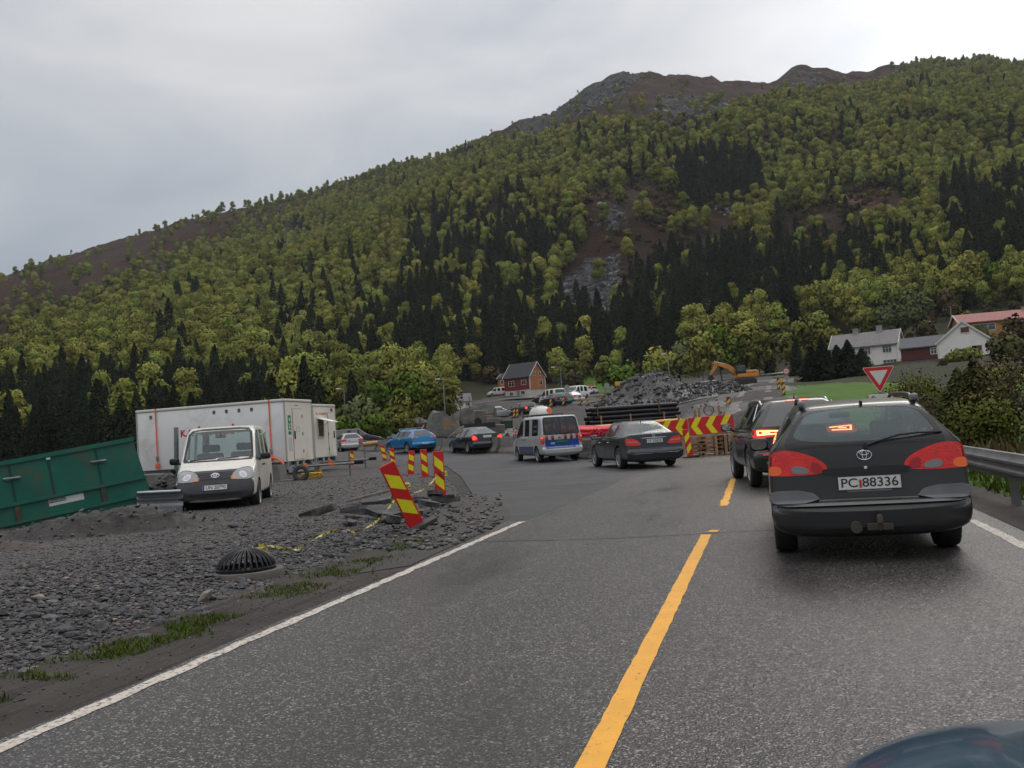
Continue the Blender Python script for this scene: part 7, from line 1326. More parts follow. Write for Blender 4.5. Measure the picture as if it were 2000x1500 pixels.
# concrete barrier segments
def jersey(L_=2.4):
    mb = MB(); pf = [(-.30, 0), (.30, 0), (.30, .08), (.17, .30), (.10, .80), (-.10, .80), (-.17, .30), (-.30, .08)]; mb.prism(pf, -L_/2+.02, L_/2-.02, Matrix(((0, 0, 1, 0), (1, 0, 0, 0), (0, 1, 0, 0), (0, 0, 0, 1)))); return mb
bpts = [P(x, y, d) for x, y, d in ((655, 882, 77), (700, 883, 72), (760, 884, 66), (850, 883, 58), (905, 884, 54), (1000, 888, 49), (1080, 895, 44), (1150, 900, 39.5), (1200, 903, 37), (1290, 897, 38))]
path = np.array([[p[0], p[1]] for p in bpts]); seg = np.linalg.norm(np.diff(path, axis=0), axis=1); S = np.r_[0, np.cumsum(seg)]; base = None
nb_ = int(S[-1]/2.42)
for k in range(nb_):
    t = (k+.5)*2.42; x = np.interp(t, S, path[:, 0]); y = np.interp(t, S, path[:, 1]); x2 = np.interp(t+.3, S, path[:, 0]); y2 = np.interp(t+.3, S, path[:, 1]); 
    if base is None: base = jersey().build('concrete_barrier', CONC); o = base
    else: o = base.copy(); COL.objects.link(o)
    o.location = (x, y, Hs(x, y)); o.rotation_euler = (0, 0, atan2(y2-y, x2-x)); pxk = float(proj(np.array([x, y, .4]))[0]); w_ = 'left of the blue hatchback' if pxk < 760 else 'behind the blue hatchback' if pxk < 875 else 'behind the black saloon' if pxk < 985 else 'behind the silver van' if pxk < 1150 else 'behind the grey saloon'
    tag(o, 'concrete barrier segment along the curve, '+w_, 'concrete barrier', 'barrier segments '+w_)
# ------------------------------------------------------------------ site cabins on trailers
CABW = pm('cabin_white', (.74, .74, .73), .5, var=.05, vscale=.8, dirt=(.36, .34, .29), dscale=.9, damt=.4); CABC = pm('cabin_cream', (.74, .70, .61), .5, var=.05, vscale=.8, dirt=(.40, .36, .27), dscale=.9, damt=.4); REDT = pm('red_lettering', (.50, .015, .03), .5); VENT = pm('vent_grey', (.2, .2, .2), .6); TRL = pm('trailer_steel', (.17, .19, .20), .5, .5, var=.2, vscale=3); ORS = pm('orange_strap', (.80, .13, .06), .6)
th = radians(2); uL = Vector((-cos(th), -sin(th), 0)); vB = Vector((-sin(th), cos(th), 0))
# local frame of a cabin: x to the right along the long side, y away from the viewer, origin at its right front corner
def cabin(label, o, Lc, Dc, z0, z1):
    r = empty('site_cabin', (o[0], o[1], 0), th, label, 'site cabin'); mb = MB(); mb.bbox(-Lc, 0, 0, Dc, z0, z1-.06, .03); mb.build('wall', CABW, r, angle=40); mb = MB(); mb.bbox(-Lc-.04, .04, -.04, Dc+.04, z1-.06, z1+.05, .035); mb.build('roof', pm('cabin_roof', (.60, .58, .53), .5), r, angle=40)
    mb = MB(); mb.box(.002, .012, .03, Dc-.03, z0+.02, z1-.08); mb.build('end_wall', CABC, r)
    for x, y in ((0, 0), (0, Dc), (-Lc, 0)): mb = MB(); mb.box(x-.025, x+.025, y-.025, y+.025, z0+.01, z1-.07); mb.build('corner_trim', pm('corner_grey', (.36, .36, .35), .5), r)
    return r
def end_text(r, s, size, y, z, width=None, name='lettering', mat=None): return text_obj(name, s, size, mat or REDT, r, frame((.016, y, z), (0, 1, 0), (0, 0, 1), (1, 0, 0)), .002, width=width)
def end_door(r, y0, y1, z0, z1, hy):
    mb = MB(); mb.box(.012, .03, y0, y1, z0, z1); d = mb.build('door', CABC, r); mb = MB(); [mb.box(.011, .024, a-.012, b+.012, c-.012, e+.012) for a, b, c, e in ((y0, y0, z0, z1), (y1, y1, z0, z1), (y0, y1, z1, z1))]; mb.build('door_frame', pm('door_gap', (.10, .10, .095), .6), d); mb = MB(); mb.bbox(.03, .075, hy-.03, hy+.03, (z0+z1)/2-.2, (z0+z1)/2+.12, .012); mb.build('handle', BLK, d)
    mb = MB(); [mb.box(.03, .045, (y0 if hy > (y0+y1)/2 else y1)-.03, (y0 if hy > (y0+y1)/2 else y1)+.03, z-.07, z+.07) for z in (z0+.3, (z0+z1)/2, z1-.3)]; mb.build('hinge', GALV, d); return d
def undercarriage(r, Lc, Dc, z0, wheels=True, draw=True):
    mb = MB(); [mb.box(-Lc+.1, .02, y-.06, y+.06, z0-.16, z0-.01) for y in (.25, Dc-.25)]; mb.build('chassis', TRL, r); mb = MB(); [mb.box(-.1, .0, y-.10, y+.10, z0-.30, z0-.005) for y in (.2, Dc*.38, Dc*.62, Dc-.2)]; mb.box(-.02, .04, .1, Dc-.1, z0-.42, z0-.30); mb.build('end_beam', pm('pale_steel', (.33, .36, .37), .5, .4, var=.15, vscale=5), r)
    for x in (-Lc*.45,): [make_wheel(r, x, y, .33, 1 if y < 1 else -1, 6, TRL, True) for y in (.12, Dc-.12)]
Cq = Vector((-18.03, 32.31, 0)); LC1 = 6.55
c1 = cabin('long white site cabin on a trailer with red lettering and two orange straps', Cq, LC1, 2.35, .78, 3.2); undercarriage(c1, LC1, 2.35, .78)
text_obj('lettering', 'K.A.', .36, REDT, c1, frame((-4.28, -.004, 2.17), (1, 0, 0), (0, 0, 1), (0, -1, 0)), .003, 'CENTER', .012); text_obj('lettering', 'Aurstad', .52, REDT, c1, frame((-3.05, -.004, 2.20), (1, 0, 0), (0, 0, 1), (0, -1, 0)), .003, 'CENTER', .02, width=1.75); text_obj('lettering', 'as', .30, REDT, c1, frame((-1.95, -.004, 2.17), (1, 0, 0), (0, 0, 1), (0, -1, 0)), .003, 'CENTER', .012)
for x_ in (-5.9, -3.05, -2.5, -1.95, -1.4): mb = MB(); mb.box(x_-.06, x_+.06, -.012, .0, 2.86, 3.0); vt = mb.build('vent', VENT, c1); mb = MB(); [mb.box(x_-.045, x_+.045, -.014, -.012, 2.88+.03*k, 2.893+.03*k) for k in range(4)]; mb.build('vent_slat', BLK, vt)
end_door(c1, .62, 1.42, .86, 2.86, .70); end_text(c1, 'k.a. Aurstad', .11, 1.02, 2.32, .62); mb = MB(); [mb.box(.030, .034, a, b, c, d) for a, b, c, d in ((.90, 1.14, 1.94, 1.95), (.90, 1.14, 2.13, 2.14), (.90, .91, 1.94, 2.14), (1.13, 1.14, 1.94, 2.14))]; mb.build('notice', VENT, c1)
for z0_, z1_, s_ in ((2.27, 2.60, 'X'), (2.02, 2.24, '+'), (1.84, 1.97, '')):
    mb = MB(); mb.box(.012, .018, .22, .47, z0_, z1_); sg = mb.build('first_aid_sign', pm('sign_green', (.01, .23, .11), .5), c1)
    if s_: mb = MB(); zc = (z0_+z1_)/2; mb.box(.018, .021, .32, .37, zc-.09, zc+.09); mb.box(.018, .0215, .26, .43, zc-.02, zc+.02); mb.build('white_cross', WHP, sg)
mb = MB(); mb.box(.012, .016, .20, .50, 1.2, 1.72); mb.build('paper_notice', pm('pale_paper', (.50, .53, .55), .6), c1); end_text(c1, 'RWP', .08, 1.02, 2.99, .26, mat=VENT)
for x_, lab in ((-5.65, 'orange ratchet strap at the left end of the long cabin'), (-.62, 'orange ratchet strap near the right corner of the long cabin')):
    r = empty('ratchet_strap', tuple(Cq), th, lab, 'strap', 'orange cabin straps'); mb = MB(); mb.box(x_-.028, x_+.028, -.05, -.046, 1.05, 3.26); mb.box(x_-.028, x_+.028, -.046, 2.4, 3.253, 3.257); mb.add([(x_-.04, -.048, 3.2), (x_+.03, -.048, 3.2), (x_+.015, -.048, 2.2), (x_-.01, -.048, 2.2)], [(0, 1, 2, 3)]); mb.build('webbing', ORS, r); mb = MB(); mb.bbox(x_-.05, x_+.05, -.10, -.045, 1.15, 1.35, .02); mb.build('ratchet', GALV, r); mb = MB(); mb.tube([(x_+.09*sin(t*2.3), -.07, .95+.09*cos(t*1.7)) for t in np.linspace(0, 9, 30)], .02, 5); mb.build('loose_end', ORS, r)
C2 = Vector(P(616, 900, 43.0)); C2.z = 0
def cab2():
    c2 = cabin('second white site cabin with a raised hatch window, behind the long one', C2, 6.0, 2.4, .78, 3.2); undercarriage(c2, 6, 2.4, .78); end_door(c2, 1.52, 2.16, .86, 2.86, 2.1); end_text(c2, 'k.a. Aurstad as', .20, .88, 2.82, 1.15)
    mb = MB(); mb.box(.012, .02, .42, .98, 1.75, 2.55); w = mb.build('window', pm('hatch_dark', (.055, .05, .035), .3), c2); mb = MB(); [mb.box(.012, .05, a, b, c, d) for a, b, c, d in ((.36, .42, 1.69, 2.6), (.98, 1.04, 1.69, 2.6), (.42, .98, 1.69, 1.75), (.42, .98, 2.55, 2.6))]; mb.build('window_frame', pm('frame_cream', (.5, .48, .42), .5), w); mb = MB(); mb.add([(.02, .34, 2.62), (.02, 1.06, 2.62), (.75, 1.06, 2.40), (.75, .34, 2.40), (.02, .34, 2.58), (.02, 1.06, 2.58), (.75, 1.06, 2.36), (.75, .34, 2.36)], [(0, 1, 2, 3), (7, 6, 5, 4), (0, 4, 5, 1), (1, 5, 6, 2), (2, 6, 7, 3), (3, 7, 4, 0)]); mb.build('hatch_flap', CABC, c2); mb = MB(); mb.tube([(.03, .45, 2.1), (.6, .45, 2.42)], .012, 5); mb.build('hatch_stay', WOOD, c2)
    mb = MB(); mb.box(.012, .02, 1.90, 2.12, 2.92, 3.06); mb.build('red_plate', pm('dark_red_plate', (.16, .01, .02), .5), c2); return c2
cab2()
# trailer drawbars with orange lamps
for lab, o, l in (('grey drawbar of the long cabin trailer with orange lamp lenses', Cq+vB*1.2, 2.6), ('grey drawbar of the second cabin trailer with a red lamp', C2+vB*1.2, 2.4)):
    r = empty('drawbar', (o[0], o[1], 0), th-.05, lab, 'drawbar', 'trailer drawbars'); mb = MB(); [mb.tube([(.0, y, .55), (l*.75, 0, .55)], .045, 6) for y in (-.7, .7)]; mb.tube([(l*.7, 0, .55), (l, 0, .55)], .05, 8); mb.build('frame', TRL, r); mb = MB(); mb.tube([(l*.8, .09, 1.05), (l*.8, .09, .02)], .035, 8); mb.lathe([(.08, 0), (.08, .03), (.001, .03)], 12, 0, Matrix.Translation((l*.8, .09, 0))); mb.build('jockey_leg', TRL, r)
    for b_ in ((l*.18, l*.22, -.75, -.55, .5, .66), (l*.55, l*.60, -.35, -.15, .5, .62)): mb = MB(); mb.bbox(*b_, .015); mb.build('lamp', pm('orange_lamp', (.75, .14, .03), .3, coat=.5), r); mb = MB(); mb.bbox(l*.9, l*1.05, -.06, .06, .5, .64, .03); mb.build('coupling', BLK, r)
q = P(541, 930, 36.4); r = empty('concrete_pedestal', (q[0], q[1], 0), th, 'tapered concrete block under the right corner of the long cabin', 'concrete block'); mb = MB(); mb.prism([(-.30, .12), (.30, .12), (.22, .70), (-.24, .70)], -.3, .3, Matrix(((1, 0, 0, 0), (0, 0, 1, 0), (0, 1, 0, 0), (0, 0, 0, 1)))); mb.build('block', CONC, r); mb = MB(); mb.bbox(-.35, .75, -.4, .4, 0, .13, .02); mb.build('slab', CONC, r)
q = P(290, 940, 34); mb = MB(); mb.bbox(-.45, .45, -.3, .3, 0, .75, .04); o = mb.build('concrete_block', CONC); o.location = (q[0], q[1], 0); tag(o, 'concrete block under the left end of the long cabin', 'concrete block')
q = P(622, 925, 38.5); mb = MB(); mb.bbox(-.12, .12, -.12, .12, 0, .55, .02); o = mb.build('wooden_block', WOOD); o.location = (q[0], q[1], 0); tag(o, 'timber block propping the second cabin trailer', 'block')
q = P(588, 932, 36); mb = MB(); mb.lathe([(.17, -.09), (.29, -.10), (.315, -.06), (.315, .06), (.29, .10), (.17, .09), (.16, 0), (.17, -.09)], 28, 0, Matrix.Translation((0, 0, .31)) @ Matrix.Rotation(pi/2-.1, 4, 'X') ); o = mb.build('tyre', pm('dusty_tyre', (.045, .045, .043), .85, var=.2, vscale=9), None, smooth=True); o.location = (q[0], q[1], .02); o.rotation_euler = (0, 0, vd); tag(o, 'loose tyre standing on the gravel under the cabins', 'tyre')
rngk = np.random.default_rng(8); mb = MB()
for _ in range(5): ph = rngk.uniform(0, 6); mb.tube([((.35+.1*sin(5*t))*cos(t*2+ph)+rngk.normal()*.02, .22*sin(t*2+ph), .08+.2*abs(sin(t*1.3+ph))) for t in np.linspace(0, 6, 30)], .022, 5)
o = mb.build('cable_heap', pm('yellow_cable', (.52, .33, .02), .55)); q = P(610, 932, 36.5); o.location = (q[0], q[1], .02); tag(o, 'tangled heap of yellow cable beside the loose tyre', 'cable')
mb = MB(); mb.tube([(-.75+.85*t, 0, .95+.28*sin(t*2.6)-.3*t) for t in np.linspace(0, 1, 10)], .045, 8); o = mb.build('hose', ORS); o.location = tuple(Cq+Vector((-.1, -.25, -.1))); tag(o, 'orange hose arching at the foot of the long cabin', 'hose')

# ------------------------------------------------------------------ pipes
BPI = pm('black_pipe', (.007, .007, .009), .35, spec=.5); YPI = pm('yellow_pipe', (.62, .36, .05), .45, var=.1, vscale=2); RPI = pm('red_pipe', (.62, .03, .06), .4, var=.12, vscale=3, rand=.3)
def pipe(r_, l, n=12, wall=.9):
    mb = MB(); M = Matrix.Rotation(pi/2, 4, 'Y'); mb.lathe([(r_, -l/2), (r_, l/2), (r_*wall, l/2), (r_*wall, -l/2), (r_, -l/2)], n, 0, M); return mb
a_, b_ = np.array(P(1150, 822, 62)), np.array(P(1316, 814, 63.5)); mid = (a_+b_)/2; rot = atan2(b_[1]-a_[1], b_[0]-a_[0]); L_ = float(np.hypot(*(b_-a_)[:2])); zb_ = Hs(mid[0], mid[1])
r = empty('pipe_bundle', (mid[0], mid[1], zb_+.02), rot, 'long bundle of black plastic pipes held by timber battens', 'pipe bundle'); me0 = None
for row in range(4):
    for k in range(6):
        if me0 is None: o = pipe(.145, L_, 14).build('pipe', BPI, r, angle=40); me0 = o.data
        else: o = bpy.data.objects.new('pipe', me0); COL.objects.link(o); o.parent = r
        o.location = (.12*((k*5+row*3) % 4-1.5)+.05, .30*k-.75, .16+.29*row+.02)
for row, xs_ in ((0, (-2.3, -.3, 2.0)), (1, (-2.5, 1.7))):
    for x_ in xs_: mb = MB(); mb.box(x_-.05, x_+.05, -.95, -.91, .0 if row == 0 else .58, .62 if row == 0 else 1.25); mb.build('batten', WOOD if row == 0 else pm('rusty_batten', (.12, .05, .03), .8), r)
q = P(1205, 829, 53); rot2 = rot+.12; base = None
for k, (dx, dy, dz, l, dr) in enumerate(((-1.4, .0, .1, 5.2, 0), (.3, .25, .1, 5.0, .03), (1.2, -.1, .32, 5.4, .05), (.9, .45, .33, 4.6, .02))):
    o = pipe(.11, l, 14).build('yellow_pipe', YPI, None, angle=40); o.location = (q[0]+dx, q[1]+dy, Hs(q[0], q[1])+dz+.2); o.rotation_euler = (0, -.02, rot2+dr); tag(o, ('yellow pipe at the left, running under the red pipes', 'yellow pipe in the middle of the pile before the black bundle', 'topmost yellow pipe, the one reaching over the grey saloon roof', 'yellow pipe behind the topmost one')[k], 'pipe', 'yellow pipes')
mb = MB(); mb.box(-.2, .2, -.114, -.112, -.05, .05)
q = P(1196, 845, 47.5); rngp = np.random.default_rng(12); bm_ = None
for k in range(60):
    row = k//15; i = k % 15
    if bm_ is None: o = pipe(.072, 5.0, 10, .72).build('red_pipe', RPI, None, angle=40); bm_ = o
    else: o = bm_.copy(); COL.objects.link(o)
    # ends point towards the viewer and fan out a little
    ang = rot-.72+.03*(i-7)*.6+rngp.uniform(-.11, .11); off = (i-7)*.155+rngp.uniform(-.05, .05); x0 = q[0]+off*cos(rot); y0 = q[1]+off*sin(rot); o.location = (x0-2.5*cos(ang), y0-2.5*sin(ang), Hs(q[0], q[1])+.50+.125*row+rngp.uniform(0, .03)); o.rotation_euler = (0, .035+.012*row, ang); tag(o, 'red plastic pipe in the fanned pile before the black bundle', 'pipe', 'red pipes')
q = P(1000, 858, 52); o = pipe(.09, 5.5, 12).build('yellow_pipe', YPI, None, angle=40); o.location = (q[0], q[1], Hs(q[0], q[1])+.55); o.rotation_euler = (0, -.07, rot-.25); tag(o, 'yellow pipe lying between the black saloon and the silver van', 'pipe', 'yellow pipes')
q = P(768, 862, 68); o = pipe(.16, 4.5, 12).build('orange_pipe', pm('dusty_orange_pipe', (.42, .24, .09), .7, var=.2, vscale=2), None, angle=40); o.location = (q[0], q[1], Hs(q[0], q[1])+.6); o.rotation_euler = (0, -.05, vd+.35); tag(o, 'dusty orange pipe behind the concrete barrier left of the blue hatchback', 'pipe')
# clutter behind the black saloon
for lab, px_, py_, d_, sx, sy, sz in (('tall grey concrete block right of the pale boulder', 935, 822, 66, .75, .8, 1.0), ('wide concrete pipe section beside the tall block', 950, 828, 67, .9, .8, .85), ('leaning concrete slab above the black saloon boot', 966, 832, 62, 1.1, .35, .8), ('low concrete chunk right of the leaning slab', 975, 838, 58, .6, .5, .55)):
    p = P(px_, py_, d_); mb = MB(); mb.bbox(-sx/2, sx/2, -sy/2, sy/2, 0, sz, .05); mb.box(-sx*.2, sx*.2, -sy/2-.02, -sy/2, sz*.2, sz*.8); o = mb.build('concrete_block', CONC); o.location = (p[0], p[1], Hs(p[0], p[1])+.1); o.location.z = p[2]-.25; o.rotation_euler = (.05, .06, vd+.2); tag(o, lab, 'concrete block')
p = P(937, 835, 57); r = empty('tipper_body', (p[0], p[1], p[2]-.05), vd+.1, 'black open tipper body behind the black saloon roof', 'tipper body'); mb = MB(); mb.box(-.95, .95, -.4, -.36, 0, .32); mb.box(-.95, .95, .36, .4, 0, .32); mb.box(-.95, -.91, -.36, .36, 0, .32); mb.box(.91, .95, -.36, .36, 0, .32); mb.box(-.91, .91, -.36, .36, 0, .04); mb.build('tray', pm('black_steel', (.012, .012, .014), .5), r); mb = MB(); mb.lathe([(.001, .0), (.2, .0), (.24, .05), (.2, .1), (.001, .1)], 18, 0, Matrix.Translation((-.1, -.2, .45)) @ Matrix.Rotation(pi/2, 4, 'X')); mb.build('spare_wheel', RUB, r)
p = P(990, 836, 60); r = empty('crate', (p[0], p[1], p[2]-.05), vd, 'dark green crate on the rubble right of the concrete chunks', 'crate'); mb = MB(); mb.bbox(-.4, .4, -.25, .25, .02, .5, .03); mb.build('box', pm('dark_green_crate', (.01, .035, .025), .6), r); mb = MB(); mb.box(-.42, .42, -.27, .27, .44, .52); mb.build('lid', pm('dark_green_crate', (.01, .035, .025), .6), r)
p = P(957, 840, 63); mound('debris_heap', 'heap of rubble and debris behind the concrete barrier, under the concrete chunks', p[0], p[1], [(-2.4, 0), (-1.4, .75), (.0, .8), (1.4, .7), (2.8, 0)], vd, 5.0, M_HEAP, 420, .05, .22, smat=pm('rusty_rubble', (.14, .085, .06), .8, rand=.4), seed=21, res=.15)

# ------------------------------------------------------------------ excavator
EXO = pm('excavator_orange', (.55, .22, .035), .45, var=.12, vscale=2, dirt=(.12, .09, .06), dscale=1.5, damt=.5); EXD = pm('excavator_dark', (.02, .02, .02), .5)
p = P(1452, 750, 118); r = empty('excavator', (p[0], p[1], Hs(p[0], p[1])), vd, 'orange tracked excavator digging with its arm to the left', 'excavator'); r.scale = (.76, .76, .76)
for y_ in (-1.1, 1.1): mb = MB(); mb.prism([(a*1.9*1.0, .45+.45*b) for a, b in ((-1, -.6), (-.8, -1), (.8, -1), (1, -.6), (1, .6), (.8, 1), (-.8, 1), (-1, .6))], y_-.3, y_+.3, Matrix(((1, 0, 0, 0), (0, 0, 1, 0), (0, 1, 0, 0), (0, 0, 0, 1)))); mb.build('track', EXD, r)
mb = MB(); mb.bbox(-1.1, 2.0, -1.25, 1.25, 1.1, 1.75, .08); mb.bbox(.3, 2.1, -1.25, 1.25, 1.75, 2.25, .12); mb.build('upper_body', EXO, r, angle=40); mb = MB(); mb.bbox(1.7, 2.35, -1.2, 1.2, 1.05, 2.1, .15); mb.build('counterweight', EXO, r, angle=40)
mb = MB(); mb.bbox(-1.25, .25, -1.22, -.25, 1.7, 3.05, .1); cb = mb.build('cab', EXD, r, angle=40); mb = MB(); mb.box(-1.1, .1, -1.235, -1.225, 2.2, 2.9); mb.build('window', DGL, cb)
def beam(pts, w, hgt, nm, mt, par):
    mb = MB()
    for i in range(len(pts)-1):
        a, b = Vector(pts[i]), Vector(pts[i+1]); d = (b-a).normalized(); u = Vector((-d.z, 0, d.x)); h0, h1 = hgt[i], hgt[i+1]; vs = [a-u*h0, a+u*h0, b+u*h1, b-u*h1]; mb.add([q+Vector((0, s, 0)) for s in (-w, w) for q in vs], [(0, 1, 2, 3), (7, 6, 5, 4), (0, 4, 5, 1), (1, 5, 6, 2), (2, 6, 7, 3), (3, 7, 4, 0)])
    return mb.build(nm, mt, par)
bmn = beam([(-.6, 0, 1.6), (-2.2, 0, 3.0), (-4.2, 0, 3.75)], .2, [.35, .42, .2], 'boom', EXO, r); beam([(-4.7, 0, 3.9), (-4.1, 0, 3.6), (-5.3, 0, 1.9)], .15, [.15, .28, .14], 'stick', EXO, r); mb = MB(); mb.tube([(-1.4, .0, 1.6), (-2.6, 0, 2.75)], .09, 8); mb.tube([(-2.6, 0, 3.5), (-4.5, 0, 4.05)], .08, 8); mb.build('hydraulic_ram', GALV, bmn); mb = MB(); mb.prism([(-5.5, 1.95), (-5.05, 1.85), (-4.75, 1.3), (-5.2, .95), (-5.75, 1.25)], -.5, .5, Matrix(((1, 0, 0, 0), (0, 0, 1, 0), (0, 1, 0, 0), (0, 0, 0, 1)))); mb.build('bucket', EXD, r)

# ------------------------------------------------------------------ signs, lamps, poles
q = P(1731, 900, 27.5); hx = lambda py: CAM_H+(797+1-py)/FPX*27.5*1.02
r = empty('give_way_sign', (q[0], q[1], Hs(q[0], q[1])), vd-.28, 'red bordered give way triangle on a post above the dark estate roof', 'road sign'); zt = hx(725)-.0; s_ = .80; hh = s_*.866; FRAME = lambda y: frame((0, y, 0), (1, 0, 0), (0, 0, 1), (0, -1, 0))
tri = lambda k, c: [(-s_/2*k, c+hh/3*k), (0, c-hh*2/3*k), (s_/2*k, c+hh/3*k)]; cz = zt-hh/3
rt = lambda p: chaikin([tuple(np.array(a)*.86+np.array(b)*.14) for a in () for b in ()] or p, 0)
def rtri(k, f=.05):
    p = [np.array(v) for v in tri(k, cz)]; o = []
    for i in range(3): a, b, c = p[i-1], p[i], p[(i+1) % 3]; o += [tuple(b+(a-b)*f), tuple(b+(c-b)*f)]
    return o
mb = MB(); mb.prism(rtri(1.06), -.006, .0, FRAME(-.03)); mb.build('plate_edge', WHP, r); mb = MB(); mb.prism(rtri(1.0), .0, .004, FRAME(-.03)); mb.build('red_border', REDR, r); mb = MB(); mb.prism(rtri(.60, .02), .004, .008, FRAME(-.03)); mb.build('white_field', WHP, r)
z1 = zt-hh-.06; mb = MB(); mb.bbox(-.31, .31, -.045, -.03, z1-.27, z1, .006); sp_ = mb.build('stop_plate', WHP, r); text_obj('stop_text', 'Stopp', .21, INK, sp_, frame((0, -.046, z1-.13), (1, 0, 0), (0, 0, 1), (0, -1, 0)), .002, 'CENTER', .006, .49); None
mb = MB(); mb.tube([(0, 0, -.3), (0, 0, zt-.05)], .03, 10); mb.build('post', STEEL, r); mb = MB(); mb.box(-.06, .06, -.03, -.022, zt-.2, zt-.14); mb.box(-.06, .06, -.03, -.022, z1-.2, z1-.14); mb.build('clamp', STEEL, r)
def round_sign(label, px, pyc, d, rad, ring, field, txt=None, extra=None, back=False, cat='road sign'):
    p = P(px, pyc, d); z = Hs(p[0], p[1]); zc = p[2]-z; r = empty('road_sign', (p[0], p[1], z), vd, label, cat); mb = MB(); mb.tube([(0, 0, -.3), (0, 0, zc+rad)], .04, 6); mb.build('post', STEEL, r); mb = MB(); mb.prism(ell(0, zc, rad, rad, 20), 0, .02, FRAME(-.05)); dsk = mb.build('disc', ring, r)
    if field: mb = MB(); mb.prism(ell(0, zc, rad*.76, rad*.76, 20), .02, .026, FRAME(-.05)); mb.build('field', field, dsk)
    if txt: text_obj('speed_text', txt, rad*1.05, INK, dsk, frame((0, -.078, zc), (1, 0, 0), (0, 0, 1), (0, -1, 0)), .002)
    return r, zc
SG = pm('sign_grey_back', (.30, .31, .31), .5, .4); YSG = pm('temporary_yellow', (.62, .36, .02), .5)
r, zc = round_sign('speed limit 60 sign on the post at the right of the gravel track', 1535, 725, 105, .34, REDR, WHP, '60'); mb = MB(); mb.prism(ell(0, zc-.75, .27, .27, 16), 0, .02, FRAME(-.05)); mb.prism([(-.22, zc-1.5), (.22, zc-1.5), (.22, zc-1.1), (-.22, zc-1.1)], 0, .02, FRAME(-.05)); mb.build('lower_plate', SG, r)
r, zc = round_sign('grey back of a round sign below the lamp post', 1107, 757, 140, .42, SG, None); r, zc = round_sign('grey back of a round sign left of the rubble heap', 1185, 753, 120, .36, SG, None)
def board_sign(label, px, pyc, d, w, h, mat, tri_=False, mat2=None):
    p = P(px, pyc, d); z = Hs(p[0], p[1]); zc = p[2]-z; r = empty('road_sign', (p[0], p[1], z), vd, label, 'road sign'); mb = MB(); [mb.tube([(x, 0, -.2), (x, 0, zc)], .04, 6) for x in ((0,) if tri_ else (-w*.3, w*.3))]; mb.build('post', STEEL, r); mb = MB(); mb.prism([(-w/2, zc-h/2), (w/2, zc-h/2), (0, zc+h/2)] if tri_ else [(-w/2, zc-h/2), (w/2, zc-h/2), (w/2, zc+h/2), (-w/2, zc+h/2)], 0, .03, FRAME(-.06)); mb.build('board', mat, r)
    if mat2: mb = MB(); mb.prism([(-w*.28, zc-h*.36), (w*.28, zc-h*.36), (0, zc+h*.2)], .03, .036, FRAME(-.06)); mb.build('field', mat2, r)
board_sign('yellow temporary sign board left of the rubble heap top', 1207, 749, 125, .85, .55, YSG); board_sign('red warning triangle above the small jeep', 1155, 750, 180, .9, .85, REDR, True, YSG); board_sign('red triangle at the left slope of the rubble heap', 1220, 745, 118, .55, .5, REDR, True, YSG); board_sign('yellow warning triangle left of the speed limit sign', 1524, 742, 103, .6, .55, YSG, True)
def lamp_post(label, px, pyb, pyt, d, arm=1.0, group='street lamps'):
    p = P(px, pyb, d); z = Hs(p[0], p[1]); h = P(px, pyt, d)[2]-z; r = empty('street_lamp', (p[0], p[1], z), vd, label, 'street lamp', group); mb = MB(); mb.tube([(0, 0, -.3), (0, 0, h)], [.09, .06], 8); mb.build('pole', GALV, r); mb = MB(); mb.tube([(0, 0, h-.02), (-arm, 0, h+.08)], .04, 6); mb.build('arm', GALV, r); mb = MB(); mb.bbox(-arm-.5, -arm+.1, -.14, .14, h+.0, h+.16, .05); mb.build('lamp_head', WHP, r)
lamp_post('street lamp right of the red and orange house', 1098, 768, 717, 150); lamp_post('street lamp behind the peak of the rubble heap', 1308, 745, 692, 140, .5); lamp_post('street lamp left of the big olive tree', 1535, 728, 666, 160, .2); lamp_post('street lamp above the red shed', 1825, 690, 628, 185, .3); lamp_post('street lamp sticking out above the grey green willow bush', 674, 800, 760, 118, .5); lamp_post('street lamp rising out of the olive trees by the boulder', 869, 800, 741, 118, .5)
def wood_pole(label, px, pyb, pyt, d, twin=0.0, group='power poles', cross=True):
    p = P(px, pyb, d); z = Hs(p[0], p[1]); h = P(px, pyt, d)[2]-z; r = empty('power_pole', (p[0], p[1], z), vd, label, 'power pole', group); PW = pm('grey_pole_wood', (.20, .185, .165), .85)
    for x in ((-twin, twin) if twin else (0,)): mb = MB(); mb.tube([(x, 0, -.5), (x, 0, h)], [.16, .11], 7); mb.build('pole', PW, r)
    if cross: mb = MB(); mb.box(-twin-.9, twin+.9, -.06, .06, h-.5, h-.35); ca = mb.build('crossarm', PW, r); mb = MB(); [mb.lathe([(.05, h-.35), (.09, h-.25), (.05, h-.15)], 8, 0, Matrix.Translation((x, 0, 0)), True) for x in (-twin-.8, 0, twin+.8)]; mb.build('insulator', BLK, ca)
    return np.array([p[0], p[1], z+h-.2])
w1 = wood_pole('twin grey power pole on the slope above the white house', 1624, 590, 549, 330, .55); w2 = wood_pole('thin power pole at the right edge of the scree', 1217, 595, 567, 430, .5); wood_pole('short pole left of the red shed', 1788, 665, 640, 190, cross=False); wood_pole('pole left of the orange house', 1859, 632, 598, 215, cross=False); wood_pole('pole beside the tiny shed', 918, 800, 775, 150, cross=False)
mb = MB()
for o_ in (-1.2, 0, 1.2): mb.tube([w1+(w2-w1)*t+np.array([o_*cos(vd), o_*sin(vd), -4*7*t*(1-t)]) for t in np.linspace(0, 1, 24)], .05, 4)
tag(mb.build('power_line', pm('cable_grey', (.12, .12, .125), .6)), 'thin power line spanning the slope between the poles', 'power line')

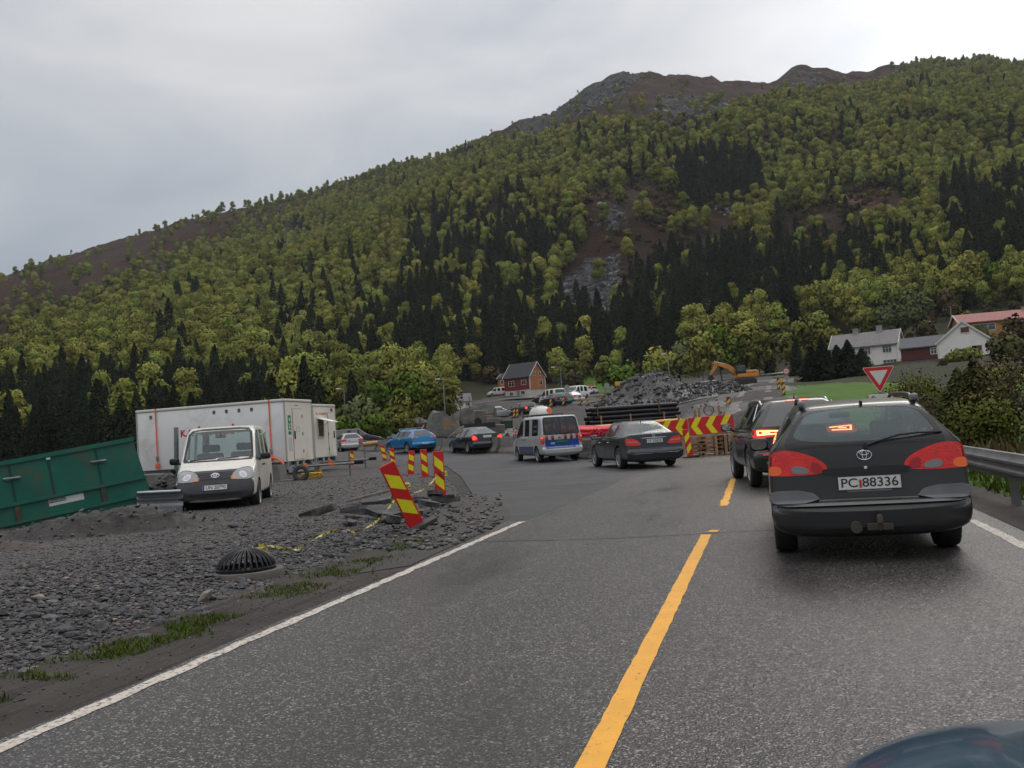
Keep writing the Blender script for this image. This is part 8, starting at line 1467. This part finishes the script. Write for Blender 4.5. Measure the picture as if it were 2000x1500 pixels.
# ------------------------------------------------------------------ houses
def house(label, px, pyb, d, yaw, L_, W_, hw, hr, wallm, gablem, roofm, base=None, baseh=0.0, over=.35, chim=(), wins=(), gwins=(), trim=None, door=None, name='house', cat='house', z=None, left_gable=False):
    """local: x along the ridge, y away; front long wall at y=-W/2, right gable at x=+L/2. wins: (x, z, w, h) on the front, gwins: (y, z, w, h) on the gable"""
    p = P(px, pyb, d); r = empty(name, (p[0], p[1], Hs(p[0], p[1]) if z is None else z), yaw, label, cat); lx, wy = L_/2, W_/2; z0 = baseh
    if baseh: mb = MB(); mb.box(-lx+.06, lx-.06, -wy+.06, wy-.06, -1.5, z0); mb.build('foundation', base, r)
    else: mb = MB(); mb.box(-lx+.05, lx-.05, -wy+.05, wy-.05, -1.5, .0); mb.build('foundation', base or CONC, r)
    mb = MB(); mb.box(-lx, lx, -wy, -wy+.12, z0, hw); mb.box(-lx, lx, wy-.12, wy, z0, hw); mb.build('wall', wallm, r)
    for s in (1, -1): mb = MB(); mb.prism([(-wy+.001, z0), (wy-.001, z0), (wy-.001, hw), (0, hr-.05), (-wy+.001, hw)], s*lx-.06, s*lx+.06, Matrix(((0, 0, 1, 0), (1, 0, 0, 0), (0, 1, 0, 0), (0, 0, 0, 1)))); mb.build('gable_wall', gablem, r)
    sl = (hr-hw)/wy; mb = MB()
    for s in (1, -1): mb.add([(x, s*y, zz) for x in (-lx-over, lx+over) for y, zz in ((wy+over, hw-over*sl), (0, hr), (0, hr+.16), (wy+over, hw-over*sl+.16))], [(0, 1, 2, 3), (7, 6, 5, 4), (0, 4, 5, 1), (1, 5, 6, 2), (2, 6, 7, 3), (3, 7, 4, 0)])
    rf = mb.build('roof', roofm, r)
    if trim:
        for e in (1, -1):
            mb = MB()
            for s in (1, -1): X0 = e*(lx+over+.02); mb.add([(x, s*y, zz) for x in (X0-.04, X0+.04) for y, zz in ((wy+over+.03, hw-over*sl-.06), (0, hr-.10), (0, hr+.2), (wy+over+.03, hw-over*sl+.2))], [(0, 1, 2, 3), (7, 6, 5, 4), (0, 4, 5, 1), (1, 5, 6, 2), (2, 6, 7, 3), (3, 7, 4, 0)])
            mb.build('verge_board', trim, rf)
        mb = MB(); [mb.box(sx*lx-.09+sx*.08, sx*lx+.09+sx*.08, sy*wy-.09, sy*wy+.09, z0, hw-.1) for sx in (1,) for sy in (-1, 1)]; mb.build('corner_board', trim, r)
    for x, y, w, h in chim: mb = MB(); mb.box(x-w/2, x+w/2, y-w/2, y+w/2, hr-1., hr+h); mb.box(x-w/2-.06, x+w/2+.06, y-w/2-.06, y+w/2+.06, hr+h, hr+h+.12); mb.build('chimney', pm('chimney_grey', (.27, .29, .29), .8), rf)
    WF = trim or WHP
    def window(cx, cz, w, h, gable, bars=2, glass=True):
        M = frame((lx+.06, cx, cz), (0, 1, 0), (0, 0, 1), (1, 0, 0)) if gable else frame((cx, -wy, cz), (1, 0, 0), (0, 0, 1), (0, -1, 0)); mb = MB(); f = .10; [mb.box(a, b, c, e, .0, .06, 0, M) for a, b, c, e in ((-w/2-f, -w/2, -h/2-f, h/2+f), (w/2, w/2+f, -h/2-f, h/2+f), (-w/2, w/2, -h/2-f, -h/2), (-w/2, w/2, h/2, h/2+f))]
        for k in range(1, bars): mb.box(-w/2+w*k/bars-.03, -w/2+w*k/bars+.03, -h/2, h/2, .021, .045, 0, M)
        if bars > 1 and h > .8: mb.box(-w/2, w/2, h*.12-.025, h*.12+.025, .0211, .04, 0, M)
        fr_ = mb.build('window', WF, r); mb = MB(); mb.box(-w/2, w/2, -h/2, h/2, .004, .02, 0, M); mb.build('pane', DGL if glass is True else glass, fr_)
    for q in wins: window(*q[:4], False, *q[4:])
    for q in gwins: window(*q[:4], True, *q[4:])
    if door: mb = MB(); mb.box(door[0]-.45, door[0]+.45, -wy-.05, -wy, z0 if len(door) < 2 else door[1], (z0 if len(door) < 2 else door[1])+2.0); mb.build('door', pm('house_door', (.25, .25, .26), .5), r)
    return r
def clad(name, c, sc=9.): 
    def f(k):
        w = k.t.nodes.new('ShaderNodeTexWave'); w.bands_direction = 'Z'; w.inputs['Scale'].default_value = sc; k.t.links.new(k.tc, w.inputs[0]); v = k.mr(w.outputs[1], 0, .25, .78, 1.0); n = k.mr(k.noise(1.2, 5), .3, .7, .9, 1.06); s = k.t.nodes.new('ShaderNodeVectorMath'); s.operation = 'SCALE'; s.inputs[0].default_value = c; k.t.links.new(k.mth('MULTIPLY', v, n), s.inputs['Scale']); k.set('Base Color', s.outputs[0]); k.b.inputs['Roughness'].default_value = .75
    return surf_mat(name, f)
def tiles(name, c): 
    def f(k):
        w = k.t.nodes.new('ShaderNodeTexWave'); w.bands_direction = 'X'; w.inputs['Scale'].default_value = 2.2; k.t.links.new(k.tc, w.inputs[0]); n = k.mr(k.noise(2.2, 6, .7), .3, .7, .75, 1.2); s = k.t.nodes.new('ShaderNodeVectorMath'); s.operation = 'SCALE'; s.inputs[0].default_value = c; k.t.links.new(k.mth('MULTIPLY', k.mr(w.outputs[1], 0, .4, .82, 1), n), s.inputs['Scale']); k.set('Base Color', s.outputs[0]); k.b.inputs['Roughness'].default_value = .75
    return surf_mat(name, f)
C_RED = clad('red_cladding', (.19, .02, .03)); C_ORA = clad('orange_cladding', (.40, .16, .06)); C_WHI = clad('white_cladding', (.78, .77, .73)); C_OCH = clad('ochre_cladding', (.42, .22, .06)); C_DRD = clad('shed_red_cladding', (.10, .022, .02)); R_BLK = tiles('black_roof_tiles', (.022, .024, .032)); R_GRY = tiles('grey_slate_roof', (.19, .18, .18)); R_RED = tiles('red_roof_sheet', (.30, .115, .105)); R_DGR = tiles('dark_grey_roof', (.085, .09, .10)); FND = pm('white_foundation', (.52, .51, .47), .8, var=.1, vscale=1)
WTR = pm('white_trim', (.62, .60, .56), .6)
o = house('red and orange house with white foundation and black roof in front of the forest', 1026, 768, 195, vd-radians(36), 7.4, 6.4, 5.0, 8.6, C_RED, C_ORA, R_BLK, FND, 1.5, .35, (), ((-1.6, 3.3, 1.5, 1.3), (2.0, 3.4, 1.2, 1.1), (-1.8, .7, .9, .7), (1.6, .75, 1.0, .8)), ((-1.1, 5.6, .8, 1.0), (1.1, 5.6, .8, 1.0), (1.3, 3.2, 1.2, 1.2)), WTR, (.2, -.6)); o.scale = (.88, .88, .80)
house('small orange annexe with a window left of the red house', 990, 762, 203, vd-radians(36), 2.3, 3, 3.2, 4.2, C_ORA, C_ORA, R_BLK, FND, 1.5, .2, (), ((0, 2.3, .7, .8),), (), WTR, name='annexe', cat='annexe')
house('white two storey house with grey slate roof and two chimneys', 1697, 724, 165, vd-radians(33), 10.2, 5.8, 4.5, 6.7, C_WHI, C_WHI, R_GRY, CONC, .4, .4, ((-1.6, 0, .7, .8), (2.2, 0, .8, .9)), ((-3.4, 3.55, 1.3, 1.05, 3), (.3, 3.55, 1.6, 1.05, 4), (3.7, 3.55, 1.3, 1.05, 3), (-3.4, 1.3, 1.3, .9, 3), (.4, 1.3, 1.3, .9, 3), (4.0, 1.2, 2.0, 1.1, 4)), ((0, 1.4, 1.0, 1.0), (0, 3.6, 1.0, 1.0)), WTR, z=float(P(1697, 724, 165)[2])-.4)
house('low dark red shed with a grey roof left of the white garage', 1812, 707, 154, vd-radians(30), 6.6, 5, 2.2, 3.7, C_DRD, C_DRD, R_DGR, CONC, .2, .3, (), ((1.2, 1.4, .75, .85),), (), None, name='shed', cat='shed')
house('white gabled garage with brown shutters', 1887, 706, 146, vd-radians(118), 6.5, 6.6, 2.4, 5.1, C_WHI, C_WHI, R_DGR, CONC, .2, .25, (), (), ((.3, 3.9, 1.05, .75, 1, pm('brown_shutter', (.10, .045, .04), .7)), (1.7, 1.2, 1.0, .75, 1, MATS['brown_shutter'])), WTR, name='garage', cat='garage')
o = house('ochre bungalow with a pinkish red roof high at the right edge', 1950, 646, 190, vd-radians(13), 14, 7, 3.0, 4.6, C_OCH, C_OCH, R_RED, FND, .3, .5, ((4.5, 0, .5, .5),), ((-3.2, 1.85, 3.6, 1.1, 3), (.6, 1.9, 1.2, .95), (2.7, 1.9, 1.2, .95), (5.0, 1.9, 1.4, .95)), ((0, 1.8, 1.2, 1.0),), WTR)
mb = MB(); mb.box(-6.2, -.8, -5.0, -3.51, .2, .35); mb.box(-6.2, -.8, -5.02, -4.95, .35, 1.1); [mb.box(x-.06, x+.06, -5, -4.9, -1.4, .2) for x in (-6, -3.5, -1)]; mb.build('terrace', clad('terrace_wood', (.35, .20, .07)), o)
house('tiny pale shed with a stone chimney below the olive trees', 905, 798, 152, vd+radians(8), 2.4, 2, 1.5, 2.6, C_WHI, C_WHI, R_GRY, CONC, .15, .2, ((-.7, .2, .7, .8),), ((-.5, .9, .5, .5), (.6, .9, .5, .5)), (), None, name='shed', cat='shed')

# ------------------------------------------------------------------ damp air
hm = bpy.data.materials.new('damp_air'); hm.use_nodes = True; t = hm.node_tree; t.nodes.clear(); o_ = t.nodes.new('ShaderNodeOutputMaterial'); v_ = t.nodes.new('ShaderNodeVolumePrincipled'); v_.inputs['Color'].default_value = (.78, .84, .92, 1); v_.inputs['Density'].default_value = .00010; v_.inputs['Anisotropy'].default_value = .2; t.links.new(v_.outputs[0], o_.inputs['Volume'])
mb = MB(); mb.box(-1500, 1500, -900, 1900, -60, 520); hz = mb.build('haze', hm); tag(hz, kind='stuff'); hz.display_type = 'WIRE'
